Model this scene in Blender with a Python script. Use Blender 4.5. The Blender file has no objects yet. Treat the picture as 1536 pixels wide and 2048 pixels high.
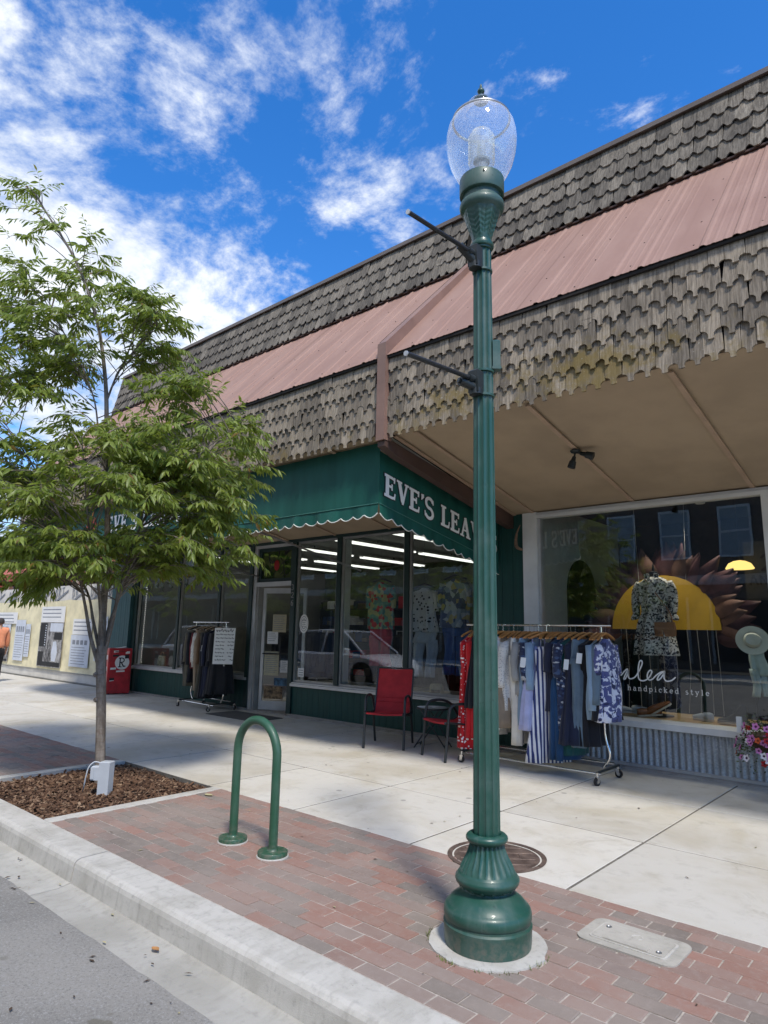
import bpy, math, random
from mathutils import Vector, Matrix, noise
random.seed(7)
sc = bpy.context.scene
COL = sc.collection
PI = math.pi
R = math.radians

# ------------------------------------------------------------------ camera
cam_d = bpy.data.cameras.new("camera")
cam = bpy.data.objects.new("camera", cam_d)
COL.objects.link(cam)
sc.camera = cam
cam_d.sensor_fit = 'VERTICAL'
cam_d.sensor_height = 36.0
cam_d.lens = 36.0 * 1314.88 / 2048.0
cam_d.clip_start = 0.05
cam_d.clip_end = 2000
yaw, pitch, roll = R(41.5107), R(10.2602), R(1.1259)
_f = Vector((-math.sin(yaw) * math.cos(pitch), math.cos(yaw) * math.cos(pitch), math.sin(pitch)))
_r0 = Vector((math.cos(yaw), math.sin(yaw), 0))
_u0 = _r0.cross(_f)
_r = _r0 * math.cos(roll) + _u0 * math.sin(roll)
_u = -_r0 * math.sin(roll) + _u0 * math.cos(roll)
mw = Matrix((( _r.x, _u.x, -_f.x, 0), (_r.y, _u.y, -_f.y, 0), (_r.z, _u.z, -_f.z, 1.5), (0, 0, 0, 1)))
cam.matrix_world = mw

# ------------------------------------------------------------------ view, world, sun
sc.view_settings.view_transform = 'Standard'
sc.view_settings.look = 'None'
sc.view_settings.exposure = 1.82
sc.view_settings.gamma = 1.0
sc.view_settings.use_curve_mapping = False
sc.cycles.use_denoising = True
sc.cycles.max_bounces = 8
sc.cycles.transparent_max_bounces = 16
sc.cycles.caustics_reflective = False
sc.cycles.caustics_refractive = False
sc.cycles.sample_clamp_indirect = 6.0

SUN_DIR = Vector((0.57, -0.37, 1.0)).normalized()      # towards the sun
elev = math.asin(SUN_DIR.z)
azim = math.atan2(SUN_DIR.x, SUN_DIR.y)
world = bpy.data.worlds.new("World")
sc.world = world
world.use_nodes = True
wn, wl = world.node_tree.nodes, world.node_tree.links
wn.clear()
def wnode(t, **kw):
    n = wn.new(t)
    for k, v in kw.items():
        setattr(n, k, v)
    return n
def wmath(op, a, b=None, clamp=False):
    n = wnode('ShaderNodeMath', operation=op, use_clamp=clamp)
    for i, v in enumerate((a, b)):
        if v is None: continue
        if isinstance(v, (int, float)): n.inputs[i].default_value = v
        else: wl.new(v, n.inputs[i])
    return n.outputs[0]
sky = wnode('ShaderNodeTexSky', sky_type='NISHITA', sun_disc=False)
sky.sun_elevation = elev
sky.sun_rotation = azim
sky.altitude = 600
sky.air_density = 1.0
sky.dust_density = 0.4
sky.ozone_density = 3.0
tc = wnode('ShaderNodeTexCoord')
sep = wnode('ShaderNodeSeparateXYZ'); wl.new(tc.outputs['Generated'], sep.inputs[0])
zc = wmath('MAXIMUM', sep.outputs[2], 0.06)
px = wmath('DIVIDE', sep.outputs[0], wmath('ADD', zc, 0.22))
py = wmath('DIVIDE', sep.outputs[1], wmath('ADD', zc, 0.22))
cmb = wnode('ShaderNodeCombineXYZ'); wl.new(px, cmb.inputs[0]); wl.new(py, cmb.inputs[1])
def wnoise(scale, detail, rough, off, dist=0.0):
    mp = wnode('ShaderNodeMapping'); wl.new(cmb.outputs[0], mp.inputs[0])
    mp.inputs['Location'].default_value = off
    n = wnode('ShaderNodeTexNoise'); wl.new(mp.outputs[0], n.inputs[0])
    n.inputs['Scale'].default_value = scale; n.inputs['Detail'].default_value = detail
    n.inputs['Roughness'].default_value = rough; n.inputs['Distortion'].default_value = dist
    return n.outputs[0]
n_big = wnoise(1.1, 3, 0.5, (21.5, 8.9, 0))
n_det = wnoise(3.0, 12, 0.66, (18.4, 7.2, 0), 0.25)
n_fin = wnoise(13.0, 8, 0.66, (8.3, 2.2, 0), 0.2)
bank = wmath('ADD', wmath('MULTIPLY', px, -0.40), wmath('MULTIPLY', py, -0.34))     # broken cloud thickens to the south-west; cover out of view raised for fill light
cov = wmath('ADD', wmath('ADD', wmath('MULTIPLY', n_det, 0.90), wmath('MULTIPLY', n_big, 0.50)), wmath('MULTIPLY', n_fin, 0.30))
cov = wmath('ADD', cov, wmath('MINIMUM', wmath('MULTIPLY', wmath('ADD', bank, 0.0), 0.55), 0.22))
rmp = wnode('ShaderNodeMapRange', interpolation_type='SMOOTHSTEP'); wl.new(cov, rmp.inputs[0])
rmp.inputs[1].default_value = 0.86; rmp.inputs[2].default_value = 1.08
fade = wnode('ShaderNodeMapRange'); wl.new(sep.outputs[2], fade.inputs[0])
fade.inputs[1].default_value = -0.02; fade.inputs[2].default_value = 0.04
cl_f = wmath('MULTIPLY', wmath('MULTIPLY', rmp.outputs[0], 0.93), fade.outputs[0])
shade = wnode('ShaderNodeMapRange'); wl.new(n_det, shade.inputs[0])
shade.inputs[1].default_value = 0.40; shade.inputs[2].default_value = 0.66
cr = wnode('ShaderNodeMix', data_type='RGBA'); wl.new(shade.outputs[0], cr.inputs[0])
cr.inputs[6].default_value = (0.52, 0.60, 0.74, 1); cr.inputs[7].default_value = (0.97, 0.985, 1.0, 1)
sat = wnode('ShaderNodeHueSaturation'); wl.new(sky.outputs[0], sat.inputs['Color'])
sat.inputs['Saturation'].default_value = 1.34; sat.inputs['Hue'].default_value = 0.507
bg1 = wnode('ShaderNodeBackground'); wl.new(sat.outputs[0], bg1.inputs[0]); bg1.inputs[1].default_value = 0.076
bg2 = wnode('ShaderNodeBackground'); wl.new(cr.outputs[2], bg2.inputs[0]); bg2.inputs[1].default_value = 0.37
mxs = wnode('ShaderNodeMixShader'); wl.new(cl_f, mxs.inputs[0]); wl.new(bg1.outputs[0], mxs.inputs[1]); wl.new(bg2.outputs[0], mxs.inputs[2])
wo = wnode('ShaderNodeOutputWorld'); wl.new(mxs.outputs[0], wo.inputs[0])

sun_d = bpy.data.lights.new("sun", 'SUN')
sun_d.energy = 1.2
sun_d.angle = R(8.0)
sun_d.color = (1.0, 0.94, 0.84)
sun = bpy.data.objects.new("sun", sun_d); COL.objects.link(sun)
sun.rotation_euler = SUN_DIR.to_track_quat('Z', 'Y').to_euler()

# ------------------------------------------------------------------ materials
MAT = {}
class NT:
    """small helper round a material's node tree"""
    def __init__(s, name):
        s.m = bpy.data.materials.new(name); s.m.use_nodes = True
        s.n, s.l = s.m.node_tree.nodes, s.m.node_tree.links
        s.n.clear()
        s.out = s.n.new('ShaderNodeOutputMaterial')
        MAT[name] = s.m
    def node(s, t, ins=None, **kw):
        n = s.n.new(t)
        for k, v in kw.items(): setattr(n, k, v)
        for k, v in (ins or {}).items():
            if hasattr(v, 'is_output'): s.l.new(v, n.inputs[k])
            else: n.inputs[k].default_value = v
        return n
    def math(s, op, a, b=0.0, clamp=False):
        return s.node('ShaderNodeMath', {0: a, 1: b}, operation=op, use_clamp=clamp).outputs[0]
    def mix(s, f, a, b, mode='MIX'):
        return s.node('ShaderNodeMix', {0: f, 6: a, 7: b}, data_type='RGBA', blend_type=mode).outputs[2]
    def ramp(s, v, a, b, lo=0.0, hi=1.0, smooth=True):
        return s.node('ShaderNodeMapRange', {0: v, 1: a, 2: b, 3: lo, 4: hi}, interpolation_type='SMOOTHSTEP' if smooth else 'LINEAR').outputs[0]
    def coord(s, kind='Object', scale=(1, 1, 1), loc=(0, 0, 0)):
        if kind == 'World': c = s.node('ShaderNodeNewGeometry').outputs['Position']
        else: c = s.node('ShaderNodeTexCoord').outputs[kind]
        return s.node('ShaderNodeMapping', {0: c, 'Scale': scale, 'Location': loc}).outputs[0]
    def noise(s, vec, scale, detail=4, rough=0.55, dist=0.0):
        return s.node('ShaderNodeTexNoise', {0: vec, 'Scale': scale, 'Detail': detail, 'Roughness': rough, 'Distortion': dist}).outputs[0]
    def rand(s):
        a = s.node('ShaderNodeObjectInfo').outputs['Random']
        b = s.node('ShaderNodeNewGeometry').outputs['Random Per Island']
        return s.math('FRACT', s.math('ADD', a, b))
    def finish(s, col, rough=0.6, metal=0.0, bump=None, bstr=0.2, bdist=0.01, spec=0.5, coat=0.0, extra=None):
        p = s.node('ShaderNodeBsdfPrincipled', {'Base Color': col, 'Roughness': rough, 'Metallic': metal, 'Specular IOR Level': spec, 'Coat Weight': coat})
        if bump is not None:
            b = s.node('ShaderNodeBump', {'Strength': bstr, 'Distance': bdist, 'Height': bump})
            s.l.new(b.outputs[0], p.inputs['Normal'])
        for k, v in (extra or {}).items():
            if hasattr(v, 'is_output'): s.l.new(v, p.inputs[k])
            else: p.inputs[k].default_value = v
        s.l.new(p.outputs[0], s.out.inputs[0])
        return s.m
def c4(c, k=1.0): return (min(1, c[0] * k), min(1, c[1] * k), min(1, c[2] * k), 1)
def simple(name, col, rough=0.6, metal=0.0, var=0.18, scale=5, bump=0.0, bscale=60, spec=0.5, coat=0.0, kind='Object', stretch=(1, 1, 1), rnd=0.0):
    t = NT(name)
    v = t.coord(kind, stretch)
    n = t.noise(v, scale, 5, 0.6)
    c = t.mix(t.ramp(n, 0.3, 0.7), c4(col, 1 - var), c4(col, 1 + var))
    if rnd: c = t.mix(t.math('MULTIPLY', t.rand(), 1.0), t.mix(1.0, c, (1 - rnd,) * 3 + (1,), 'MULTIPLY'), c)
    r2 = t.ramp(n, 0.3, 0.7, max(0.02, rough - 0.06), min(1, rough + 0.08))
    b = t.noise(v, bscale, 3) if bump else None
    return t.finish(c, r2, metal, b, bump, 0.01, spec, coat)

# ground materials
def concrete(name, base, stain, dark, scale=1.0, warm=0.5):
    t = NT(name)
    v = t.coord('World')
    n1 = t.noise(v, 1.1 * scale, 5, 0.6, 0.4); n2 = t.noise(v, 7 * scale, 6, 0.65); n3 = t.noise(v, 140, 3, 0.7)
    c = t.mix(t.ramp(n1, 0.42, 0.68), c4(base), c4(stain))
    c = t.mix(t.math('MULTIPLY', t.ramp(n2, 0.50, 0.74), 0.55), c, c4(dark))
    c = t.mix(t.math('MULTIPLY', t.ramp(n3, 0.62, 0.74), 0.35), c, c4(dark, 0.75))
    sp = t.node('ShaderNodeTexVoronoi', {0: v, 'Scale': 9.0, 'Randomness': 1.0}).outputs['Distance']
    c = t.mix(t.math('MULTIPLY', t.ramp(sp, 0.035, 0.02), 0.5), c, c4(dark, 0.35))
    if name in ('kerb_concrete', 'gutter_concrete'):
        sc1 = t.noise(t.coord('World', (1.0, 6, 9)), 1.3, 6, 0.7, 0.6); sc2 = t.noise(v, 60, 5, 0.7)
        c = t.mix(t.math('MULTIPLY', t.math('MULTIPLY', t.ramp(sc1, 0.60, 0.74), t.ramp(sc2, 0.40, 0.60)), 0.7), c, (0.06, 0.058, 0.052, 1))
        dr = t.noise(t.coord('World', (16, 4, 1.0)), 1.5, 4, 0.6)
        c = t.mix(t.math('MULTIPLY', t.ramp(dr, 0.5, 0.7), 0.3), c, (0.24, 0.23, 0.19, 1))
    if name == 'concrete':
        gm = t.node('ShaderNodeTexVoronoi', {0: v, 'Scale': 2.3, 'Randomness': 1.0}).outputs['Distance']
        c = t.mix(t.math('MULTIPLY', t.ramp(gm, 0.075, 0.055), 0.55), c, (0.12, 0.115, 0.105, 1))
        ed = t.noise(v, 2.6, 7, 0.72, 0.8)
        c = t.mix(t.math('MULTIPLY', t.ramp(ed, 0.54, 0.72), 0.5), c, (0.30, 0.265, 0.19, 1))
    c = t.mix(0.10, c, t.node('ShaderNodeTexWhiteNoise', {0: v}, noise_dimensions='3D').outputs[1])
    c = t.mix(1.0, c, t.mix(t.rand(), (0.90, 0.90, 0.90, 1), (1.03, 1.03, 1.03, 1)), 'MULTIPLY')
    return t.finish(c, 0.85, 0, t.math('ADD', n3, t.math('MULTIPLY', n2, 0.6)), 0.35, 0.004, 0.25)
concrete('concrete', (0.545, 0.52, 0.46), (0.46, 0.42, 0.335), (0.38, 0.355, 0.305))
concrete('kerb_concrete', (0.49, 0.47, 0.42), (0.39, 0.37, 0.32), (0.25, 0.24, 0.21), 3.0)
concrete('gutter_concrete', (0.38, 0.365, 0.32), (0.31, 0.295, 0.25), (0.20, 0.19, 0.165), 2.0)
concrete('pad_concrete', (0.50, 0.485, 0.44), (0.42, 0.40, 0.35), (0.25, 0.24, 0.21), 5.0)
concrete('lid_concrete', (0.40, 0.375, 0.32), (0.33, 0.31, 0.26), (0.22, 0.205, 0.175), 6.0)
concrete('rough_concrete', (0.33, 0.31, 0.28), (0.25, 0.23, 0.20), (0.16, 0.15, 0.13), 5.0)
def asphalt():
    t = NT('asphalt'); v = t.coord('World')
    n1 = t.noise(v, 0.9, 5, 0.6, 0.5); n2 = t.noise(v, 14, 5, 0.7); n3 = t.noise(v, 160, 2, 0.8)
    c = t.mix(t.ramp(n1, 0.35, 0.7), (0.195, 0.187, 0.170, 1), (0.262, 0.250, 0.226, 1))
    c = t.mix(t.math('MULTIPLY', t.ramp(n2, 0.5, 0.75), 0.5), c, (0.24, 0.24, 0.23, 1))
    c = t.mix(t.ramp(n3, 0.60, 0.72), c, (0.33, 0.33, 0.32, 1))
    c = t.mix(t.math('MULTIPLY', t.ramp(n3, 0.40, 0.32), 0.6), c, (0.09, 0.09, 0.088, 1))
    n4 = t.noise(v, 70, 3, 0.75)
    c = t.mix(t.ramp(n4, 0.56, 0.66), c, (0.30, 0.295, 0.28, 1)); c = t.mix(t.math('MULTIPLY', t.ramp(n4, 0.44, 0.36), 0.5), c, (0.11, 0.108, 0.10, 1))
    pt = t.noise(t.coord('World', (1, 1, 1), (3.3, 1.1, 0)), 2.1, 3, 0.6, 0.4)
    c = t.mix(t.math('MULTIPLY', t.ramp(pt, 0.66, 0.69), 0.6), c, (0.11, 0.10, 0.07, 1))
    t.finish(c, 0.9, 0, t.math('ADD', n3, n2), 0.7, 0.006, 0.2)
asphalt()
def brickmat(name, a, b):
    t = NT(name); v = t.coord('World')
    n1 = t.noise(v, 22, 5, 0.7); n2 = t.noise(v, 1.3, 4, 0.6); n3 = t.noise(v, 260, 2, 0.7)
    c = t.mix(t.rand(), c4(a), c4(b))
    c = t.mix(t.math('MULTIPLY', t.ramp(n1, 0.45, 0.75), 0.4), c, (0.32, 0.28, 0.25, 1))
    c = t.mix(t.math('MULTIPLY', t.ramp(n2, 0.40, 0.66), 0.55), c, (0.30, 0.245, 0.21, 1))
    c = t.mix(t.math('MULTIPLY', t.ramp(n3, 0.58, 0.72), 0.4), c, c4(a, 0.55))
    t.finish(c, 0.88, 0, t.math('ADD', n1, n3), 0.45, 0.004, 0.25)
brickmat('brick_red', (0.25, 0.148, 0.116), (0.29, 0.168, 0.132))
brickmat('brick_dull', (0.235, 0.160, 0.132), (0.275, 0.185, 0.152))
brickmat('brick_brown', (0.215, 0.168, 0.145), (0.25, 0.195, 0.165))
brickmat('brick_grey', (0.180, 0.152, 0.130), (0.215, 0.184, 0.158))
simple('joint_sand', (0.37, 0.33, 0.285), 0.95, var=0.25, scale=20, bump=0.4, bscale=200, kind='World')
simple('joint_dark', (0.14, 0.128, 0.108), 0.95, var=0.3, scale=20, kind='World')
simple('ground', (0.14, 0.135, 0.12), 0.95, var=0.3, scale=0.3)
def mulchmat():
    t = NT('mulch')
    r = t.rand()
    n = t.noise(t.coord('Object', (1, 1, 1)), 60, 3)
    c = t.node('ShaderNodeValToRGB', {0: r})
    e = c.color_ramp.elements
    e[0].position = 0.0; e[0].color = (0.035, 0.020, 0.013, 1)
    e[1].position = 1.0; e[1].color = (0.36, 0.25, 0.16, 1)
    for p, q in ((0.35, (0.085, 0.045, 0.027)), (0.7, (0.16, 0.09, 0.052)), (0.9, (0.22, 0.14, 0.088))):
        x = e.new(p); x.color = q + (1,)
    t.finish(t.mix(t.math('MULTIPLY', n, 0.5), c.outputs[0], (0.05, 0.03, 0.02, 1)), 0.9, 0, None, spec=0.2)
mulchmat()
simple('soil', (0.035, 0.022, 0.015), 0.95, var=0.4, scale=20)
def iron():
    t = NT('cast_iron'); v = t.coord('World')
    n1 = t.noise(v, 9, 5, 0.7); n2 = t.noise(v, 120, 3)
    c = t.mix(t.ramp(n1, 0.35, 0.7), (0.085, 0.058, 0.046, 1), (0.20, 0.145, 0.115, 1))
    t.finish(c, 0.62, 0.35, n2, 0.35, 0.003)
iron()

# paint and metal
def paint(name, col, rough=0.3, dust=0.25):
    t = NT(name); v = t.coord('Object')
    n1 = t.noise(v, 3.0, 6, 0.65, 0.3); n2 = t.noise(v, 40, 4, 0.6); n3 = t.noise(v, 350, 2)
    c = t.mix(t.math('MULTIPLY', t.ramp(n1, 0.42, 0.72), dust), c4(col), c4(tuple(0.55 * x + 0.045 for x in col), 1.5))
    c = t.mix(t.math('MULTIPLY', t.ramp(n2, 0.64, 0.72), dust), c, c4(col, 0.5))
    st = t.noise(t.coord('Object', (26, 26, 0.8)), 1.3, 5, 0.65)
    c = t.mix(t.math('MULTIPLY', t.ramp(st, 0.52, 0.72), dust * 0.8), c, c4(tuple(0.5 * x + 0.035 for x in col), 1.6))
    z = t.node('ShaderNodeSeparateXYZ', {0: t.node('ShaderNodeNewGeometry').outputs['Position']}).outputs[2]
    gr = t.math('MULTIPLY', t.ramp(z, 0.16, 0.0), t.ramp(n2, 0.40, 0.66))
    c = t.mix(t.math('MULTIPLY', gr, 0.55), c, (0.16, 0.14, 0.11, 1))
    ch = t.noise(v, 26, 5, 0.75)
    c = t.mix(t.ramp(ch, 0.735, 0.75), c, (0.34, 0.36, 0.34, 1))
    t.finish(c, t.ramp(n1, 0.3, 0.7, rough - 0.05, rough + 0.16), 0.0, t.math('ADD', n3, n2), 0.07, 0.002, 0.5, 0.08)
paint('lamp_green', (0.013, 0.066, 0.047), 0.38, 0.7)
paint('rack_green', (0.020, 0.082, 0.044), 0.38, 0.4)
simple('bracket_black', (0.014, 0.019, 0.019), 0.45, var=0.3)
simple('arm_rod', (0.03, 0.032, 0.034), 0.35, 0.3)
simple('chrome', (0.72, 0.72, 0.72), 0.16, 1.0, var=0.06)
simple('steel_grey', (0.42, 0.43, 0.44), 0.35, 0.9, var=0.1)
simple('rubber', (0.016, 0.016, 0.017), 0.7)
simple('elec_grey', (0.43, 0.46, 0.49), 0.5, var=0.08)
simple('chair_metal', (0.030, 0.033, 0.034), 0.42, 0.2)
def weave(name, col):
    t = NT(name); v = t.coord('Object')
    w = t.math('MULTIPLY', t.node('ShaderNodeTexWave', {0: v, 'Scale': 90.0}, bands_direction='X').outputs[1], t.node('ShaderNodeTexWave', {0: v, 'Scale': 90.0}, bands_direction='Z').outputs[1])
    n = t.noise(v, 6, 4)
    c = t.mix(t.ramp(n, 0.3, 0.7), c4(col, 0.8), c4(col, 1.1))
    t.finish(t.mix(t.math('MULTIPLY', w, 0.25), c, c4(col, 0.5)), 0.75, 0, w, 0.15, 0.002, 0.3)
weave('sling_red', (0.52, 0.034, 0.038))
def galvanized():
    t = NT('galvanized'); v = t.coord('World')
    vo = t.node('ShaderNodeTexVoronoi', {0: v, 'Scale': 70.0}).outputs['Color']
    g = t.node('ShaderNodeSeparateColor', {0: vo}).outputs[0]
    n = t.noise(v, 5, 5, 0.65)
    c = t.mix(g, (0.30, 0.34, 0.385, 1), (0.44, 0.48, 0.52, 1))
    c = t.mix(t.math('MULTIPLY', t.ramp(n, 0.4, 0.72), 0.5), c, (0.20, 0.225, 0.255, 1))
    t.finish(c, 0.5, 0.45, n, 0.08, 0.004)
galvanized()
def metalroof():
    t = NT('metal_roof'); v = t.coord('World')
    n1 = t.noise(t.coord('World', (1.2, 0.35, 0.35)), 3.0, 5, 0.6); n2 = t.noise(v, 45, 4, 0.7)
    c = t.mix(t.ramp(n1, 0.3, 0.72), (0.270, 0.160, 0.122, 1), (0.315, 0.196, 0.152, 1))
    c = t.mix(t.math('MULTIPLY', t.ramp(n2, 0.55, 0.75), 0.3), c, (0.30, 0.165, 0.14, 1))
    t.finish(c, 0.6, 0.0, n2, 0.05, 0.003, 0.3)
metalroof()
simple('trim_brown', (0.225, 0.135, 0.105), 0.5, var=0.15, scale=3)
simple('coping_brown', (0.13, 0.105, 0.09), 0.45, var=0.12, scale=2)
simple('dark_beam', (0.075, 0.042, 0.033), 0.6, var=0.2, scale=3)
simple('soffit_brown', (0.385, 0.295, 0.195), 0.8, var=0.10, scale=1.6, bump=0.1, bscale=220, kind='World')
simple('batten_brown', (0.42, 0.30, 0.205), 0.7, var=0.1)
def shingle(name, upper):
    t = NT(name); wv = t.coord('World')
    g = t.noise(t.coord('World', (34, 8, 2.6)), 1.6, 6, 0.65)
    g2 = t.noise(t.coord('World', (110, 40, 3)), 1.4, 3, 0.6)
    r = t.rand()
    a, b = ((0.158, 0.139, 0.114), (0.35, 0.312, 0.262)) if not upper else ((0.100, 0.092, 0.081), (0.235, 0.218, 0.192))
    c = t.mix(t.ramp(g, 0.30, 0.70), c4(a), c4(b))
    c = t.mix(t.math('MULTIPLY', t.ramp(g2, 0.5, 0.75), 0.55), c, c4(a, 0.42))
    c = t.mix(1.0, c, t.mix(r, (0.58, 0.56, 0.54, 1), (1.28, 1.22, 1.13, 1)), 'MULTIPLY')
    mo = t.noise(wv, 1.15 if not upper else 0.8, 3, 0.55)
    mo2 = t.noise(wv, 11, 6, 0.7)
    z = t.node('ShaderNodeSeparateXYZ', {0: t.node('ShaderNodeNewGeometry').outputs['Position']}).outputs[2]
    low = t.ramp(z, 4.35, 3.75, 0.0, 0.16) if not upper else 0.0
    m = t.ramp(t.math('ADD', t.math('ADD', t.math('MULTIPLY', mo, 0.6), t.math('MULTIPLY', mo2, 0.5)), low), 0.665 if not upper else 0.76, 0.84 if not upper else 0.90)
    c = t.mix(t.math('MULTIPLY', m, 0.75), c, (0.20, 0.145, 0.045, 1))
    li = t.noise(wv, 46, 5, 0.7)
    lic = t.math('MULTIPLY', t.ramp(li, 0.62, 0.70), t.ramp(t.math('ADD', mo, low), 0.50, 0.66))
    c = t.mix(t.math('MULTIPLY', lic, 0.8), c, (0.46, 0.44, 0.38, 1))
    t.finish(c, 0.92, 0, t.math('ADD', g2, g), 0.6, 0.006, 0.15)
shingle('shingle_low', False); shingle('shingle_up', True)
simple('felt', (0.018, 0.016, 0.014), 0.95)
def awn():
    t = NT('awning_green'); v = t.coord('World')
    n1 = t.noise(t.coord('World', (3, 3, 0.5)), 1.4, 5, 0.6); n2 = t.noise(v, 500, 2)
    c = t.mix(t.ramp(n1, 0.3, 0.72), (0.005, 0.070, 0.055, 1), (0.013, 0.106, 0.082, 1))
    t.finish(c, 0.62, 0, t.math('ADD', n2, t.math('MULTIPLY', n1, 3)), 0.10, 0.01, 0.35)
awn()
simple('piping_white', (0.74, 0.74, 0.68), 0.6, var=0.06)
simple('seam_green', (0.045, 0.16, 0.13), 0.6, var=0.1)
simple('letter_white', (0.86, 0.86, 0.83), 0.6, var=0.05)
simple('letter_outline', (0.012, 0.02, 0.018), 0.6)
def boards(name, col):
    t = NT(name); v = t.coord('World')
    n = t.noise(t.coord('World', (20, 20, 1.5)), 1.5, 5, 0.6); n2 = t.noise(v, 2.2, 4, 0.6)
    c = t.mix(t.ramp(n, 0.3, 0.7), c4(col, 0.85), c4(col, 1.12))
    c = t.mix(t.math('MULTIPLY', t.ramp(n2, 0.5, 0.75), 0.35), c, c4(tuple(0.6 * x + 0.02 for x in col), 1.3))
    t.finish(c, 0.55, 0, n, 0.15, 0.004, 0.4)
boards('green_board', (0.010, 0.056, 0.047))
boards('teal_board', (0.030, 0.095, 0.105))
simple('frame_green', (0.007, 0.028, 0.025), 0.45, var=0.2)
simple('alu', (0.55, 0.56, 0.56), 0.42, 0.55, var=0.08)
simple('alu_dull', (0.33, 0.33, 0.32), 0.5, 0.4, var=0.12)
simple('frame_white', (0.66, 0.67, 0.65), 0.5, var=0.08, scale=3)
def glass(name, tint=(0.93, 0.96, 0.95), base=0.05, rough=0.0, haze=0.0):
    t = NT(name)
    gm = t.node('ShaderNodeNewGeometry')
    d = t.node('ShaderNodeVectorMath', {0: gm.outputs['Incoming'], 1: gm.outputs['Normal']}, operation='DOT_PRODUCT').outputs['Value']
    k = t.math('POWER', t.math('SUBTRACT', 1.0, t.math('ABSOLUTE', d), True), 5.0)
    f = t.math('ADD', t.math('MULTIPLY', k, 1.0 - base), base, True)
    wob = t.noise(t.coord('World'), 1.7, 2, 0.4)
    bp = t.node('ShaderNodeBump', {'Strength': 0.035, 'Distance': 0.02, 'Height': wob}).outputs[0]
    tr = t.node('ShaderNodeBsdfTransparent', {0: tint + (1,)}).outputs[0]
    gl = t.node('ShaderNodeBsdfGlossy', {0: (1, 1, 1, 1), 1: rough, 'Normal': bp}).outputs[0]
    m = t.node('ShaderNodeMixShader', {0: f, 1: tr, 2: gl}).outputs[0]
    if haze:
        n = t.ramp(t.noise(t.coord('Object'), 120, 4, 0.7), 0.30, 0.75)
        df = t.node('ShaderNodeBsdfTranslucent', {0: (0.85, 0.88, 0.9, 1)}).outputs[0]
        df2 = t.node('ShaderNodeBsdfDiffuse', {0: (0.8, 0.83, 0.86, 1)}).outputs[0]
        dd = t.node('ShaderNodeAddShader', {0: df, 1: df2}).outputs[0]
        m = t.node('ShaderNodeMixShader', {0: t.math('MULTIPLY', t.math('ADD', n, 0.45), haze), 1: m, 2: dd}).outputs[0]
    t.l.new(m, t.out.inputs[0])
glass('glass', (0.92, 0.95, 0.94), 0.068)
glass('globe_glass', (0.91, 0.93, 0.93), 0.06, 0.05, 0.20)
glass('clear_glass', (0.97, 0.98, 0.98), 0.05, 0.03, 0.03)
glass('prism_glass', (0.72, 0.75, 0.75), 0.18, 0.12, 0.20)
def stained():
    t = NT('stained_glass'); v = t.coord('World', (1, 1, 1))
    vo = t.node('ShaderNodeTexVoronoi', {0: v, 'Scale': 9.0})
    s = t.node('ShaderNodeSeparateColor', {0: vo.outputs['Color']})
    c = t.mix(s.outputs[0], (0.05, 0.11, 0.025, 1), (0.24, 0.28, 0.12, 1))
    tr = t.node('ShaderNodeBsdfTransparent', {0: c}).outputs[0]
    df = t.node('ShaderNodeBsdfPrincipled', {'Base Color': c, 'Roughness': 0.15}).outputs[0]
    t.l.new(t.node('ShaderNodeMixShader', {0: 0.45, 1: tr, 2: df}).outputs[0], t.out.inputs[0])
stained()
def emit(name, col, st):
    t = NT(name)
    t.l.new(t.node('ShaderNodeEmission', {0: col + (1,), 1: st}).outputs[0], t.out.inputs[0])
emit('tube_light', (1.0, 0.98, 0.90), 0.5)
emit('spot_light', (1.0, 0.90, 0.72), 9.0)
emit('pendant_light', (1.0, 0.66, 0.20), 0.5)
emit('fairy_light', (1.0, 0.97, 0.9), 0.5)
# interiors
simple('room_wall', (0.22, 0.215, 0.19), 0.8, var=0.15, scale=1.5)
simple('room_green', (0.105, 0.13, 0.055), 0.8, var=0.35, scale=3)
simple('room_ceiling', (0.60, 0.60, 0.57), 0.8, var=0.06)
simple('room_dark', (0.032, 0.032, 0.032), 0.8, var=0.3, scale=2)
simple('room_floor', (0.10, 0.09, 0.08), 0.6, var=0.2)
simple('plaster_white', (0.50, 0.51, 0.48), 0.7, var=0.06)
simple('arch_green', (0.012, 0.028, 0.018), 0.6, var=0.4, scale=12)
simple('sill_wood', (0.42, 0.29, 0.15), 0.55, var=0.2, scale=3, stretch=(1, 14, 14), kind='World')
simple('wood_hanger', (0.42, 0.19, 0.055), 0.42, var=0.2, scale=8)
simple('paper_white', (0.74, 0.74, 0.72), 0.7, var=0.04)
simple('paper_cream', (0.48, 0.44, 0.30), 0.7, var=0.1)
simple('black_plastic', (0.012, 0.012, 0.013), 0.4)
simple('ink_black', (0.012, 0.012, 0.014), 0.7)
simple('ink_grey', (0.22, 0.24, 0.27), 0.8, var=0.3, scale=40)
simple('tube_housing', (0.55, 0.55, 0.52), 0.5)
simple('door_mat', (0.075, 0.073, 0.07), 0.95, bump=0.5, bscale=300)

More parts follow.
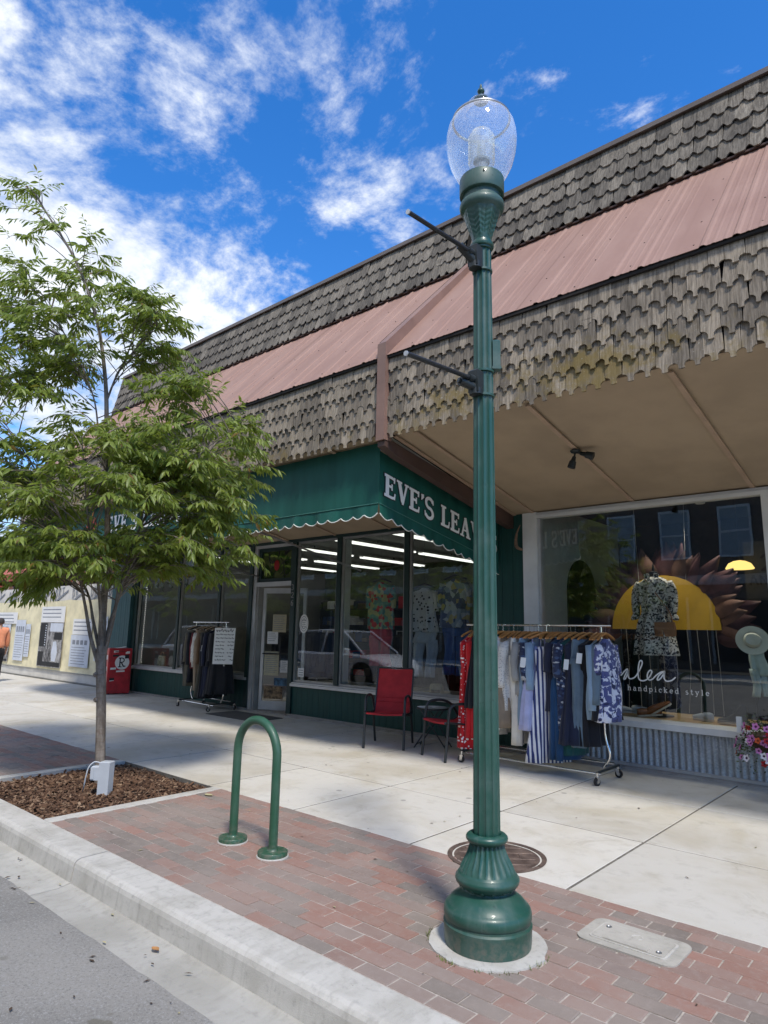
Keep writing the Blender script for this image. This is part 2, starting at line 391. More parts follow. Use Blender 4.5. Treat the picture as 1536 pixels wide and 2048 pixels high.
def cloth(name, col, col2=None, pattern=None, scale=30, rough=0.85):
    t = NT(name); v = t.coord('Object')
    n = t.noise(v, 6, 4, 0.6); base = t.mix(t.ramp(n, 0.3, 0.7), c4(col, 0.88), c4(col, 1.1))
    if pattern == 'stripe':
        x = t.node('ShaderNodeSeparateXYZ', {0: v}).outputs[0]
        s = t.math('FRACT', t.math('MULTIPLY', x, scale)); base = t.mix(t.math('GREATER_THAN', s, 0.5), base, c4(col2))
    elif pattern == 'dots':
        vo = t.node('ShaderNodeTexVoronoi', {0: t.coord('Object', (1, .35, 1)), 'Scale': scale, 'Randomness': 0.75}).outputs['Distance']
        base = t.mix(t.math('LESS_THAN', vo, 0.30), base, c4(col2))
    elif pattern == 'camo':
        s = t.noise(t.coord('Object', (1, .5, 1)), scale, 3, 0.5, 1.2); base = t.mix(t.ramp(s, 0.50, 0.54), base, c4(col2))
        s2 = t.noise(t.coord('Object', (1, .5, 1), (4, 2, 7)), scale * 1.3, 3, 0.5, 1.0); base = t.mix(t.ramp(s2, 0.58, 0.62), base, c4(tuple(0.4 * a for a in col)))
    elif pattern == 'floral':
        vo = t.node('ShaderNodeTexVoronoi', {0: t.coord('Object', (1, .5, 1)), 'Scale': scale})
        h = t.node('ShaderNodeSeparateColor', {0: vo.outputs['Color']})
        base = t.mix(t.math('GREATER_THAN', h.outputs[0], 0.62), base, c4(col2[0])); base = t.mix(t.math('GREATER_THAN', h.outputs[1], 0.66), base, c4(col2[1])); base = t.mix(t.math('GREATER_THAN', h.outputs[2], 0.72), base, c4(col2[2]))
    wv = t.noise(v, 400, 2)
    t.finish(base, rough, 0, wv, 0.12, 0.003, 0.25, extra={'Sheen Weight': 0.15})
CL = dict(white=(.80, .80, .82), cream=(.68, .65, .58), offwhite=(.62, .61, .58), grey=(.30, .30, .29), lightblue=(.22, .32, .44), denim=(.10, .17, .27), lavender=(.42, .44, .66), navy=(.016, .020, .042), black=(.010, .011, .016), teal=(.012, .075, .080), royal=(.015, .055, .135), greyblue=(.11, .16, .21), red=(.55, .018, .022), brown=(.115, .068, .038), char=(.022, .022, .025), olive=(.11, .10, .075), maroon=(.12, .008, .014), coral=(.46, .05, .075), palegrey=(.46, .49, .52), blue=(.035, .085, .24), tan=(.26, .20, .14), sage=(.36, .46, .45))
for k_, v_ in CL.items(): cloth('cloth_' + k_, v_)
cloth('cloth_stripe', (.74, .74, .76), (.035, .05, .16), 'stripe', 24)
cloth('cloth_polka', (.55, .015, .02), (.85, .80, .78), 'dots', 26)
cloth('cloth_camo', (.085, .10, .25), (.66, .68, .78), 'camo', 13)
cloth('cloth_speck', (.62, .60, .56), (.33, .33, .33), 'dots', 60)
cloth('cloth_floral_navy', (.018, .025, .06), ((.40, .42, .45), (.05, .08, .16), (.03, .04, .08)), 'floral', 42)
cloth('cloth_floral_red', (.16, .34, .25), ((.50, .05, .05), (.42, .42, .20), (.10, .24, .22)), 'floral', 17)
cloth('cloth_dalmatian', (.58, .58, .58), (.015, .015, .018), 'dots', 17)
cloth('cloth_floral_blue', (.20, .26, .33), ((.38, .33, .12), (.06, .085, .16), (.40, .44, .48)), 'floral', 13)
cloth('cloth_floral_bw', (.025, .025, .027), ((.62, .60, .55), (.30, .29, .26), (.50, .48, .44)), 'floral', 55)

# ------------------------------------------------------------------ mesh building
class MB:
    def __init__(s): s.v = []; s.f = []; s.mi = []
    def add(s, vs, fs, mi=0):
        o = len(s.v); s.v.extend([tuple(v) for v in vs])
        for f in fs: s.f.append(tuple(i + o for i in f)); s.mi.append(mi)
        return s
    def box(s, x0, x1, y0, y1, z0, z1, mi=0):
        v = [(x0, y0, z0), (x1, y0, z0), (x1, y1, z0), (x0, y1, z0), (x0, y0, z1), (x1, y0, z1), (x1, y1, z1), (x0, y1, z1)]
        return s.add(v, [(0, 3, 2, 1), (4, 5, 6, 7), (0, 1, 5, 4), (1, 2, 6, 5), (2, 3, 7, 6), (3, 0, 4, 7)], mi)
    def bbox(s, x0, x1, y0, y1, z0, z1, b=0.01, mi=0):
        """box with chamfered top edges"""
        v = [(x0, y0, z0), (x1, y0, z0), (x1, y1, z0), (x0, y1, z0), (x0, y0, z1 - b), (x1, y0, z1 - b), (x1, y1, z1 - b), (x0, y1, z1 - b),
             (x0 + b, y0 + b, z1), (x1 - b, y0 + b, z1), (x1 - b, y1 - b, z1), (x0 + b, y1 - b, z1)]
        return s.add(v, [(0, 3, 2, 1), (0, 1, 5, 4), (1, 2, 6, 5), (2, 3, 7, 6), (3, 0, 4, 7), (4, 5, 9, 8), (5, 6, 10, 9), (6, 7, 11, 10), (7, 4, 8, 11), (8, 9, 10, 11)], mi)
    def prism(s, poly, fn, a, b, mi=0):
        """poly 2-D list; fn(u, v, w) -> xyz; extruded w from a to b"""
        n = len(poly)
        v = [fn(p[0], p[1], a) for p in poly] + [fn(p[0], p[1], b) for p in poly]
        f = [tuple(range(n - 1, -1, -1)), tuple(range(n, 2 * n))] + [(i, (i + 1) % n, n + (i + 1) % n, n + i) for i in range(n)]
        return s.add(v, f, mi)
    def tube(s, pts, rad, seg=8, mi=0, cap=True):
        pts = [Vector(p) for p in pts]; n = len(pts)
        if not isinstance(rad, (list, tuple)): rad = [rad] * n
        rings = []; prev = None
        for i, p in enumerate(pts):
            d = (pts[min(i + 1, n - 1)] - pts[max(i - 1, 0)])
            d = d.normalized() if d.length > 1e-9 else Vector((0, 0, 1))
            if prev is None:
                a = Vector((0, 0, 1)) if abs(d.z) < 0.9 else Vector((1, 0, 0))
                x = d.cross(a).normalized()
            else:
                x = (prev - d * prev.dot(d)); x = x.normalized() if x.length > 1e-6 else d.orthogonal().normalized()
            prev = x; y = d.cross(x)
            rings.append([p + (x * math.cos(2 * PI * k / seg) + y * math.sin(2 * PI * k / seg)) * rad[i] for k in range(seg)])
        v = [q for r in rings for q in r]; f = []
        for i in range(n - 1):
            for k in range(seg):
                f.append((i * seg + k, i * seg + (k + 1) % seg, (i + 1) * seg + (k + 1) % seg, (i + 1) * seg + k))
        if cap: f += [tuple(range(seg - 1, -1, -1)), tuple((n - 1) * seg + k for k in range(seg))]
        return s.add(v, f, mi)
    def lathe(s, prof, seg=40, c=(0, 0, 0), mi=0, mod=None, close=True):
        """prof [(r, z)], mod(angle, r, z) -> r"""
        v = []; f = []; n = len(prof)
        for r, z in prof:
            for k in range(seg):
                a = 2 * PI * k / seg; q = mod(a, r, z) if mod else r
                v.append((c[0] + q * math.cos(a), c[1] + q * math.sin(a), c[2] + z))
        for i in range(n - 1):
            for k in range(seg):
                f.append((i * seg + k, i * seg + (k + 1) % seg, (i + 1) * seg + (k + 1) % seg, (i + 1) * seg + k))
        if close: f += [tuple(range(seg - 1, -1, -1)), tuple((n - 1) * seg + k for k in range(seg))]
        return s.add(v, f, mi)
    def loft(s, rings, mi=0, cap=True):
        n = len(rings); m = len(rings[0]); v = [q for r in rings for q in r]; f = []
        for i in range(n - 1):
            for k in range(m):
                f.append((i * m + k, i * m + (k + 1) % m, (i + 1) * m + (k + 1) % m, (i + 1) * m + k))
        if cap: f += [tuple(range(m - 1, -1, -1)), tuple((n - 1) * m + k for k in range(m))]
        return s.add(v, f, mi)
    def grid(s, fn, nu, nv, mi=0):
        v = [fn(i / nu, j / nv) for j in range(nv + 1) for i in range(nu + 1)]
        f = [(j * (nu + 1) + i, j * (nu + 1) + i + 1, (j + 1) * (nu + 1) + i + 1, (j + 1) * (nu + 1) + i) for j in range(nv) for i in range(nu)]
        return s.add(v, f, mi)
    def stroke(s, pts, w, fn, d0, d1, mi=0, closed=False):
        """flat mitred ribbon along 2-D pts, extruded from depth d0 to d1"""
        P = [Vector((p[0], p[1])) for p in pts]; n = len(P); L = []; Rr = []
        ws = w if isinstance(w, (list, tuple)) else [w] * n
        for i in range(n):
            a = P[i] - P[i - 1] if i > 0 else P[1] - P[0]
            b = P[i + 1] - P[i] if i < n - 1 else P[-1] - P[-2]
            a = a.normalized() if a.length > 1e-9 else b.normalized()
            b = b.normalized() if b.length > 1e-9 else a
            t = a + b; t = t.normalized() if t.length > 0.3 else a
            nm = Vector((-t.y, t.x)); k = min(1.6, 1.0 / max(0.4, nm.dot(Vector((-a.y, a.x)))))
            L.append(P[i] + nm * ws[i] / 2 * k); Rr.append(P[i] - nm * ws[i] / 2 * k)
        v = [fn(q.x, q.y, d0) for q in L] + [fn(q.x, q.y, d0) for q in Rr] + [fn(q.x, q.y, d1) for q in L] + [fn(q.x, q.y, d1) for q in Rr]
        f = []
        for i in range(n - 1):
            f += [(i, i + 1, n + i + 1, n + i), (2 * n + i, 3 * n + i, 3 * n + i + 1, 2 * n + i + 1), (i, 2 * n + i, 2 * n + i + 1, i + 1), (n + i, n + i + 1, 3 * n + i + 1, 3 * n + i)]
        f += [(0, n, 3 * n, 2 * n), (n - 1, 3 * n - 1, 4 * n - 1, 2 * n - 1)]
        return s.add(v, f, mi)
    def mesh(s, name, mats, smooth=False):
        me = bpy.data.meshes.new(name)
        me.from_pydata(s.v, [], s.f)
        for m in (mats if isinstance(mats, (list, tuple)) else [mats]): me.materials.append(MAT[m])
        if any(s.mi): me.polygons.foreach_set('material_index', s.mi)
        if smooth:
            me.polygons.foreach_set('use_smooth', [True] * len(me.polygons))
            if smooth != 'all':
                try: me.set_sharp_from_angle(angle=R(38 if smooth is True else smooth))
                except Exception: pass
        me.update()
        return me
    def build(s, name, mats, parent=None, smooth=False, loc=None, rz=0.0):
        o = bpy.data.objects.new(name, s.mesh(name, mats, smooth)); COL.objects.link(o)
        if parent: o.parent = parent
        if loc: o.location = loc
        if rz: o.rotation_euler = (0, 0, rz)
        return o
def inst(name, me, parent=None, loc=(0, 0, 0), rot=(0, 0, 0), scale=None):
    o = bpy.data.objects.new(name, me); COL.objects.link(o)
    if parent: o.parent = parent
    o.location = loc; o.rotation_euler = rot
    if scale: o.scale = scale
    return o
def thing(name, label, cat, loc=(0, 0, 0), rz=0.0, group=None):
    o = bpy.data.objects.new(name, None); COL.objects.link(o)
    o.empty_display_size = 0.1
    o.location = loc; o.rotation_euler = (0, 0, rz)
    return tag(o, label, cat, group)
def tag(o, label, cat, group=None):
    o['label'] = label; o['category'] = cat
    if group: o['group'] = group
    return o
def struct(o, kind='structure'):
    o['kind'] = kind
    return o
def catmull(pts, k=6):
    out = []; n = len(pts)
    for i in range(n - 1):
        p0, p1, p2, p3 = (Vector(pts[max(i - 1, 0)]), Vector(pts[i]), Vector(pts[i + 1]), Vector(pts[min(i + 2, n - 1)]))
        for j in range(k):
            t = j / k
            out.append(tuple(0.5 * ((2 * p1) + (p2 - p0) * t + (2 * p0 - 5 * p1 + 4 * p2 - p3) * t * t + (3 * p1 - p0 - 3 * p2 + p3) * t ** 3)))
    out.append(tuple(pts[-1]))
    return out
IDENT = lambda u, v, w: (u, v, w)

# lettering made of strokes: glyph -> [(points, width)] in a unit-high box, advance
def arc(cx, cy, rx, ry, a0, a1, n=10):
    return [(cx + rx * math.cos(R(a0 + (a1 - a0) * i / n)), cy + ry * math.sin(R(a0 + (a1 - a0) * i / n))) for i in range(n + 1)]
DISPLAY = {   # heavy flared serif capitals
    'E': ([([(.20, .02), (.20, .98)], .20), ([(.02, .93), (.50, .93), (.66, .90)], .12), ([(.66, 1.0), (.64, .74)], .08), ([(.2, .52), (.50, .52)], .11), ([(.50, .66), (.50, .38)], .08), ([(.02, .06), (.52, .06), (.68, .10)], .12), ([(.66, .02), (.70, .30)], .08)], .80),
    'V': ([([(.16, .96), (.40, .10)], .20), ([(.66, .96), (.42, .08)], .11), ([(.0, .95), (.34, .95)], .09), ([(.52, .95), (.80, .95)], .09), ([(.40, .16), (.41, .0)], .12)], .82),
    "'": ([([(.13, .98), (.15, .86), (.06, .70)], [.18, .16, .03])], .28),
    'S': ([(arc(.36, .72, .25, .23, 20, 262, 14) + arc(.33, .26, .27, .24, 82, -160, 14), .15), ([(.60, .94), (.62, .72)], .07), ([(.06, .06), (.04, .30)], .07)], .72),
    'L': ([([(.20, .02), (.20, .98)], .20), ([(.02, .94), (.40, .94)], .10), ([(.02, .06), (.50, .06), (.62, .12)], .12), ([(.60, .02), (.66, .34)], .08)], .74),
    'A': ([([(.14, .05), (.40, .92)], .11), ([(.66, .05), (.40, .98)], .19), ([(.22, .34), (.58, .34)], .08), ([(.0, .05), (.30, .05)], .09), ([(.48, .05), (.84, .05)], .09)], .88),
    ' ': ([], .48),
}
def bowl(x, rx, y=.33, ry=.30): return arc(x, y, rx, ry, 0, 360, 14)
SERIF = {   # small text face with slab serifs, x-height .66
    'h': ([([(.15, 0), (.15, 1)], .11), ([(.15, .48)] + arc(.36, .42, .19, .22, 130, 0, 8) + [(.55, 0)], .10), ([(.02, .03), (.29, .03)], .06), ([(.42, .03), (.69, .03)], .06), ([(.02, .97), (.15, .97)], .06)], .72),
    'a': ([(arc(.32, .46, .19, .18, 150, 0, 7) + [(.51, .0)], .10), (arc(.30, .19, .20, .17, 75, 300, 10), .10), ([(.51, .04), (.64, .03)], .07)], .68),
    'n': ([([(.15, 0), (.15, .66)], .11), ([(.15, .44)] + arc(.36, .42, .19, .22, 130, 0, 8) + [(.55, 0)], .10), ([(.02, .03), (.29, .03)], .06), ([(.42, .03), (.69, .03)], .06), ([(.02, .63), (.15, .63)], .06)], .72),
    'd': ([(bowl(.32, .23), .10), ([(.56, 0), (.56, 1)], .11), ([(.42, .97), (.56, .97)], .06), ([(.56, .03), (.69, .03)], .06)], .72),
    'p': ([(bowl(.38, .23), .10), ([(.14, -.30), (.14, .66)], .11), ([(.01, -.28), (.29, -.28)], .06), ([(.01, .63), (.14, .63)], .06)], .70),
    'i': ([([(.22, 0), (.22, .64)], .11), ([(.06, .03), (.38, .03)], .06), ([(.08, .62), (.22, .62)], .06), ([(.22, .82), (.22, .95)], .13)], .44),
    'c': ([(arc(.36, .33, .25, .30, 48, 312, 12), .10), ([(.52, .60), (.53, .42)], .07)], .64),
    'k': ([([(.15, 0), (.15, 1)], .11), ([(.15, .26), (.52, .62)], .08), ([(.28, .38), (.56, .03)], .10), ([(.02, .03), (.29, .03)], .06), ([(.42, .03), (.70, .03)], .06), ([(.40, .63), (.64, .63)], .06), ([(.02, .97), (.15, .97)], .06)], .72),
    'e': ([([(.12, .35), (.58, .35)], .07), (arc(.35, .33, .24, .30, 4, 318, 13), .10)], .66),
    's': ([(arc(.30, .48, .18, .15, 35, 262, 9) + arc(.28, .18, .20, .16, 80, -150, 9), .09)], .58),
    't': ([([(.22, .88), (.22, .14), (.30, .03), (.44, .06)], .10), ([(.04, .62), (.42, .62)], .07)], .50),
    'y': ([([(.12, .64), (.34, .06)], .10), ([(.58, .64), (.30, -.12), (.18, -.28), (.06, -.24)], .08), ([(.0, .63), (.26, .63)], .06), ([(.46, .63), (.70, .63)], .06)], .70),
    'l': ([([(.22, 0), (.22, .98)], .11), ([(.06, .03), (.38, .03)], .06), ([(.08, .96), (.22, .96)], .06)], .44),
    'A': ([([(.04, 0), (.36, 1)], .16), ([(.68, 0), (.36, 1)], .16), ([(.18, .30), (.54, .30)], .13)], .78),
    'N': ([([(.1, 0), (.1, 1)], .16), ([(.1, 1), (.6, 0)], .16), ([(.6, 0), (.6, 1)], .16)], .78),
    'Y': ([([(.36, 0), (.36, .46)], .16), ([(.02, 1), (.36, .44)], .15), ([(.70, 1), (.36, .44)], .15)], .78),
    '2': ([(arc(.34, .70, .26, .28, 170, -30, 10) + [(.06, .06)], .12), ([(.04, .06), (.66, .06)], .12)], .74),
    'R': ([([(.22, .02), (.22, .98)], .12), ([(.06, .95), (.36, .95)] + arc(.38, .72, .26, .23, 90, -90, 9) + [(.22, .49)], .10), ([(.36, .48), (.60, .08), (.80, .10)], .12), ([(.04, .03), (.42, .03)], .08)], .84),
    '3': ([(arc(.30, .73, .22, .23, 150, -80, 9), .12), (arc(.30, .26, .25, .25, 80, -150, 9), .12)], .68),
    '6': ([(arc(.33, .28, .24, .26, 0, 360, 14), .12), ([(.10, .32), (.18, .70), (.48, .96)], .12)], .70),
    'D': ([([(.12, 0), (.12, 1)], .14), ([(.12, .94)] + arc(.16, .5, .44, .44, 90, -90, 10) + [(.12, .06)], .12)], .74),
    'K': ([([(.12, 0), (.12, 1)], .14), ([(.14, .42), (.60, .98)], .12), ([(.28, .56), (.64, .02)], .13)], .72),
    'T': ([([(.34, 0), (.34, 1)], .14), ([(.0, .94), (.68, .94)], .12)], .72),
    'V': ([([(.04, 1), (.34, 0)], .14), ([(.64, 1), (.34, 0)], .13)], .72),
    'W': ([([(.02, 1), (.22, 0)], .12), ([(.22, 0), (.42, .9)], .11), ([(.42, .9), (.62, 0)], .12), ([(.62, 0), (.82, 1)], .11)], .88),
    'H': ([([(.1, 0), (.1, 1)], .14), ([(.6, 0), (.6, 1)], .14), ([(.1, .52), (.6, .52)], .12)], .74),
    'O': ([(arc(.36, .5, .3, .46, 0, 360, 16), .13)], .76),
    'F': ([([(.12, 0), (.12, 1)], .14), ([(.12, .94), (.6, .94)], .12), ([(.12, .52), (.5, .52)], .12)], .66),
    ' ': ([], .5),
}
def text_width(txt, face, h, gap=0.0): return sum(face[c][1] * h + gap for c in txt)
def letter(mb, ch, face, h, fn, d0, d1, grow=0.0, mi=0):
    for k, (pts, w) in enumerate(face[ch][0]):
        e = 0.0005 * k
        g = [x * h + grow * 2 for x in w] if isinstance(w, (list, tuple)) else w * h + grow * 2
        P = [(p[0] * h, p[1] * h) for p in pts]
        if grow and len(P) > 1:
            a = Vector(P[0]) - Vector(P[1]); b = Vector(P[-1]) - Vector(P[-2])
            if a.length > 1e-6: P[0] = tuple(Vector(P[0]) + a.normalized() * grow)
            if b.length > 1e-6: P[-1] = tuple(Vector(P[-1]) + b.normalized() * grow)
        mb.stroke(P, g, fn, d0 - e, d1, mi)

# ================================================================== SETTING
F = 7.92            # facade plane
ROAD_Z = -0.145
g = MB(); g.box(-600, 600, -600, 600, -0.9, -0.62)
struct(g.build('ground', 'ground'))
# road: one sheet with a worn edge towards the gutter
rd = MB()
def road_fn(u, v):
    x = -140 + 170 * u; y = -9.5 + (1.885 + 9.5) * v
    if v > 0.999: y += 0.012 * noise.noise(Vector((x * 5.1, 0, 0))) + 0.006 * noise.noise(Vector((x * 23, 3, 0)))
    return (x, y, ROAD_Z + 0.004 + 0.02 * (1 - v))
rd.grid(road_fn, 1500, 6)
struct(rd.build('road', 'asphalt'))
gb = MB(); gb.box(-140, 30, -9.5, 1.86, -0.5, ROAD_Z - 0.03); struct(gb.build('road_base', 'ground'))
# gutter pans, each a slab between joints
gut = struct(bpy.data.objects.new('gutter', None)); COL.objects.link(gut)
def gx(k): return -4.53 + 3.05 * k
for k in range(-12, 5):
    m = MB(); a, b = gx(k) + 0.004, gx(k + 1) - 0.004
    n = 10
    prof = [(1.85, ROAD_Z - 0.002), (2.06, ROAD_Z - 0.006), (2.165, ROAD_Z + 0.012), (2.165, -0.4), (1.85, -0.4)]
    m.prism(prof, lambda u, v, w: (w, u, v), a, b)
    m.build('gutter_slab', 'gutter_concrete', gut)
krb = struct(bpy.data.objects.new('kerb', None)); COL.objects.link(krb)
for k in range(-12, 5):
    m = MB(); a, b = gx(k) + 0.008, gx(k + 1) - 0.008
    prof = [(2.135, ROAD_Z - 0.02), (2.15, -0.045), (2.158, -0.022), (2.172, -0.008), (2.195, 0.0), (2.375, 0.002), (2.382, -0.006), (2.382, -0.4), (2.135, -0.4)]
    m.prism([(p[0], p[1]) for p in prof], lambda u, v, w: (w, u, v), a, b)
    m.build('kerb_stone', 'kerb_concrete', krb)
kj = MB(); kj.box(-45, 15, 1.9, 2.37, -0.42, ROAD_Z - 0.03); kj.box(-45, 15, 2.165, 2.372, -0.42, -0.035)
struct(kj.build('kerb_joint_fill', 'joint_dark', krb), 'structure')
# sidewalk slabs
swk = struct(bpy.data.objects.new('sidewalk', None)); COL.objects.link(swk)
xs = [-1.98 + 1.235 * k for k in range(5, 0, -1)] + [-1.98, -3.19, -4.46, -5.70, -7.20, -8.50] + [-8.5 - 1.3 * k for k in range(1, 22)]
ys = [3.955, 5.21, 6.56, 7.90]
for i in range(len(xs) - 1):
    for j in range(3):
        g2 = 0.0075 if not (abs(xs[i] + 1.98) < 0.01 or abs(xs[i + 1] + 1.98) < 0.01) else 0.0068
        m = MB(); dz = random.uniform(-0.0015, 0.0015)
        m.bbox(xs[i + 1] + g2, xs[i] - g2, ys[j] + (0.0 if j == 0 else 0.007), ys[j + 1] - 0.007, -0.12, dz, 0.007)
        m.build('slab', 'concrete', swk)
m = MB(); m.box(-37, 5, 3.95, 7.92, -0.3, -0.0045); m.build('slab_bed', 'joint_dark', swk)
# brick paving strip between kerb and sidewalk
pav = struct(bpy.data.objects.new('brick_paving', None)); COL.objects.link(pav)
m = MB(); m.box(-37, -7.42, 2.385, 3.95, -0.3, -0.005); m.box(-5.50, 5, 2.385, 3.95, -0.3, -0.005); m.build('sand_bed', 'joint_sand', pav)
BMATS = ['brick_red', 'brick_dull', 'brick_brown', 'brick_grey']
BL, BW = 0.2015, 0.0985
def brick_shape(mb, x0, x1, y0, y1, z, mi=0, tilt=(0, 0)):
    b = 0.004
    h = lambda x, y: z + tilt[0] * (x - x0) + tilt[1] * (y - y0)
    v = [(x0, y0, -0.06), (x1, y0, -0.06), (x1, y1, -0.06), (x0, y1, -0.06)]
    v += [(x, y, h(x, y) - b) for x, y in ((x0, y0), (x1, y0), (x1, y1), (x0, y1))]
    v += [(x, y, h(x, y)) for x, y in ((x0 + b, y0 + b), (x1 - b, y0 + b), (x1 - b, y1 - b), (x0 + b, y1 - b))]
    mb.add(v, [(0, 1, 5, 4), (1, 2, 6, 5), (2, 3, 7, 6), (3, 0, 4, 7), (4, 5, 9, 8), (5, 6, 10, 9), (6, 7, 11, 10), (7, 4, 8, 11), (8, 9, 10, 11)], mi)
LAMP = (-1.945, 3.03)
def brick_blocked(x0, x1, y0, y1):
    cx, cy = (x0 + x1) / 2, (y0 + y1) / 2
    if math.hypot(cx - LAMP[0], cy - LAMP[1]) < 0.20: return True
    if -1.60 < cx < -1.25 and 3.44 < cy < 3.66: return True
    return False
cand = []
ny = 16
for j in range(ny):
    y0 = 2.392 + j * BW; y1 = y0 + BW - 0.006
    if y1 > 3.953: y1 = 3.953
    if y1 - y0 < 0.03: continue
    off = (j % 2) * BL / 2
    k = 0
    x = -5.47 + off - BL
    segs = []
    while x < 3.0:
        a, b = max(x, -5.485), x + BL - 0.007
        if b - a > 0.03: segs.append((a, b))
        x += BL
    x = -7.44 - off + BL
    while x > -24:
        a, b = x - BL + 0.007, min(x, -7.435)
        if b - a > 0.03: segs.append((a, b))
        x -= BL
    for a, b in segs:
        if not brick_blocked(a, b, y0, y1): cand.append((a, b, y0, y1))
def in_view(x, y, z=0.0, mrg=0.05):
    v = Vector((x, y, z)) - Vector((0, 0, 1.5)); d = v.dot(_f)
    if d < 0.2: return None
    u, w = v.dot(_r) / d * 1314.88 / 768, v.dot(_u) / d * 1314.88 / 1024
    return d if abs(u) < 1 + mrg and abs(w) < 1 + mrg else None
near = []
for c in cand:
    d = in_view((c[0] + c[1]) / 2, (c[2] + c[3]) / 2)
    near.append((d if d else 999 + math.hypot(c[0], c[2]), c))
near.sort(key=lambda t: t[0])
def pick_brick(x, y):
    n = noise.noise(Vector((x * 0.8, y * 0.8, 3.3)))
    r = random.random() + 0.25 * n
    return 0 if r > 0.80 else 1 if r > 0.50 else 2 if r > 0.28 else 3
rest = MB()
for i, (d, (a, b, y0, y1)) in enumerate(near):
    mi = pick_brick(a, y0); z = random.uniform(-0.002, 0.002); tl = (random.uniform(-0.008, 0.008), random.uniform(-0.012, 0.012))
    if i < 300:
        m = MB(); brick_shape(m, a - (a + b) / 2, b - (a + b) / 2, y0 - (y0 + y1) / 2, y1 - (y0 + y1) / 2, z, 0, tl)
        m.build('brick', BMATS[mi], pav, loc=((a + b) / 2, (y0 + y1) / 2, 0))
    else:
        brick_shape(rest, a, b, y0, y1, z, mi, tl)
struct(rest.build('far_bricks', BMATS, pav), 'stuff')

# ---- tree pit with edging and mulch
pit = struct(bpy.data.objects.new('tree_pit', None)); COL.objects.link(pit)
m = MB(); m.bbox(-5.60, -5.49, 2.386, 3.95, -0.2, 0.004, 0.006); m.build('edging', 'kerb_concrete', pit)
m = MB(); m.bbox(-7.43, -7.32, 2.386, 3.95, -0.2, 0.004, 0.006); m.build('edging', 'kerb_concrete', pit)
def soil_z(x, y):
    ex = min(x + 7.32, -5.60 - x, y - 2.386, 3.95 - y)
    return -0.055 + 0.05 * min(1, max(0, ex) / 0.35) + 0.018 * noise.noise(Vector((x * 5, y * 5, 1)))
m = MB(); m.grid(lambda u, v: (-7.33 + 1.74 * u, 2.38 + 1.575 * v, soil_z(-7.33 + 1.74 * u, 2.38 + 1.575 * v)), 24, 22)
m.build('soil', 'soil', pit, smooth=True)
mu = MB()
rng = random.Random(3)
for i in range(5200):
    x = rng.uniform(-7.30, -5.615); y = rng.uniform(2.40, 3.94)
    if math.hypot(x + 6.5, y - 3.27) < 0.075: continue
    L = rng.uniform(0.012, 0.045) * (1.5 if rng.random() < 0.06 else 1); W = rng.uniform(0.005, 0.013); T = rng.uniform(0.002, 0.006)
    q = Matrix.Translation((x, y, soil_z(x, y) + rng.uniform(0.002, 0.016))) @ Matrix.Rotation(rng.uniform(0, PI * 2), 4, 'Z') @ Matrix.Rotation(rng.gauss(0, 0.35), 4, 'Y') @ Matrix.Rotation(rng.gauss(0, 0.4), 4, 'X')
    t2 = rng.uniform(0.5, 1.0)
    vs = [(-L, -W * t2, -T), (L, -W, -T), (L * 0.9, W * t2, -T), (-L, W, -T), (-L, -W * t2, T), (L * .95, -W, T), (L, W * t2, T), (-L * .9, W, T)]
    mu.add([q @ Vector(p) for p in vs], [(4, 5, 6, 7), (0, 1, 5, 4), (1, 2, 6, 5), (2, 3, 7, 6), (3, 0, 4, 7)])
mo = struct(mu.build('mulch', 'mulch'), 'stuff'); mo['label'] = 'brown bark mulch spread round the foot of the street tree'

# ---- covers and pads
mh = thing('manhole_cover', 'round rusty cast iron manhole cover behind the lamp post base', 'manhole cover', (-2.60, 4.17, 0))
m = MB(); m.lathe([(0.30, -0.02), (0.335, 0.002), (0.335, 0.005), (0.305, 0.006), (0.300, -0.004)], 48); m.build('rim', 'cast_iron', mh, True)
m = MB(); m.lathe([(0.001, 0.001), (0.285, 0.001), (0.297, -0.003), (0.297, -0.02)], 48); m.build('plate', 'cast_iron', mh, True)
for k, yy in enumerate((-0.17, -0.06, 0.06, 0.17)):
    w = math.sqrt(0.26 ** 2 - yy * yy)
    m = MB(); m.bbox(-w, w, yy - 0.012, yy + 0.012, 0, 0.007, 0.003); o = m.build('rib', 'cast_iron', mh, rz=R(40))
for xx, a0 in ((-0.14, 50), (0.13, 130)):
    m = MB(); m.bbox(-0.055, 0.055, -0.01, 0.01, 0, 0.007, 0.003); m.build('rib', 'cast_iron', mh, loc=(xx, 0.10, 0), rz=R(a0))
m = MB()
xx = -0.17
for ch in 'WATER':
    if ch in SERIF:
        letter(m, ch, SERIF, 0.075, lambda u, v, w, o=xx: (o + u, v - 0.035, w), 0.006, 0.0)
        xx += 0.075 * SERIF[ch][1]
    else: xx += 0.055
ub = thing('utility_box', 'flat grey utility vault lid with rounded corners set in brick paving', 'utility cover', (-1.425, 3.55, 0), R(0))
def rrect(w, h, r, n=6):
    out = []
    for cx, cy, a in ((w - r, h - r, 0), (-w + r, h - r, 90), (-w + r, -h + r, 180), (w - r, -h + r, 270)):
        out += [(cx + r * math.cos(R(a + 90 * k / n)), cy + r * math.sin(R(a + 90 * k / n))) for k in range(n + 1)]
    return out
m = MB(); m.prism(rrect(0.245, 0.155, 0.06), IDENT, -0.05, 0.006); m.build('collar', 'lid_concrete', ub)
m = MB(); m.prism(rrect(0.190, 0.105, 0.022), IDENT, 0.0, 0.0095); m.build('lid_frame', 'kerb_concrete', ub)
m = MB(); m.prism(rrect(0.178, 0.095, 0.018), IDENT, 0.0, 0.0125); lid = m.build('lid', 'lid_concrete', ub)
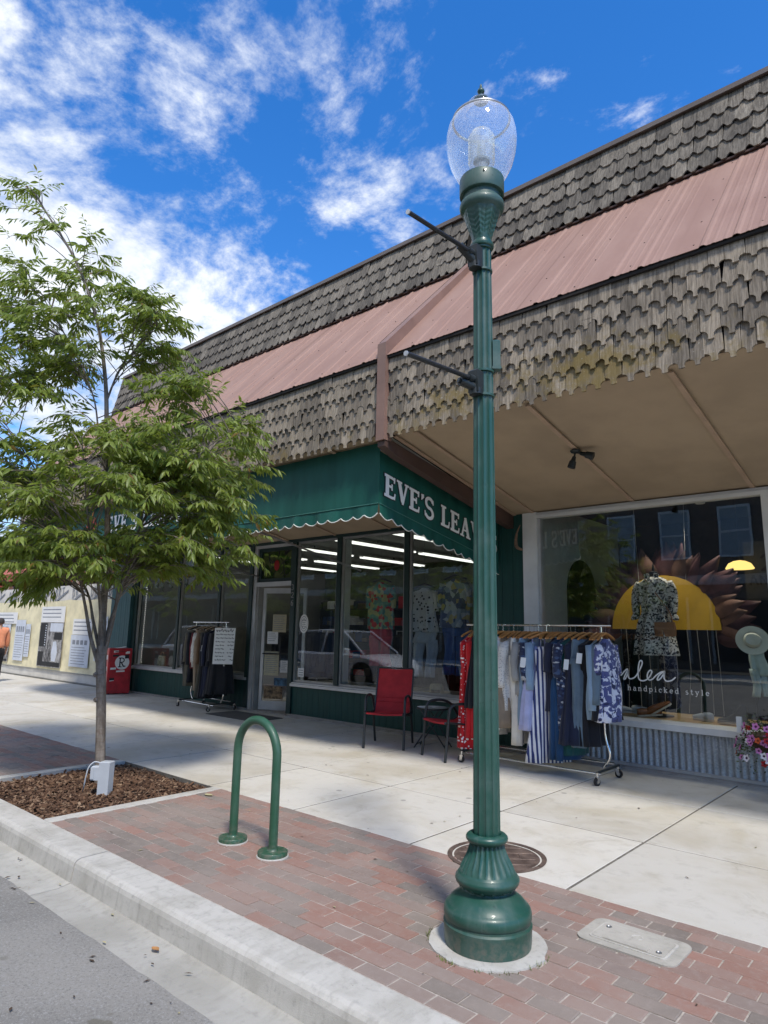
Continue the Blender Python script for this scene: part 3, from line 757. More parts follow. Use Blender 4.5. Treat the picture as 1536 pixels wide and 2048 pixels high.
m = MB(); m.prism([(-0.12, -0.093), (0.10, -0.093), (0.10, -0.055), (-0.12, -0.055)], IDENT, 0.010, 0.016); m.build('pull_plate', 'lid_concrete', lid)
for sx in (-0.145, 0.145):
    m = MB(); m.lathe([(0.014, 0.010), (0.014, 0.0150), (0.010, 0.0150), (0.008, 0.0128)], 14, (sx, 0.05 if sx < 0 else -0.06, 0)); m.build('bolt', 'steel_grey', lid, True)
m = MB(); xx = -0.07
m.stroke([(x * 0.05, y * 0.05) for x, y in arc(0, 0, .5, .5, -60, 200, 9)], 0.008, lambda u, v, w: (u + 0.01, v + 0.03, w), 0.014, 0.011); m.build('mark', 'kerb_concrete', lid)

# ---- litter: small dark leaves and specks on the paving, one mesh each group
lit = MB(); rng = random.Random(11)
for i in range(122):
    if i < 80: x, y, z = rng.uniform(-9, 0), rng.uniform(2.45, 7.7), 0.003
    elif i < 115: x, y, z = rng.uniform(-6.5, -1.5), rng.uniform(1.75, 2.12), ROAD_Z + 0.007
    else: x, y, z = rng.uniform(-5, -1.5), rng.uniform(0.8, 1.8), ROAD_Z + 0.012
    L = rng.uniform(0.006, 0.024); W = L * rng.uniform(0.25, 0.5); a = rng.uniform(0, 6.3)
    ca, sa = math.cos(a), math.sin(a)
    pts = [(-L, 0, 0), (0, -W, .002), (L, 0, .001), (0, W, .003)]
    lit.add([(x + p[0] * ca - p[1] * sa, y + p[0] * sa + p[1] * ca, z + p[2] + 0.002) for p in pts], [(0, 1, 2, 3)], 0 if rng.random() < 0.8 else 1)
simple('leaf_orange', (0.34, 0.17, 0.06), 0.8, var=0.2)
simple('litter_brown', (0.06, 0.035, 0.018), 0.8, var=0.3); simple('litter_pale', (0.34, 0.30, 0.17), 0.8)
lo = struct(lit.build('leaf_litter', ['litter_brown', 'litter_pale']), 'stuff'); lo['label'] = 'small fallen leaves and specks scattered over pavement and gutter'
for (x, y, z, s, mt, lb) in ((-3.33, 2.05, ROAD_Z + .006, .032, 'leaf_orange', 'curled brown dead leaf lying in the concrete gutter'), (-5.35, 3.72, .004, .055, 'litter_pale', 'pale green fallen leaf on bricks by the tree pit edging')):
    m = MB(); m.grid(lambda u, v: (x + (u - .5) * 2 * s, y + (v - .5) * s * math.sin(PI * min(1, max(0, u * .96 + .02))) * 1.1, z + 0.005 * (2 * v - 1) ** 2 + 0.004 * u), 8, 4)
    tag(m.build('fallen_leaf', mt, smooth=True), lb, 'leaf')
# stain strokes on kerb: chalk mark

# ================================================================== BUILDINGS
EAVE_Y, EAVE_Z = 5.28, 4.56
TOP_Y, TOP_Z = 7.02, 6.49
UPB = (6.96, 6.45); UPT = (7.20, 7.42)
SOF_SLOPE = (3.645 - 3.12) / (7.92 - 5.30)
def sof_z(y): return 3.12 + (F - y) * SOF_SLOPE
DIVX0, DIVX1 = -4.725, -4.60
eve = thing('shop_building', 'single storey shop with dark green boarded front and red door display windows', 'building', (-9.7, F, 0))
eve['label'] = 'shop with dark green boarded front, metal roof and grey shingles behind the tree'
alea = thing('shop_building', 'shop with white framed window over corrugated metal wall and grey shingle eaves', 'building', (-0.5, F, 0))
def P(o): return o.location
def sub(mb, name, mats, parent, smooth=False):
    """build in world coordinates under a parent that is an un-rotated Empty"""
    off = Vector((0, 0, 0)); p = parent
    while p: off += p.location; p = p.parent
    o = mb.build(name, mats, parent, smooth)
    o.location = -off
    return o
# ---- shingles
def notch_poly(w, L, tip, r, style=0):
    h = w / 2
    if style == 0:
        a = [(h, L), (-h, L)]
        left = [(-h + r * math.cos(R(t)), tip + r * math.sin(R(t))) for t in (90, 66, 44, 22, 0)]
        left += [(-h + r * 0.93, 0.004), (-h + r * 1.15, 0)]
        return a + left + [(-x, y) for x, y in reversed(left)]
    left = [(-h, tip + 0.038), (-h + 0.012, tip + 0.030), (-h + 0.030, tip + 0.004), (-h + 0.040, 0.006), (-h + 0.050, 0)]
    return [(h, L), (-h, L)] + left + [(-x, y) for x, y in reversed(left)]
def shingle_band(bld, x0, x1, pb, pt, courses, expo, w, mat, nparts, style, holes=0.0, seed=1):
    """courses laid from pb (bottom y,z) up to pt (top y,z)"""
    rg = random.Random(seed)
    d = Vector((0, pt[0] - pb[0], pt[1] - pb[1])); d.normalize()
    nrm = Vector((0, -d.z, d.y))                   # outward (towards the street)
    band = bpy.data.objects.new('shingle_band', None); COL.objects.link(band); band.parent = bld
    band.location = Vector((0, pb[0], pb[1])) - bld.location
    L = expo * 1.55
    meshes = []; widths = []
    NM = 8
    for k in range(NM):
        ww = w * (0.84 + 0.34 * k / (NM - 1)); widths.append(ww)
        poly = notch_poly(ww - 0.003, L, 0.022 + rg.uniform(-.007, .007), ww * (0.355 + rg.uniform(-.03, .03)), style)
        mb = MB(); T = 0.015 + 0.005 * rg.random()
        # local u across, v up the slope, w outwards; butts thick at the tip, thin at the top
        mb.prism(poly, lambda u, v, q, T=T: (u, *(d * v + nrm * (q * (1 - 0.75 * v / L)))[1:]), 0.0, T)
        meshes.append(mb.mesh('shingle', mat))
    lst = []
    for c in range(courses):
        x = x0 + (0.0 if c % 2 else 0.0)
        first = True
        while x < x1 - 0.02:
            k = rg.randrange(NM) if not first else rg.choice((0, 3, 7)); first = False
            if x + widths[k] > x1 + 0.012: 
                k = 0
                if x + widths[k] > x1 + 0.02: break
            v = expo * c + rg.uniform(-0.005, 0.005)
            pos = d * v + nrm * 0.032
            lst.append((x + widths[k] / 2, pos, k, rg.gauss(0, 0.022 if rg.random() < .93 else .09), -rg.uniform(0.045, 0.095) + (.06 if rg.random() < .06 else 0), 0.66 if (c == courses - 1 and style == 0) else 1.0))
            x += widths[k]
    def vis(t):
        dd = in_view(t[0], pb[0] + t[1].y, pb[1] + t[1].z, 0.0)
        return dd if dd else 500 + abs(t[0])
    lst.sort(key=vis)
    far = MB()
    for i, (x, pos, k, rot, lift, zs) in enumerate(lst):
        q = Matrix.Rotation(rot, 4, nrm) @ Matrix.Rotation(lift, 4, 'X') @ Matrix.Diagonal((1, 1, zs, 1))
        if i < nparts:
            o = bpy.data.objects.new('shingle', meshes[k]); COL.objects.link(o); o.parent = band
            o.matrix_local = Matrix.Translation((x, pos.y, pos.z)) @ q
        else:
            me = meshes[k]; tm = Matrix.Translation((x, pos.y, pos.z)) @ q
            far.add([tm @ v.co for v in me.vertices], [tuple(p.vertices) for p in me.polygons])
    if far.v: struct(far.build('far_shingles', mat, band), 'stuff')
    return band
LOWB, LOWT = (5.262, 3.585), (5.262, 4.56)
shingle_band(alea, DIVX1, 3.2, LOWB, LOWT, 5, 0.190, 0.127, 'shingle_low', 170, 0, seed=4)
shingle_band(eve, -14.9, DIVX0, LOWB, LOWT, 5, 0.190, 0.127, 'shingle_low', 150, 0, seed=5)
shingle_band(alea, -4.70, 3.2, UPB, UPT, 4, 0.232, 0.152, 'shingle_up', 130, 1, 0.0, seed=6)
shingle_band(eve, -14.9, -4.70, UPB, UPT, 4, 0.232, 0.152, 'shingle_up', 145, 1, 0.0, seed=8)
# ---- metal roof: ribbed sheets
def ribbed(x0, x1):
    pts = []; x = x0; k = 0
    pitch = 0.2445
    st = math.ceil((x0 + 4.465) / pitch) * pitch - 4.465
    pts.append((x0, 0.0))
    x = st
    while x < x1 - 0.05:
        if x > x0 + 0.04:
            pts += [(x - 0.030, 0.0), (x - 0.012, 0.012), (x + 0.012, 0.012), (x + 0.030, 0.0)]
        for mx in (0.081, 0.163):
            if x0 + 0.03 < x + mx < x1 - 0.03: pts += [(x + mx - 0.016, 0.0), (x + mx - 0.006, 0.003), (x + mx + 0.006, 0.003), (x + mx + 0.016, 0.0)]
        x += pitch
    pts.append((x1, 0.0))
    return pts
rs = Vector((0, TOP_Y - 5.195, TOP_Z - 4.545)); RSL = rs.length; rs.normalize(); rn = Vector((0, -rs.z, rs.y))
def metal_roof(bld, x0, x1):
    ro = bpy.data.objects.new('metal_roof', None); COL.objects.link(ro); ro.parent = bld; ro.location = -bld.location
    ss = 0.2445 * 3; x = math.floor((x0 + 4.465) / ss) * ss - 4.465 + 0.04
    cuts = [x0]
    while x < x1 - .1:
        if x > x0 + .1: cuts.append(x)
        x += ss
    cuts.append(x1)
    for i_, (xa, xb) in enumerate(zip(cuts[:-1], cuts[1:])):
        pr = ribbed(xa, xb); mb = MB(); n = len(pr); lift = random.uniform(0, .003); dl = random.uniform(-.006, .006)
        vs = []
        for s_, dn in ((dl, 0.0), (RSL * .5, 0.0), (RSL + 0.05, 0.0), (dl, -0.004), (RSL * .5, -.004), (RSL + 0.05, -0.004)):
            for x, h in pr:
                vs.append(Vector((x, 5.195, 4.545)) + rs * s_ + rn * (h + dn + lift + (.003 * noise.noise(Vector((x * 3, s_, 0))) if 0 < s_ < RSL else 0)))
        fs = []
        for r_ in (0, 1): fs += [(r_ * n + i, r_ * n + i + 1, (r_ + 1) * n + i + 1, (r_ + 1) * n + i) for i in range(n - 1)]
        for r_ in (3, 4): fs += [(r_ * n + i, (r_ + 1) * n + i, (r_ + 1) * n + i + 1, r_ * n + i + 1) for i in range(n - 1)]
        fs += [(i, 3 * n + i, 3 * n + i + 1, i + 1) for i in range(n - 1)]
        mb.add(vs, fs); mb.build('roof_sheet', 'metal_roof', ro)
    m2 = MB(); m2.box(x0, x1, 5.205, 5.262, 4.515, 4.542); sub(m2, 'lip_shade_strip', 'felt', bld)  # dark strip added to stand for the shade beneath the roof lip
    # screw heads in staggered rows
    sm = MB(); sm.lathe([(0.008, 0.0), (0.008, 0.004), (0.004, 0.007)], 6)
    me = sm.mesh('screw', 'cast_iron')
    rg = random.Random(int(-x0 * 10)); q = rn.to_track_quat('Z', 'Y').to_euler()
    cnt = 0
    for s_ in (0.12, 0.72, 1.30, 1.95, 2.5):
        x = x0 + 0.3
        while x < min(x1 - 0.1, 0.2) and cnt < 150:
            if x > -9:
                p = Vector((x + rg.uniform(-.03, .03), 5.195, 4.545)) + rs * (s_ + rg.uniform(-.02, .02)) + rn * 0.001
                o = inst('screw', me, ro, p, q); cnt += 1
            x += 0.489
    return ro
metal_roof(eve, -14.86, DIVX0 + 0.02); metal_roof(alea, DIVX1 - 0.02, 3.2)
def shell(bld, x0, x1):
    m = MB()   # felt backing under shingles, deck, rear walls
    m.box(x0, x1, 5.285, 5.33, 3.69, 4.52)
    m.add([(x0, UPB[0] + .008, UPB[1] - .1), (x1, UPB[0] + .008, UPB[1] - .1), (x1, UPT[0] + .008, UPT[1]), (x0, UPT[0] + .008, UPT[1]), (x0, 7.5, UPB[1] - .1), (x1, 7.5, UPB[1] - .1), (x1, 7.5, UPT[1]), (x0, 7.5, UPT[1])],
          [(0, 1, 2, 3), (7, 6, 5, 4), (3, 2, 6, 7), (0, 4, 5, 1), (0, 3, 7, 4), (1, 5, 6, 2)])
    m.box(x0, x1, 7.5, 16, 6.2, 6.5); m.box(x0, x1, 15.8, 16, 0, 6.2)
    sub(m, 'roof_backing', 'felt', bld)
    m = MB()  # coping
    m.box(x0, x1, 7.150, 7.36, 7.425, 7.465); m.box(x0, x1, 7.125, 7.148, 7.412, 7.472)
    sub(m, 'coping', 'coping_brown', bld)
    m = MB(); m.add([(x0, 5.33, 4.5), (x1, 5.33, 4.5), (x1, 7.1, 6.35), (x0, 7.1, 6.35)], [(0, 1, 2, 3)]); sub(m, 'roof_deck', 'felt', bld)
    m = MB()  # dark flashing line under the upper shingles
    m.box(x0, x1, 6.945, 7.0, 6.455, 6.475); sub(m, 'flashing', 'dark_beam', bld)
shell(eve, -14.88, -4.701); shell(alea, -4.699, 3.2)
# gable end trim on the far end of the green shop
m = MB()
prof = [(5.24, 3.55), (5.24, 4.60), (7.0, 6.52), (7.18, 7.46), (7.3, 7.46), (7.12, 6.47), (5.36, 4.54), (5.36, 3.55)]
m.prism(prof, lambda u, v, w: (w, u, v), -14.99, -14.87); sub(m, 'gable_trim', 'coping_brown', eve)
m = MB(); m.prism([(5.3, 3.6), (5.3, 4.5), (7.1, 6.45), (7.3, 7.4), (16, 7.4), (16, 0.0), (F + 0.1, 0.0), (F + 0.1, 3.12)], lambda u, v, w: (w, u, v), -14.93, -14.90); sub(m, 'side_wall', 'green_board', eve)
# divider between the two roofs
m = MB(); m.box(DIVX0, DIVX1 - 0.002, 5.175, 5.30, 3.565, 4.70); sub(m, 'divider_post', 'trim_brown', eve)
m = MB(); a = Vector((0, 5.175, 4.695)); e = Vector((0, 7.03, 6.60)); dd = (e - a).normalized(); nn = Vector((0, -dd.z, dd.y))
vs = []
for x in (DIVX0 + 0.003, DIVX1 - 0.004):
    vs += [(x, *(a)[1:]), (x, *(e)[1:]), (x, *(e - nn * 0.15)[1:]), (x, *(a - nn * 0.12)[1:])]
m.add(vs, [(0, 1, 2, 3), (7, 6, 5, 4), (0, 4, 5, 1), (1, 5, 6, 2), (2, 6, 7, 3), (3, 7, 4, 0)]); sub(m, 'divider_rail', 'trim_brown', eve)
m = MB(); dx = DIVX0 - 0.07
m.add([(dx, *(a + nn * -0.045 + dd * 0.05)[1:]), (DIVX0 + 0.002, *(a + nn * 0.004 + dd * 0.05)[1:]), (DIVX0 + 0.002, *(e + nn * 0.004)[1:]), (dx, *(e + nn * -0.045)[1:])], [(0, 1, 2, 3)])
sub(m, 'flashing', 'alu_dull', eve)
m = MB(); m.prism([(5.20, 3.565), (5.20, 3.60), (F, 3.13), (F, 2.93), (5.42, 3.42), (5.20, 3.50)], lambda u, v, w: (w, u, v), DIVX0 + 0.01, DIVX1 - 0.01); sub(m, 'soffit_beam', 'dark_beam', eve)
# ---- soffits with battens
def soffit(bld, x0, x1, bx):
    so = bpy.data.objects.new('soffit', None); COL.objects.link(so); so.parent = bld; so.location = -bld.location
    cuts = [x0] + sorted(q for q in bx if x0 + .05 < q < x1 - .05) + [x1]
    for a_, b_ in zip(cuts[:-1], cuts[1:]):
        m = MB(); dz = random.uniform(0, .003)
        m.prism([(5.30, sof_z(5.30) + .02 + dz), (F + 0.1, sof_z(F + 0.1) + dz), (F + 0.1, sof_z(F + 0.1) + 0.03), (5.30, sof_z(5.30) + 0.05)], lambda u, v, w: (w, u, v), a_ + .001, b_ - .001)
        m.build('soffit_panel', 'soffit_brown', so)
    for x in bx:
        m = MB(); m.prism([(5.34, sof_z(5.34) - 0.014), (F - 0.005, sof_z(F) - 0.014), (F - 0.005, sof_z(F) - 0.0005), (5.34, sof_z(5.34) - 0.0005)], lambda u, v, w: (w, u, v), x - 0.024, x + 0.024)
        o = m.build('batten', 'batten_brown', so)
soffit(alea, DIVX1 - 0.01, 3.2, [-4.585, -4.30, -2.94, -1.63, -0.32, 1.0, 2.3])
soffit(eve, -14.9, DIVX0 + 0.01, [-5.6, -6.85, -8.1, -9.35, -10.6, -11.85, -13.1])

# ---- green shop front
m = MB(); m.box(-14.8, -10.33, F - 0.05, F + 0.2, 0, 0.035); m.box(-9.14, -4.46, F - 0.05, F + 0.2, 0, 0.045); sub(m, 'plinth', 'rough_concrete', eve)
def boardwall(bld, x0, x1, z0, z1, mat, bw=0.105, y=F, name='board_wall'):
    wl_ = bpy.data.objects.new(name, None); COL.objects.link(wl_); wl_.parent = bld
    wl_.location = Vector((x0, y, z0)) - bld.location
    n = max(1, round((x1 - x0) / bw)); w = (x1 - x0) / n; h = z1 - z0
    me = MB().prism([(0.0035, 0), (w - 0.0035, 0), (w - 0.001, 0.006), (w - 0.001, 0.05), (0.001, 0.05), (0.001, 0.006)], IDENT, 0, h).mesh('board', mat)
    for i in range(n): inst('board', me, wl_, (i * w, random.uniform(-.0012, .0012), 0))
    m = MB(); m.box(0, n * w, 0.052, 0.12, 0, h); m.build('backing', mat, wl_)
    return wl_
boardwall(eve, -14.75, -10.36, 0.035, 0.545, 'green_board')
boardwall(eve, -9.10, -5.22, 0.045, 0.525, 'green_board', 0.14)
boardwall(eve, -5.14, -4.46, 0.045, 3.12, 'green_board', 0.17)
boardwall(eve, -15.78, -14.84, 0.03, 3.35, 'teal_board', 0.10, F - 0.12)
def sill(x0, x1, z, bld=eve):
    m = MB(); m.prism([(F - 0.065, z - 0.005), (F - 0.065, z + 0.035), (F - 0.03, z + 0.045), (F - 0.03, z + 0.058), (F + 0.02, z + 0.07), (F + 0.12, z + 0.07), (F + 0.12, z - 0.005)], lambda u, v, w: (w, u, v), x0, x1)
    return sub(m, 'window_sill', 'alu', bld)
sill(-14.72, -10.37, 0.545); sill(-9.09, -5.22, 0.525)
posts = [(-14.84, -14.70), (-12.98, -12.90), (-11.48, -11.40), (-10.44, -10.34), (-9.20, -9.09), (-8.05, -7.95), (-6.55, -6.46), (-5.24, -5.14)]
for a, b in posts:
    z0 = 0.04 if (a in (-14.84, -10.44, -9.20)) else 0.60
    m = MB(); m.box(a, b, F - 0.035 if z0 < .1 else F - 0.02, F + 0.09, z0, 3.075); sub(m, 'window_post', 'frame_green', eve)
m = MB(); m.box(-14.84, -5.0, F - 0.03, F + 0.1, 3.076, 3.125); sub(m, 'head_beam', 'frame_green', eve)
bays = [(-14.70, -12.98, .615), (-12.90, -11.48, .615), (-11.40, -10.44, .615), (-9.09, -8.05, .595), (-7.95, -6.55, .595), (-6.46, -5.24, .595)]
def window(bld, x0, x1, z0, z1, fr='alu_dull', t=0.035, y=F + 0.03):
    w = bpy.data.objects.new('window', None); COL.objects.link(w); w.parent = bld
    w.location = Vector(((x0 + x1) / 2, y, z0)) - bld.location
    h = (x1 - x0) / 2; H = z1 - z0
    for nm, b in (('frame_left', (-h, -h + t, -.02, .03, 0, H)), ('frame_right', (h - t, h, -.02, .03, 0, H)), ('frame_bottom', (-h + t, h - t, -.02, .03, 0, t * .8)), ('frame_top', (-h + t, h - t, -.02, .03, H - t, H))):
        m = MB(); m.box(*b); m.build('frame', fr, w)
    m = MB(); m.box(-h + t * .6, h - t * .6, 0.002, 0.008, t * .5, H - t * .5); m.build('pane', 'glass', w)
    return w
for a, b, z in bays: window(eve, a, b, z, 3.075)
# door bay
m = MB(); m.box(-10.335, -10.24, F - 0.01, F + 0.12, 0.0, 3.075); sub(m, 'door_jamb', 'alu', eve)
m = MB(); m.box(-10.235, -10.18, F + 0.01, F + 0.12, 0.0, 2.29); sub(m, 'door_jamb', 'alu_dull', eve)
m = MB(); m.box(-10.238, -9.205, F - 0.012, F + 0.1, 2.29, 2.37); sub(m, 'door_head', 'alu', eve)
m = MB(); m.box(-10.238, -9.205, F - 0.012, F + 0.1, 3.02, 3.074); sub(m, 'door_head', 'alu', eve)
m = MB(); m.box(-10.3, -9.2, F - 0.03, F + 0.5, -0.02, 0.018); sub(m, 'threshold', 'rough_concrete', eve)
tr = bpy.data.objects.new('transom', None); COL.objects.link(tr); tr.parent = eve; tr.location = Vector((-9.72, F + 0.05, 2.70)) - eve.location
for b in ((-.515, -.43, -.03, .03, -.33, .32), (.43, .515, -.03, .03, -.33, .32), (-.43, .43, -.03, .03, -.33, -.265), (-.43, .43, -.03, .03, .255, .32)):
    m = MB(); m.box(*b); m.build('frame', 'frame_green', tr)
m = MB(); m.box(-.43, .43, 0, .006, -.265, .255); m.build('stained_pane', 'stained_glass', tr)
rg = random.Random(5)
for k in range(22):      # leading of the leaf pattern
    a = (rg.uniform(-.42, .42), rg.uniform(-.26, .25)); ang = rg.uniform(0, 6.28); L = rg.uniform(.10, .26)
    pts = [(max(-.43, min(.43, a[0] + L * t * math.cos(ang + t * 1.3))), max(-.265, min(.255, a[1] + L * t * math.sin(ang + t * 1.3)))) for t in (0, .25, .5, .75, 1)]
    m = MB(); m.stroke(pts, 0.013, lambda u, v, w: (u, w, v), -0.006 - k * 0.0003, -0.001); m.build('lead_came', 'ink_black', tr)
simple('apple_red', (0.30, 0.012, 0.012), 0.3)
m = MB(); m.prism([(x * .075, y * .10 - .02) for x, y in arc(0, 0, 1, 1, 0, 350, 16)], lambda u, v, w: (u, w, v), -.012, -.0135 + .006); m.build('apple_glass', 'apple_red', tr)
# door leaf, opened inwards
dl = bpy.data.objects.new('door', None); COL.objects.link(dl); dl.parent = eve
dl.location = Vector((-10.17, F + 0.13, 0.02)) - eve.location; dl.rotation_euler = (0, 0, R(24))
for b in ((0, .06, -.02, .02, 0, 2.25), (.84, .90, -.02, .02, 0, 2.25), (.06, .84, -.02, .02, 0, .16), (.06, .84, -.02, .02, 2.15, 2.25)):
    m = MB(); m.box(*b); m.build('frame', 'alu', dl)
m = MB(); m.box(.05, .85, -.003, .003, .15, 2.16); m.build('pane', 'glass', dl)
m = MB(); m.tube([(.06, -.06, 1.02), (.84, -.06, 1.02)], .012, 8); m.build('push_bar', 'black_plastic', dl, True)
simple('poster_photo', (0.20, 0.13, 0.07), 0.6, var=0.9, scale=14); simple('poster_blue', (0.05, 0.12, 0.20), 0.6, var=0.6, scale=12)
for (x0, x1, z0, z1, mt) in ((.22, .50, 1.42, 1.75, 'paper_cream'), (.12, .34, 1.20, 1.43, 'paper_white'), (.08, .38, .62, 1.06, 'paper_cream'), (.42, .60, .68, .90, 'paper_white'), (.10, .48, .20, .42, 'poster_photo'), (.30, .78, .44, .58, 'poster_blue')):
    m = MB(); m.box(x0, x1, -.009, -.006, z0, z1); m.build('poster', mt, dl)
    if mt.startswith('paper'):
        pm = MB(); n = int((z1 - z0) / .035)
        for i in range(1, n): pm.box(x0 + .02, x1 - .02 - random.uniform(0, .06), -.0105, -.0092, z1 - i * .035, z1 - i * .035 + .010)
        pm.build('print_lines', 'ink_grey', dl)
m = MB(); zz = 2.20
for ch in '326':
    letter(m, ch, SERIF, 0.10, lambda u, v, w, o=zz: (-9.185 + u, w, o + v), F - 0.0375, F - 0.034); zz -= 0.14
sub(m, 'house_number', 'alu_dull', eve)
# decals on the glass
dc = MB(); dc.prism([(0.115 * x, 0.165 * y) for x, y in arc(0, 0, 1, 1, 0, 348, 30)], lambda u, v, w: (-8.88 + u, w, 1.60 + v), F + 0.0275, F + 0.0285)
o = sub(dc, 'round_decal', 'paper_white', eve)
dc = MB(); dc.stroke([(0.088 * x, 0.128 * y) for x, y in arc(0, 0, 1, 1, 0, 360, 30)], 0.010, lambda u, v, w: (-8.88 + u, w, 1.60 + v), F + 0.0262, F + 0.0272)
dc.stroke([(0.06 * x, 0.085 * y) for x, y in arc(0, 0, 1, 1, 30, 330, 20)], 0.012, lambda u, v, w: (-8.88 + u, w, 1.60 + v), F + 0.0262, F + 0.0272)
for k in range(4): dc.stroke([(-.04, .05 - k * .034), (.0, .062 - k * .034), (.045, .05 - k * .034)], .010, lambda u, v, w: (-8.88 + u, w, 1.60 + v), F + 0.0255 - k * .0002, F + 0.0272)
sub(dc, 'decal_print', 'ink_grey', eve)
dc = MB(); dc.box(-8.98, -8.83, F + 0.0272, F + 0.0285, .68, .83); sub(dc, 'window_card', 'paper_white', eve)
dc = MB()
for k in range(3): dc.box(-8.96, -8.85, F + 0.026, F + 0.0271, .71 + k * .04, .722 + k * .04)
sub(dc, 'card_print', 'ink_grey', eve)
# painted leaf scrolls along the top of the far panes
rg = random.Random(9)
simple('scroll_paint', (0.03, 0.045, 0.02), 0.6, var=0.4)
for (x0, x1) in ((-14.5, -13.1), (-12.75, -11.6)):
    sm_ = MB()
    for k in range(16):
        cx, cz, a = rg.uniform(x0, x1), rg.uniform(2.35, 2.68), rg.uniform(0, 6.28); L = rg.uniform(.06, .13)
        sm_.stroke([(cx + L * t * math.cos(a + t), cz + L * t * math.sin(a + t)) for t in (0, .3, .6, 1)], [.012, .045, .035, .004], lambda u, v, w: (u, w, v), F + 0.0270 - k * .0003, F + 0.0285)
    sub(sm_, 'leaf_scroll', 'scroll_paint', eve)

# ---- room of the green shop
m = MB()
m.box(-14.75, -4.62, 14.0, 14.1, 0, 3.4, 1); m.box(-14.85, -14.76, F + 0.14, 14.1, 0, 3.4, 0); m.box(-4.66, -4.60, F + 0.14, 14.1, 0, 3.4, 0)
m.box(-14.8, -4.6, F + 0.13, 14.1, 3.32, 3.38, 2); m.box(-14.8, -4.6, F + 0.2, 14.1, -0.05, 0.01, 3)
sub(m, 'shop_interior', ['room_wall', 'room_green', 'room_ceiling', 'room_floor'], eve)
m = MB(); m.box(-14.6, -10.45, F + 0.13, 8.75, .50, .60); m.box(-9.05, -5.2, F + 0.13, 8.85, .48, .585); sub(m, 'display_shelf', 'room_wall', eve)
for k, (x, y0, L) in enumerate([(-14.0, 8.6, 2.4), (-14.0, 11.3, 2.4), (-12.3, 8.6, 2.4), (-12.3, 11.3, 2.4), (-10.7, 8.6, 2.4), (-10.7, 11.3, 2.4), (-9.0, 8.8, 2.4), (-9.0, 11.4, 2.4), (-7.5, 8.6, 2.4), (-7.5, 11.2, 2.4), (-6.2, 8.5, 2.4), (-6.2, 11.2, 2.4)]):
    lt = thing('tube_light', 'lit white fluorescent tube lamp under the ceiling of the green shop', 'ceiling light', (x, y0 + L / 2, 3.20), 0, 'fluorescent tubes in the green shop')
    m = MB(); m.prism([(-.09, .03), (-.06, .07), (.06, .07), (.09, .03)], lambda u, v, w: (u, w, v), -L / 2, L / 2); m.build('housing', 'tube_housing', lt)
    for sx in (-.055, .055):
        m = MB(); m.tube([(sx, -L / 2 + .03, .01), (sx, L / 2 - .03, .01)], .019, 8); m.build('tube', 'tube_light', lt, True)
    m = MB(); m.tube([(0, 0, .07), (0, 0, .118)], .012, 6); m.build('bracket', 'ink_black', lt)
# wall of stock deep in the shop, as shelves with rails of clothes
rg = random.Random(21)
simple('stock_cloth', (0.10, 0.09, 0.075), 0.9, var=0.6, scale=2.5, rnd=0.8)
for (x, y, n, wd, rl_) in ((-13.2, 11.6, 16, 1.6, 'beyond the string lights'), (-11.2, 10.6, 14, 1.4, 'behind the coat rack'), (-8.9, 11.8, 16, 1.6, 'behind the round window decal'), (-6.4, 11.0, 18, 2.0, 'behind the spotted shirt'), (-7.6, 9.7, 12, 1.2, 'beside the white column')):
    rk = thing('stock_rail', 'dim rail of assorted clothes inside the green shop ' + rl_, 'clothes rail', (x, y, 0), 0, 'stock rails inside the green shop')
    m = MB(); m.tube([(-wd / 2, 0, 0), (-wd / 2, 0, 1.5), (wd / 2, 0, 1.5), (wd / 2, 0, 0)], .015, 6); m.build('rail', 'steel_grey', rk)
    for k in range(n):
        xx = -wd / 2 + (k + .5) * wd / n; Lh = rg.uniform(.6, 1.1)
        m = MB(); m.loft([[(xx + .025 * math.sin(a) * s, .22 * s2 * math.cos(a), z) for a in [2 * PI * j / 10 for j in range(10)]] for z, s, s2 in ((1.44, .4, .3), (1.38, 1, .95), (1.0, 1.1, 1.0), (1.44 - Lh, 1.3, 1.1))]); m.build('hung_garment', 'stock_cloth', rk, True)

for bx0, lb_ in ((-14.3, 'dim shelf unit of folded clothes on the green back wall beside the long window'), (-11.6, 'dim shelf unit of folded clothes seen through the open door'), (-8.4, 'dim shelf unit of folded clothes behind the hanging shirts')):
    su = thing('shelf_unit', lb_, 'shelf', (bx0 + 1.0, 13.7, 0))
    m = MB()
    for z in (.3, .75, 1.2, 1.65, 2.1): m.box(-1.0, 1.0, -.25, .25, z - .02, z)
    m.box(-1.03, -1.0, -.25, .25, 0, 2.3); m.box(1.0, 1.03, -.25, .25, 0, 2.3); m.build('frame', 'room_dark', su)
    for z in (.3, .75, 1.2, 1.65, 2.1):
        x = -.95
        while x < .8:
            w_ = rg.uniform(.16, .3); h_ = rg.uniform(.08, .32)
            m = MB(); m.bbox(x, x + w_ - .02, -.22, .18, z, z + h_, .02); m.build('folded_stack', 'cloth_' + rg.choice(('white', 'tan', 'blue', 'red', 'olive', 'navy', 'coral', 'cream', 'teal', 'brown')), su); x += w_
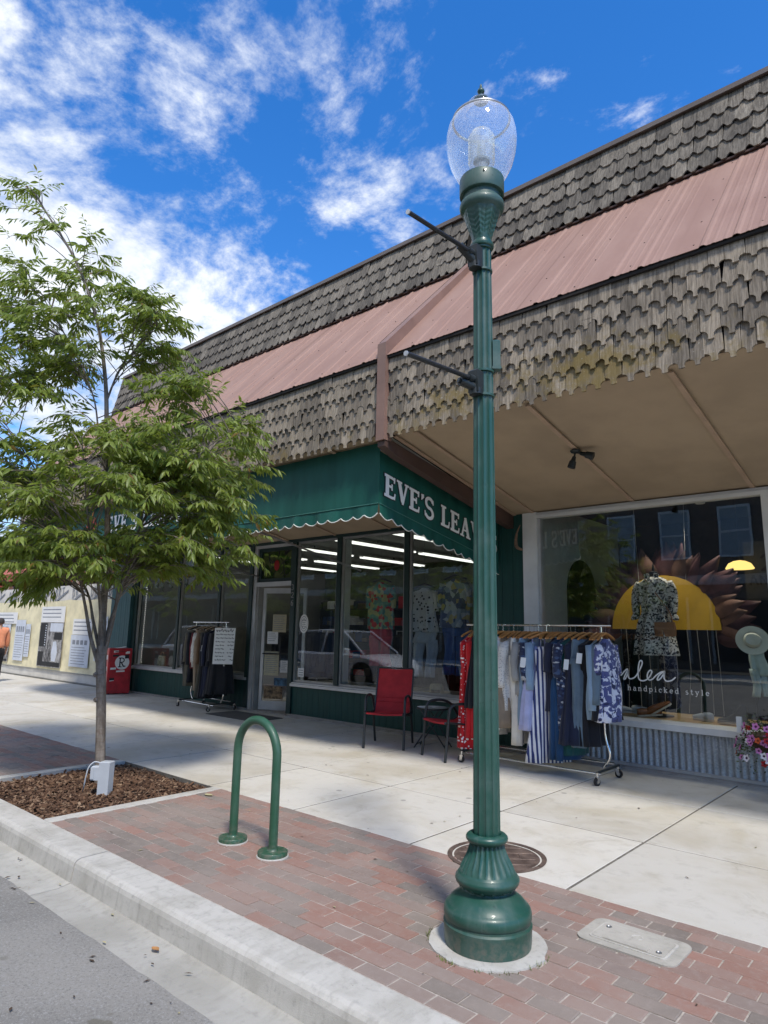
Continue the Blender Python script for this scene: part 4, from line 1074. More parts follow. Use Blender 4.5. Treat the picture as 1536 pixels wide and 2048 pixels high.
# ---- white framed shop front
m = MB(); m.box(-4.455, -4.245, F - 0.03, F + 0.10, 0.40, 3.118); sub(m, 'window_jamb', 'frame_white', alea)
m = MB(); m.box(-4.243, -4.205, F - 0.005, F + 0.09, 0.56, 3.03); sub(m, 'window_jamb', 'alu', alea)
m = MB(); m.box(-4.243, 3.2, F - 0.03, F + 0.10, 3.035, 3.10); sub(m, 'window_head', 'frame_white', alea)
m = MB(); m.box(-4.243, 3.2, F - 0.042, F - 0.032, 3.075, 3.108); sub(m, 'head_trim', 'alu', alea)
m = MB(); m.prism([(F - 0.075, .468), (F - 0.075, .535), (F - 0.02, .555), (F + 0.10, .56), (F + 0.10, .468)], lambda u, v, w: (w, u, v), -4.243, 3.2); sub(m, 'window_sill', 'frame_white', alea)
m = MB(); m.box(-1.56, -1.40, F - 0.028, F + 0.095, 0.561, 3.034); sub(m, 'window_post', 'frame_white', alea)
def wpane(x0, x1):
    m = MB(); m.box(x0, x1, F + 0.03, F + 0.036, 0.545, 3.05); return sub(m, 'window_pane', 'glass', alea)
wpane(-4.22, -1.55); wpane(-1.41, 1.4)
m = MB(); m.box(1.4, 3.2, F - 0.01, F + 0.1, 0.561, 3.034); sub(m, 'side_wall', 'frame_white', alea)
cg = MB(); pr = []
n = int(7.4 / 0.0085)
for i in range(n + 1):
    x = -4.30 + 7.4 * i / n; pr.append((x, F - 0.004 + 0.011 * math.sin(2 * PI * x / 0.0685)))
vs = [(x, y, .052) for x, y in pr] + [(x, y, .470) for x, y in pr]; k = len(pr)
cg.add(vs, [(i, i + 1, k + i + 1, k + i) for i in range(k - 1)])
sub(cg, 'corrugated_panel', 'galvanized', alea, 'all')
m = MB(); m.box(-4.44, 3.2, F + 0.02, F + 0.2, 0, .47); sub(m, 'wall_core', 'rough_concrete', alea)
m = MB(); m.prism([(F - .03, .028), (F - .03, .052), (F - .018, .062), (F + .02, .062), (F + .02, .028)], lambda u, v, w: (w, u, v), -4.44, 3.2); sub(m, 'base_trim', 'alu', alea)
def rough_edge(u, v):
    x = -4.46 + 7.6 * u
    pts = [(F - .10, -.005), (F - .085 + .02 * noise.noise(Vector((x * 4, 0, 0))), .012 + .006 * noise.noise(Vector((x * 9, 1, 0)))), (F - .035, .026 + .004 * noise.noise(Vector((x * 14, 2, 0)))), (F + .05, .0275)]
    q = pts[min(3, int(v * 3 + .5))]
    return (x, q[0], q[1])
m = MB(); m.grid(rough_edge, 160, 3); sub(m, 'footing', 'rough_concrete', alea, True)
def rough_edge2(u, v):
    x = -9.1 + 4.64 * u
    pts = [(F - .13, -.005), (F - .11 + .03 * noise.noise(Vector((x * 4, 0, 0))), .015 + .008 * noise.noise(Vector((x * 9, 1, 0)))), (F - .055, .034 + .006 * noise.noise(Vector((x * 14, 2, 0)))), (F + .02, .040)]
    q = pts[min(3, int(v * 3 + .5))]
    return (x, q[0], q[1])
m = MB(); m.grid(rough_edge2, 120, 3); sub(m, 'footing', 'rough_concrete', eve, True)
# room behind it
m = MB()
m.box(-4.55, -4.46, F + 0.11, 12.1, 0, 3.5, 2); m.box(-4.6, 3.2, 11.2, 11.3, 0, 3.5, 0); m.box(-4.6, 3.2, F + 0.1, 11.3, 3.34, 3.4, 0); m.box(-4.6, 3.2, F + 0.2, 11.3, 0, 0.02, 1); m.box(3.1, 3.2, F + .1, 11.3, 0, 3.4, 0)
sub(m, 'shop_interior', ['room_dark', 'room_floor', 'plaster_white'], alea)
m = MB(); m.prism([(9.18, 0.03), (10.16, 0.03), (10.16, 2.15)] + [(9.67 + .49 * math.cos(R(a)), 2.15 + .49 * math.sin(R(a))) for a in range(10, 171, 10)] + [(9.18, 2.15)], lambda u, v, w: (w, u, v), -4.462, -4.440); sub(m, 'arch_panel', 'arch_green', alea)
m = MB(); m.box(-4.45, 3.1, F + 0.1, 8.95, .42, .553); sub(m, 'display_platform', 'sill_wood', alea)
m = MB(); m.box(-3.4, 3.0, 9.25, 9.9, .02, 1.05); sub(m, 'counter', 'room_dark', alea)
for (x, y) in ((-3.05, 8.55), (-2.45, 8.9), (-1.75, 8.75)):
    sp = thing('spot_light', 'small lit white spotlight on the ceiling behind the white framed window', 'ceiling light', (x, y, 3.19), 0, 'spotlights behind the white framed window')
    m = MB(); m.lathe([(.03, .15), (.05, .12), (.062, .02), (.055, 0.0)], 16); m.build('can', 'frame_white', sp, True)
    m = MB(); m.lathe([(.001, .004), (.052, .004)], 16, close=False); m.build('lens', 'spot_light', sp)
    ld = bpy.data.lights.new('spot_bulb', 'SPOT'); ld.energy = 15; ld.spot_size = R(75); ld.color = (1, .9, .75); ld.shadow_soft_size = .04
    lo_ = bpy.data.objects.new('bulb', ld); COL.objects.link(lo_); lo_.parent = sp; lo_.location = (0, 0, -.02); lo_.rotation_euler = (R(-8), 0, 0)

# ================================================================== AWNING
aw = thing('awning', 'dark green box awning with scalloped valance and white lettering', 'awning', (-9.9, 5.40, 2.9))
AX, AY = -4.86, 5.40
AXL = -15.0
def aside_top(y): return sof_z(y) - 0.10
def aseam(y): return 2.915 - (y - AY) * 0.181
# front cloth
m = MB(); m.grid(lambda u, v: (AXL + (AX - AXL) * u, AY + .005 * noise.noise(Vector((u * 30, v * 3, 0))), 2.915 + (3.62 - 2.915) * v), 90, 6); sub(m, 'front_cloth', 'awning_green', aw, True)
m = MB(); m.grid(lambda u, v: (AX + .004 * noise.noise(Vector((0, u * 8, v * 4))), AY + (F - AY) * u, aseam(AY + (F - AY) * u) * (1 - v) + aside_top(AY + (F - AY) * u) * v), 30, 6); sub(m, 'side_cloth', 'awning_green', aw, True)
def valance(npts, path, name):
    """path(s)->(x,y,zseam, outward) scalloped hanging strip"""
    L = npts
    m = MB(); cols = []
    n = int(L / 0.0175)
    top = []; bot = []
    for i in range(n + 1):
        s = L * i / n
        x, y, z, nx, ny = path(s)
        wv = 0.014 * math.sin(2 * PI * s / .62) + .008 * math.sin(2 * PI * s / .23 + 1)
        sc_ = abs(math.sin(PI * s / 0.20)) ** 0.75
        top.append((x + nx * .004, y + ny * .004, z)); bot.append((x + nx * (.012 + wv), y + ny * (.012 + wv), z - 0.115 - 0.045 * sc_))
    k = n + 1
    mid = [tuple((Vector(a) * .5 + Vector(b) * .5)) for a, b in zip(top, bot)]
    m.add(top + mid + bot, [(i, k + i, k + i + 1, i + 1) for i in range(n)] + [(k + i, 2 * k + i, 2 * k + i + 1, k + i + 1) for i in range(n)])
    v = sub(m, 'valance', 'awning_green', aw, True)
    t = MB(); t.tube([(b[0], b[1], b[2]) for b in bot], 0.006, 6); o = t.build('piping', 'piping_white', v, True)
    t = MB(); t.tube([(a[0] + path(0)[3] * .004, a[1] + path(0)[4] * .004, a[2]) for a in top[::6]], 0.006, 6); t.build('seam', 'seam_green', v, True)
valance(AX - AXL, lambda s: (AX - s, AY, 2.915, 0, -1), 'front')
valance(F - AY - .02, lambda s: (AX, AY + s, aseam(AY + s), 1, 0), 'side')
m = MB()
for z in (2.93, 3.56): m.tube([(AX - .03, AY + .03, z), (AXL + .03, AY + .03, z)], .015, 6)
m.tube([(AX - .03, AY + .03, 3.56), (AX - .03, AY + .03, 2.93)], .015, 6)
m.tube([(AX - .03, AY + .03, 2.93), (AX - .03, F, aseam(F) + .015)], .015, 6)
for x in (-7.5, -10.2, -12.9, -14.9): m.tube([(x, AY + .03, 2.93), (x, F, aseam(F) + .02)], .015, 6)
sub(m, 'frame', 'steel_grey', aw)
# lettering on the side: EVE'S LEAVES, sheared to follow the seam
txt = "EVE'S LEAVES"; H = 0.265
sp = 0.0; scale_u = 0.985
tw = sum(DISPLAY[c][1] * H for c in txt); k = (F - 0.05 - 5.47) / tw
y = 5.47
for ch in txt:
    if ch != ' ':
        fn = lambda u, v, w, o=y: (AX + w, o + u * k, aseam(o + u * k) + 0.115 + v)
        mm = MB(); letter(mm, ch, DISPLAY, H, fn, 0.0085, 0.0045, 0.011); lo1 = sub(mm, 'letter_edge', 'letter_outline', aw)  # dark outline printed round each letter
        mm = MB(); letter(mm, ch, DISPLAY, H, fn, 0.0165, 0.0125, 0.0); mm.v = [(x_, y_, z_) for x_, y_, z_ in mm.v]; sub(mm, 'letter', 'letter_white', aw)
    y += DISPLAY[ch][1] * H * k
# lettering on the front, mostly behind the tree
x = -11.35; H = 0.30
for ch in txt:
    if ch != ' ':
        fn = lambda u, v, w, o=x: (o + u * 1.02, AY - w, 3.10 + v)
        mm = MB(); letter(mm, ch, DISPLAY, H, fn, 0.013, 0.008, 0.0); sub(mm, 'letter', 'letter_white', aw)
    x += DISPLAY[ch][1] * H * 1.02 + .01
simple('apple_print', (0.52, 0.06, 0.045), 0.6, var=0.1); simple('leaf_print', (0.62, 0.24, 0.03), 0.6)
mm = MB(); mm.prism([(-11.95 + .17 * math.cos(R(a)) * (1 + .12 * abs(math.cos(R(a)))), 3.30 + .19 * math.sin(R(a)) - .05 * math.exp(-((a - 90) / 22) ** 2)) for a in range(0, 360, 12)], lambda u, v, w: (u, AY - w, v), .006, .010); sub(mm, 'apple_emblem', 'apple_print', aw)
mm = MB(); mm.stroke([(-11.95, 3.45), (-11.93, 3.52), (-11.86, 3.58)], [.02, .05, .01], lambda u, v, w: (u, AY - w, v), .012, .006); sub(mm, 'apple_leaf', 'leaf_print', aw)
# floodlight on the soffit batten
fl = thing('flood_light', 'black twin headed flood light fixed to the brown soffit', 'flood light', (-2.94, 6.35, sof_z(6.35) - .016))
m = MB(); m.lathe([(.05, .0), (.055, -.012), (.045, -.03), (.015, -.035)], 18); m.build('base', 'bracket_black', fl, True)
for (d, L) in (((-.25, -.15, -1), .13), ((1.0, .25, -.35), .15)):
    dv = Vector(d).normalized(); a = Vector((0, 0, -.025)); b = a + dv * .05; c = b + dv * L * .35; e = c + dv * L * .6
    m = MB(); m.tube([a, b], .010, 8); m.tube([b, c, c + dv * .01, e], [.018, .026, .036, .042], 14); m.build('lamp_head', 'bracket_black', fl, True)
# curl of bark like bracket on the white jamb
hk = MB(); hk.tube(catmull([(-4.46, F - .03, 2.62), (-4.50, F - .12, 2.66), (-4.44, F - .22, 2.80), (-4.36, F - .26, 2.92)], 5), [.010, .014, .018, .02, .022, .024, .024, .022, .020, .018, .016, .012, .010, .008, .006, .004], 8)
simple('driftwood', (0.16, 0.10, 0.065), 0.8, var=0.4, scale=12)
tag(hk.build('wood_hook', 'driftwood', smooth=True), 'curved brown wooden hook on the white window jamb', 'hook')

# ================================================================== STREET LAMP
pad = MB(); rg = random.Random(2)
pad_prof = []
n = 56
v = [(0, 0, .008)]
for k in range(n):
    a = 2 * PI * k / n; r = .285 + .012 * noise.noise(Vector((math.cos(a) * 6, math.sin(a) * 6, 0))) + .004 * rg.random()
    v.append((r * math.cos(a), r * math.sin(a), .006))
for k in range(n):
    a = 2 * PI * k / n; v.append((v[1 + k][0] * 1.01, v[1 + k][1] * 1.01, -.05))
f = [(0, 1 + k, 1 + (k + 1) % n) for k in range(n)] + [(1 + k, 1 + n + k, 1 + n + (k + 1) % n, 1 + (k + 1) % n) for k in range(n)]
pad.add(v, f)
lamp = thing('street_lamp', 'tall dark green fluted street lamp with clear acorn globe on brick paving', 'street lamp', (LAMP[0], LAMP[1], 0))
pad.build('footing', 'pad_concrete', lamp)
m = MB()
m.lathe([(.211, .008), (.211, .012), (.214, .03), (.215, .075), (.2175, .092), (.2175, .104), (.209, .112), (.208, .122), (.2155, .132), (.2165, .152), (.212, .170), (.203, .182), (.196, .186), (.192, .192), (.180, .206), (.158, .222), (.136, .236), (.124, .246), (.119, .252), (.118, .258)], 64)
m.build('base', 'lamp_green', lamp, True)
m = MB(); m.lathe([(.116, .250), (.122, .257), (.140, .268), (.155, .282), (.160, .296), (.158, .308), (.150, .316), (.149, .320), (.144, .326), (.138, .332)], 64); bl = m.build('base_ring', 'lamp_green', lamp, True)
for k in range(16):
    a = 2 * PI * k / 16; m = MB(); m.lathe([(.009, 0), (.008, .004), (.004, .006)], 8)
    o = m.build('rosette', 'lamp_green', bl); o.location = (.1355 * math.cos(a), .1355 * math.sin(a), .266); o.rotation_euler = (0, R(118), a)
def flute(nf, dep, z0=None, z1=None):
    def md(a, r, z):
        if z0 is not None and not (z0 <= z <= z1): return r
        t = (a * nf / (2 * PI)) % 1.0
        return r - dep * max(0.0, math.sin(PI * t)) ** 0.6
    return md
bell = [(.139, .330), (.137, .338), (.133, .350), (.126, .364), (.117, .380), (.107, .398), (.099, .416), (.092, .436), (.088, .452), (.086, .464)]
m = MB(); m.lathe(bell, 168, mod=lambda a, r, z: r - (.0085 * min(1, (z - .333) / .012 if z > .333 else 0)) * max(0, math.sin(PI * ((a * 24 / (2 * PI)) % 1.0))) ** .7); m.build('fluted_bell', 'lamp_green', lamp, True)
m = MB(); m.lathe([(.084, .462), (.096, .468), (.104, .477), (.106, .486), (.103, .496), (.094, .504), (.080, .508), (.072, .507), (.071, .480)], 48); m.build('collar', 'lamp_green', lamp, True)
m = MB(); m.lathe([(.0685 - .0165 * t, .485 + 3.265 * t) for t in (0, .1, .25, .4, .55, .7, .85, 1)], 144, mod=flute(12, .0075)); m.build('pole', 'lamp_green', lamp, 50)
m = MB(); m.lathe([(.052, 3.735), (.066, 3.742), (.070, 3.752), (.068, 3.764), (.058, 3.772), (.055, 3.785)], 36); m.build('neck_ring', 'lamp_green', lamp, True)
def leafy(a, r, z):
    t = (a * 8 / (2 * PI)) % 1.0; q = (z - 3.78) / .185
    if q < 0 or q > 1: return r
    env = math.sin(PI * min(1, q * 1.05)) * .6 + q * .4
    ridge = math.exp(-((t - .5) / .10) ** 2) + .6 * abs(math.sin(PI * t)) ** .5 + .25 * math.sin(40 * q + 8 * abs(t - .5))
    return r + .0075 * env * (ridge - .5)
m = MB(); m.lathe([(.054, 3.780)] + [(.055 + .055 * (i / 24) ** 1.35, 3.785 + .185 * i / 24) for i in range(25)] + [(.118, 3.975), (.122, 3.982)], 160, mod=leafy); m.build('capital', 'lamp_green', lamp, True)
m = MB(); m.lathe([(.108, 3.972), (.122, 3.978), (.131, 3.992), (.134, 4.010), (.130, 4.028), (.122, 4.038), (.113, 4.044), (.112, 4.062), (.112, 4.080), (.131, 4.083), (.1335, 4.09), (.1335, 4.185), (.130, 4.192), (.118, 4.193), (.115, 4.17)], 56); cu = m.build('globe_cup', 'lamp_green', lamp, True)
m = MB(); m.lathe([(.005, 0), (.005, .006)], 8); o = m.build('set_screw', 'ink_black', cu); o.location = (.1335 * .62, -.1335 * .78, 4.165); o.rotation_euler = (R(90), 0, R(38))
gp = [(.112, 4.18), (.136, 4.20), (.162, 4.245), (.187, 4.30), (.204, 4.365), (.2115, 4.42), (.2135, 4.46), (.2105, 4.505), (.201, 4.55), (.184, 4.586), (.172, 4.599)]
m = MB(); m.lathe(gp, 64, close=False); m.build('globe', 'globe_glass', lamp, 'all')
m = MB(); m.lathe([(.172, 4.594), (.179, 4.600), (.179, 4.607), (.170, 4.612), (.166, 4.608), (.172, 4.594)], 56, close=False); m.build('rim', 'steel_grey', lamp, True)
m = MB(); m.lathe([(.163, 4.608), (.140, 4.626), (.112, 4.637), (.098, 4.644), (.094, 4.652), (.0935, 4.690), (.091, 4.706), (.082, 4.722), (.062, 4.736), (.052, 4.741), (.046, 4.75)], 56, close=False); m.build('globe_cap', 'clear_glass', lamp, 'all')
m = MB(); m.lathe([(.034, 4.742), (.046, 4.746), (.047, 4.754), (.040, 4.762), (.024, 4.768), (.014, 4.776), (.010, 4.790), (.012, 4.798), (.020, 4.806), (.0225, 4.815), (.019, 4.826), (.011, 4.833), (.008, 4.838), (.009, 4.845), (.007, 4.856), (.003, 4.868)], 24); m.build('finial', 'lamp_green', lamp, True)
m = MB()
m.lathe([(.070, 4.30)] + [(.074 + (.007 if i % 2 else -.005), 4.30 + .014 * i) for i in range(1, 15)] + [(.060, 4.52), (.03, 4.53)], 48, mod=lambda a, r, z: r + .003 * math.sin(a * 24), close=False)
m.build('refractor', 'prism_glass', lamp, 'all')
m = MB(); m.lathe([(.04, 4.19), (.038, 4.30), (.05, 4.315), (.05, 4.33)], 20); m.lathe([(.018, 4.33), (.026, 4.36), (.026, 4.42), (.012, 4.46)], 16); m.build('bulb', 'elec_grey', lamp, True)
for zb, up in ((3.665, 1), (2.895, 0)):       # banner arms towards the road, with clamp and bands
    ar = bpy.data.objects.new('banner_arm', None); COL.objects.link(ar); ar.parent = lamp; ar.location = (0, 0, zb)
    m = MB(); m.bbox(-.032, .032, -.105, -.045, -.075, .06, .01); m.tube([(0, -.075, -.085), (0, -.075, -.05)], .038, 12); m.build('bracket', 'bracket_black', ar, True)
    m = MB(); m.tube([(0, -.09, 0.0), (0, -.15, -.005)], .022, 12); m.tube([(0, -.09, -.045), (-.03, -.19, -.03 + .05 * up)], .024, 12); m.tube([(-.03, -.19, -.03 + .05 * up), (-.034, -.20, -.028 + .05 * up)], .015, 8); m.build('socket', 'bracket_black', ar, True)
    m = MB(); m.tube([(0, -.13, -.002), (0, -.69, -.05)], .0125, 12); rod = m.build('rod', 'arm_rod', ar, True)
    m = MB(); m.tube([(0, -.69, -.05), (0, -.696, -.0505)], .0132, 12); m.build('end_cap', 'alu', rod, True)
    m = MB(); m.tube([(0, -.138, -.003), (0, -.15, -.004)], .016, 10); m.build('ferrule', 'chrome', ar, True)
    for dz in (-.075, .07):
        m = MB(); rr = .0685 - .0165 * (zb + dz - .485) / 3.265 + .002
        m.lathe([(rr, dz - .008), (rr + .004, dz - .006), (rr + .004, dz + .006), (rr, dz + .008)], 32); m.build('band', 'lamp_green', ar, True)
m = MB(); m.bbox(-.022, .022, -.026, .026, -.095, .08, .010); m.box(-.026, .026, -.029, .018, -.10, -.086)
ob = m.build('outlet_box', 'lamp_green', lamp, True); ob.location = (.056, .048, 3.08); ob.rotation_euler = (0, 0, R(41))
# grass tufts round the footing
gt = MB(); rg = random.Random(8)
for k in range(150):
    a = rg.choice((rg.gauss(R(262), .10), rg.gauss(R(205), .12), rg.uniform(R(-75), R(20)))); r = .292 + rg.uniform(-.004, .018)
    x, y = LAMP[0] + r * math.cos(a), LAMP[1] + r * math.sin(a); h = rg.uniform(.008, .028) * (1 if rg.random() < .5 else .5); b = rg.uniform(0, 6.28); w = .0022
    gt.add([(x - w * math.sin(b), y + w * math.cos(b), -.002), (x + w * math.sin(b), y - w * math.cos(b), -.002), (x + .5 * h * math.cos(b), y + .5 * h * math.sin(b), h)], [(0, 1, 2)])
simple('weed_green', (0.12, 0.15, 0.035), 0.7, var=0.4)
go = struct(gt.build('grass_tufts', 'weed_green'), 'stuff'); go['label'] = 'tiny weeds growing round the lamp footing'

# ================================================================== BIKE RACK
br = thing('bike_rack', 'green inverted U bicycle rack bolted to the brick paving', 'bike rack', (-3.90, 3.095, 0))
hw = .222; top = .885
pts = [(-hw, 0, .015), (-hw, 0, .3), (-hw, 0, .5)] + [(-hw * math.cos(R(a)), 0, top - .03 - hw + hw * math.sin(R(a))) for a in range(0, 181, 9)] + [(hw, 0, .5), (hw, 0, .3), (hw, 0, .015)]
m = MB(); m.tube(pts, .0305, 20); m.build('hoop', 'rack_green', br, True)
for sx in (-hw, hw):
    m = MB(); m.lathe([(.098, .006), (.101, .008), (.101, .030), (.098, .034), (.04, .036), (.033, .042), (.031, .05)], 40, (sx, 0, 0)); fo = m.build('flange', 'rack_green', br, True)
    m = MB(); m.lathe([(.108, -.01), (.108, .004), (.106, .008), (.09, .008)], 40, (sx, 0, 0)); m.build('grout_ring', 'pad_concrete', fo, True)

# ================================================================== TREE
def leaf_material():
    t = NT('tree_leaf')
    r = t.rand(); n = t.noise(t.coord('World'), 1.6, 3, 0.5)
    c = t.mix(r, (0.135, 0.195, 0.032, 1), (0.300, 0.370, 0.078, 1))
    c = t.mix(t.math('MULTIPLY', t.ramp(n, 0.5, 0.75), 0.45), c, (0.24, 0.27, 0.055, 1))
    c = t.mix(t.ramp(r, 0.975, 0.985), c, (0.19, 0.11, 0.03, 1))
    p = t.node('ShaderNodeBsdfPrincipled', {'Base Color': c, 'Roughness': 0.42, 'Specular IOR Level': 0.45})
    tl = t.node('ShaderNodeBsdfTranslucent', {0: t.mix(0.5, c, (0.30, 0.38, 0.04, 1))})
    t.l.new(t.node('ShaderNodeMixShader', {0: 0.5, 1: p.outputs[0], 2: tl.outputs[0]}).outputs[0], t.out.inputs[0])
leaf_material()
def bark():
    t = NT('bark'); v = t.coord('World', (14, 14, 5))
    n = t.noise(v, 1.2, 6, 0.65, 0.3); n2 = t.noise(t.coord('World', (1, 1, 6)), 9, 4, 0.6)
    c = t.mix(t.ramp(n, 0.3, 0.7), (0.105, 0.088, 0.072, 1), (0.26, 0.225, 0.19, 1))
    c = t.mix(t.math('MULTIPLY', t.ramp(n2, 0.5, 0.7), 0.5), c, (0.13, 0.085, 0.06, 1))
    t.finish(c, 0.85, 0, t.math('ADD', n, n2), 0.5, 0.01, 0.2)
bark()
RH = Vector((0.749, 0.663, 0)); FH = Vector((-0.663, 0.749, 0))
def TP(s, d, z): return RH * s + FH * d + Vector((0, 0, z))
def build_tree(loc, seed, label, cat_group=None, nbranch=455, leaf_n=1.0):
    rg = random.Random(seed)
    tr = thing('street_tree', label, 'tree', loc)
    wood = MB()
    tr_pts = [(0, 0, -.06), (-.01, 0, .06), (-.03, 0, .3), (-.06, 0, .7), (-.10, 0, 1.1), (-.11, 0, 1.3)]
    tr_rad = [.092, .080, .068, .062, .060, .066]
    # trunk with small knots
    wood.tube([TP(*p) for p in catmull(tr_pts, 4)], [.072, .060, .055, .052, .050, .049, .048, .047, .047, .046, .046, .046, .046, .046, .047, .048, .049, .050, .051, .051, .050][:len(catmull(tr_pts, 4))], 14)
    stems = {
        'main': [(-.11, 0, 1.25), (-.13, 0, 1.6), (-.15, .02, 2.1), (-.20, .02, 2.8), (-.27, 0, 3.5), (-.34, 0, 4.1), (-.5, 0, 4.8), (-.8, 0, 5.5), (-1.2, 0, 6.1), (-1.42, 0, 6.42)],
        'l1': [(-.13, 0, 1.12), (-.22, -.04, 1.4), (-.30, -.08, 1.75), (-.45, -.15, 2.3), (-.8, -.3, 3.0), (-1.3, -.4, 3.7)],
        'l2': [(-.13, .02, 1.22), (-.25, .06, 1.55), (-.37, .12, 1.85), (-.75, .3, 2.3), (-1.3, .5, 2.8)],
        'r1': [(-.08, 0, 1.2), (.0, -.04, 1.6), (.06, -.08, 2.0), (.3, -.2, 2.6), (.8, -.3, 3.2), (1.25, -.3, 3.6)],
        'r2': [(-.09, .02, 1.35), (-.02, .1, 1.8), (.12, .25, 2.3), (.5, .5, 3.0), (.7, .6, 3.8)],
        'f1': [(-.11, -.03, 1.4), (-.12, -.2, 1.9), (-.15, -.5, 2.5), (-.1, -.9, 3.2)],
        'u1': [(-.22, .0, 3.0), (-.36, .02, 3.5), (-.5, .05, 4.0), (-.9, .1, 4.7), (-1.3, .1, 5.2)],
        'u2': [(-.30, .0, 3.9), (-.2, .05, 4.3), (.05, .1, 4.7), (.2, .1, 4.9)],
    }
    rads = {'main': .042, 'l1': .023, 'l2': .020, 'r1': .021, 'r2': .019, 'f1': .02, 'u1': .014, 'u2': .013}
    anchors = []
    for k, p in stems.items():
        c = catmull(p, 5); n = len(c)
        wood.tube([TP(*q) for q in c], [max(.004, rads[k] * (1 - .88 * i / n)) for i in range(n)], 8)
        for i, q in enumerate(c):
            if q[2] > 1.75: anchors.append(Vector(q))
    ell = [((-.1, 0, 2.62), (1.45, 1.3, .62), 30), ((-.55, -.1, 2.12), (.95, .8, .26), 13), ((.35, 0, 2.2), (.7, .7, .25), 7), ((.64, 0, 3.45), (.68, .9, .64), 22), ((.68, -.3, 2.85), (.5, .6, .35), 12), ((-1.45, 0, 3.55), (.85, .95, .72), 25), ((-.6, 0, 4.72), (.88, .75, .52), 18),
           ((-1.0, 0, 5.45), (.62, .5, .42), 8), ((.05, 0, 4.65), (.38, .5, .35), 7), ((-1.35, 0, 6.1), (.30, .25, .30), 2), ((-1.35, 0, 2.55), (.75, .9, .55), 12), ((-.05, -.4, 3.15), (.6, .6, .35), 8), ((-1.75, .2, 4.6), (.5, .6, .5), 8)]
    tot = sum(e[2] for e in ell)
    lv = []; lf = []
    def leaf(p, d, L, W):
        """folded lanceolate leaf, slightly curled down"""
        side = d.cross(Vector((0, 0, 1)))
        side = side.normalized() if side.length > .05 else Vector((1, 0, 0))
        side = (Matrix.Rotation(rg.gauss(0, .7), 4, d) @ side)
        up = side.cross(d)
        o = len(lv)
        a = p; m1 = p + d * L * .38 - up * L * .02; m2 = p + d * L * .72 - up * L * .06 ; t = p + d * L - up * L * .16
        lv.extend([a, m1 + side * W + up * W * .35, m1, m1 - side * W + up * W * .35, m2 + side * W * .72 + up * W * .2, m2, m2 - side * W * .72 + up * W * .2, t])
        lf.extend([(o, o + 2, o + 1), (o, o + 3, o + 2), (o + 1, o + 2, o + 5, o + 4), (o + 2, o + 3, o + 6, o + 5), (o + 4, o + 5, o + 7), (o + 5, o + 6, o + 7)])
    for b in range(nbranch):
        r = rg.uniform(0, tot)
        for e in ell:
            r -= e[2]
            if r <= 0: break
        while True:
            q = Vector((rg.uniform(-1, 1), rg.uniform(-1, 1), rg.uniform(-1, 1)))
            if .12 < q.length < 1: break
        q = q.normalized() * (q.length ** .42)
        tip = Vector((e[0][0] + q.x * e[1][0], e[0][1] + q.y * e[1][1], e[0][2] + q.z * e[1][2]))
        # spring from the nearest stem point below the tip
        an = min(anchors, key=lambda a_: (a_ - tip).length + (1.2 if a_.z > tip.z - .15 else 0) + rg.uniform(0, .3))
        mid = an.lerp(tip, .55) + Vector((0, 0, .16 * (tip - an).length))
        br = catmull([tuple(an), tuple(mid), tuple(tip), tuple(tip + (tip - mid) * .25 + Vector((0, 0, -.06)))], 5)
        n = len(br)
        wood.tube([TP(*p) for p in br], [max(.0016, .0062 * (1 - .8 * i / n)) for i in range(n)], 4, cap=False)
        # twigs in the outer part, each with alternate drooping leaves
        dirm = (tip - an).normalized()
        sparse = .55 if tip.z > 5.0 else .75 if tip.z > 4.3 else 1.0
        for tw in range(int(7 * sparse + rg.random() * 3)):
            f_ = rg.uniform(.38, 1.0); base = Vector(br[min(n - 1, int(f_ * (n - 1)))])
            a = rg.uniform(0, 2 * PI)
            d = (dirm * .8 + Vector((math.cos(a), math.sin(a), rg.uniform(-.15, .55)))).normalized()
            L = rg.uniform(.14, .34)
            p = base.copy(); tp = [p.copy()]; steps = int(6 + L * 28)
            for s_ in range(steps):
                d = (d + Vector((0, 0, -.07)) + Vector((rg.gauss(0, .05), rg.gauss(0, .05), 0))).normalized()
                p = p + d * (L / steps); tp.append(p.copy())
                if rg.random() < .93 * leaf_n:
                    sd = d.cross(Vector((0, 0, 1))); sd = sd.normalized() if sd.length > .1 else Vector((1, 0, 0))
                    ld = (d * .75 + sd * (1 if s_ % 2 else -1) * rg.uniform(.35, .9) + Vector((0, 0, -rg.uniform(.35, 1.0)))).normalized()
                    w = TP(*p); ldw = RH * ld.x + FH * ld.y + Vector((0, 0, ld.z))
                    LL = rg.uniform(.060, .128)
                    leaf(w, ldw, LL, LL * rg.uniform(.095, .150))
            wood.tube([TP(*q_) for q_ in tp[::3] + [tp[-1]]], .0014, 3, cap=False)
            ld = d; w = TP(*p); leaf(w, (RH * d.x + FH * d.y + Vector((0, 0, d.z))), .09, .013)
    # knots on the trunk
    for (z, a) in ((.78, -1.2), (1.02, -1.5), (1.38, 2.6)):
        c = TP(-.03 - .07 * z / 1.1, 0, z) + Vector((math.cos(a), math.sin(a), 0)) * .058
        wood.tube([c, c + Vector((math.cos(a), math.sin(a), 0)) * .016], [.026, .016], 8)
    wood.build('trunk', 'bark', tr, True)
    cr_ = MB(); cr_.v = [tuple(v_) for v_ in lv]; cr_.f = lf; cr_.mi = [0] * len(lf)
    struct(cr_.build('crown', 'tree_leaf', tr, 'all'), 'stuff')
    return tr
tree = build_tree((-6.5, 3.27, 0), 12, 'young street tree with narrow drooping green leaves in the mulch pit')
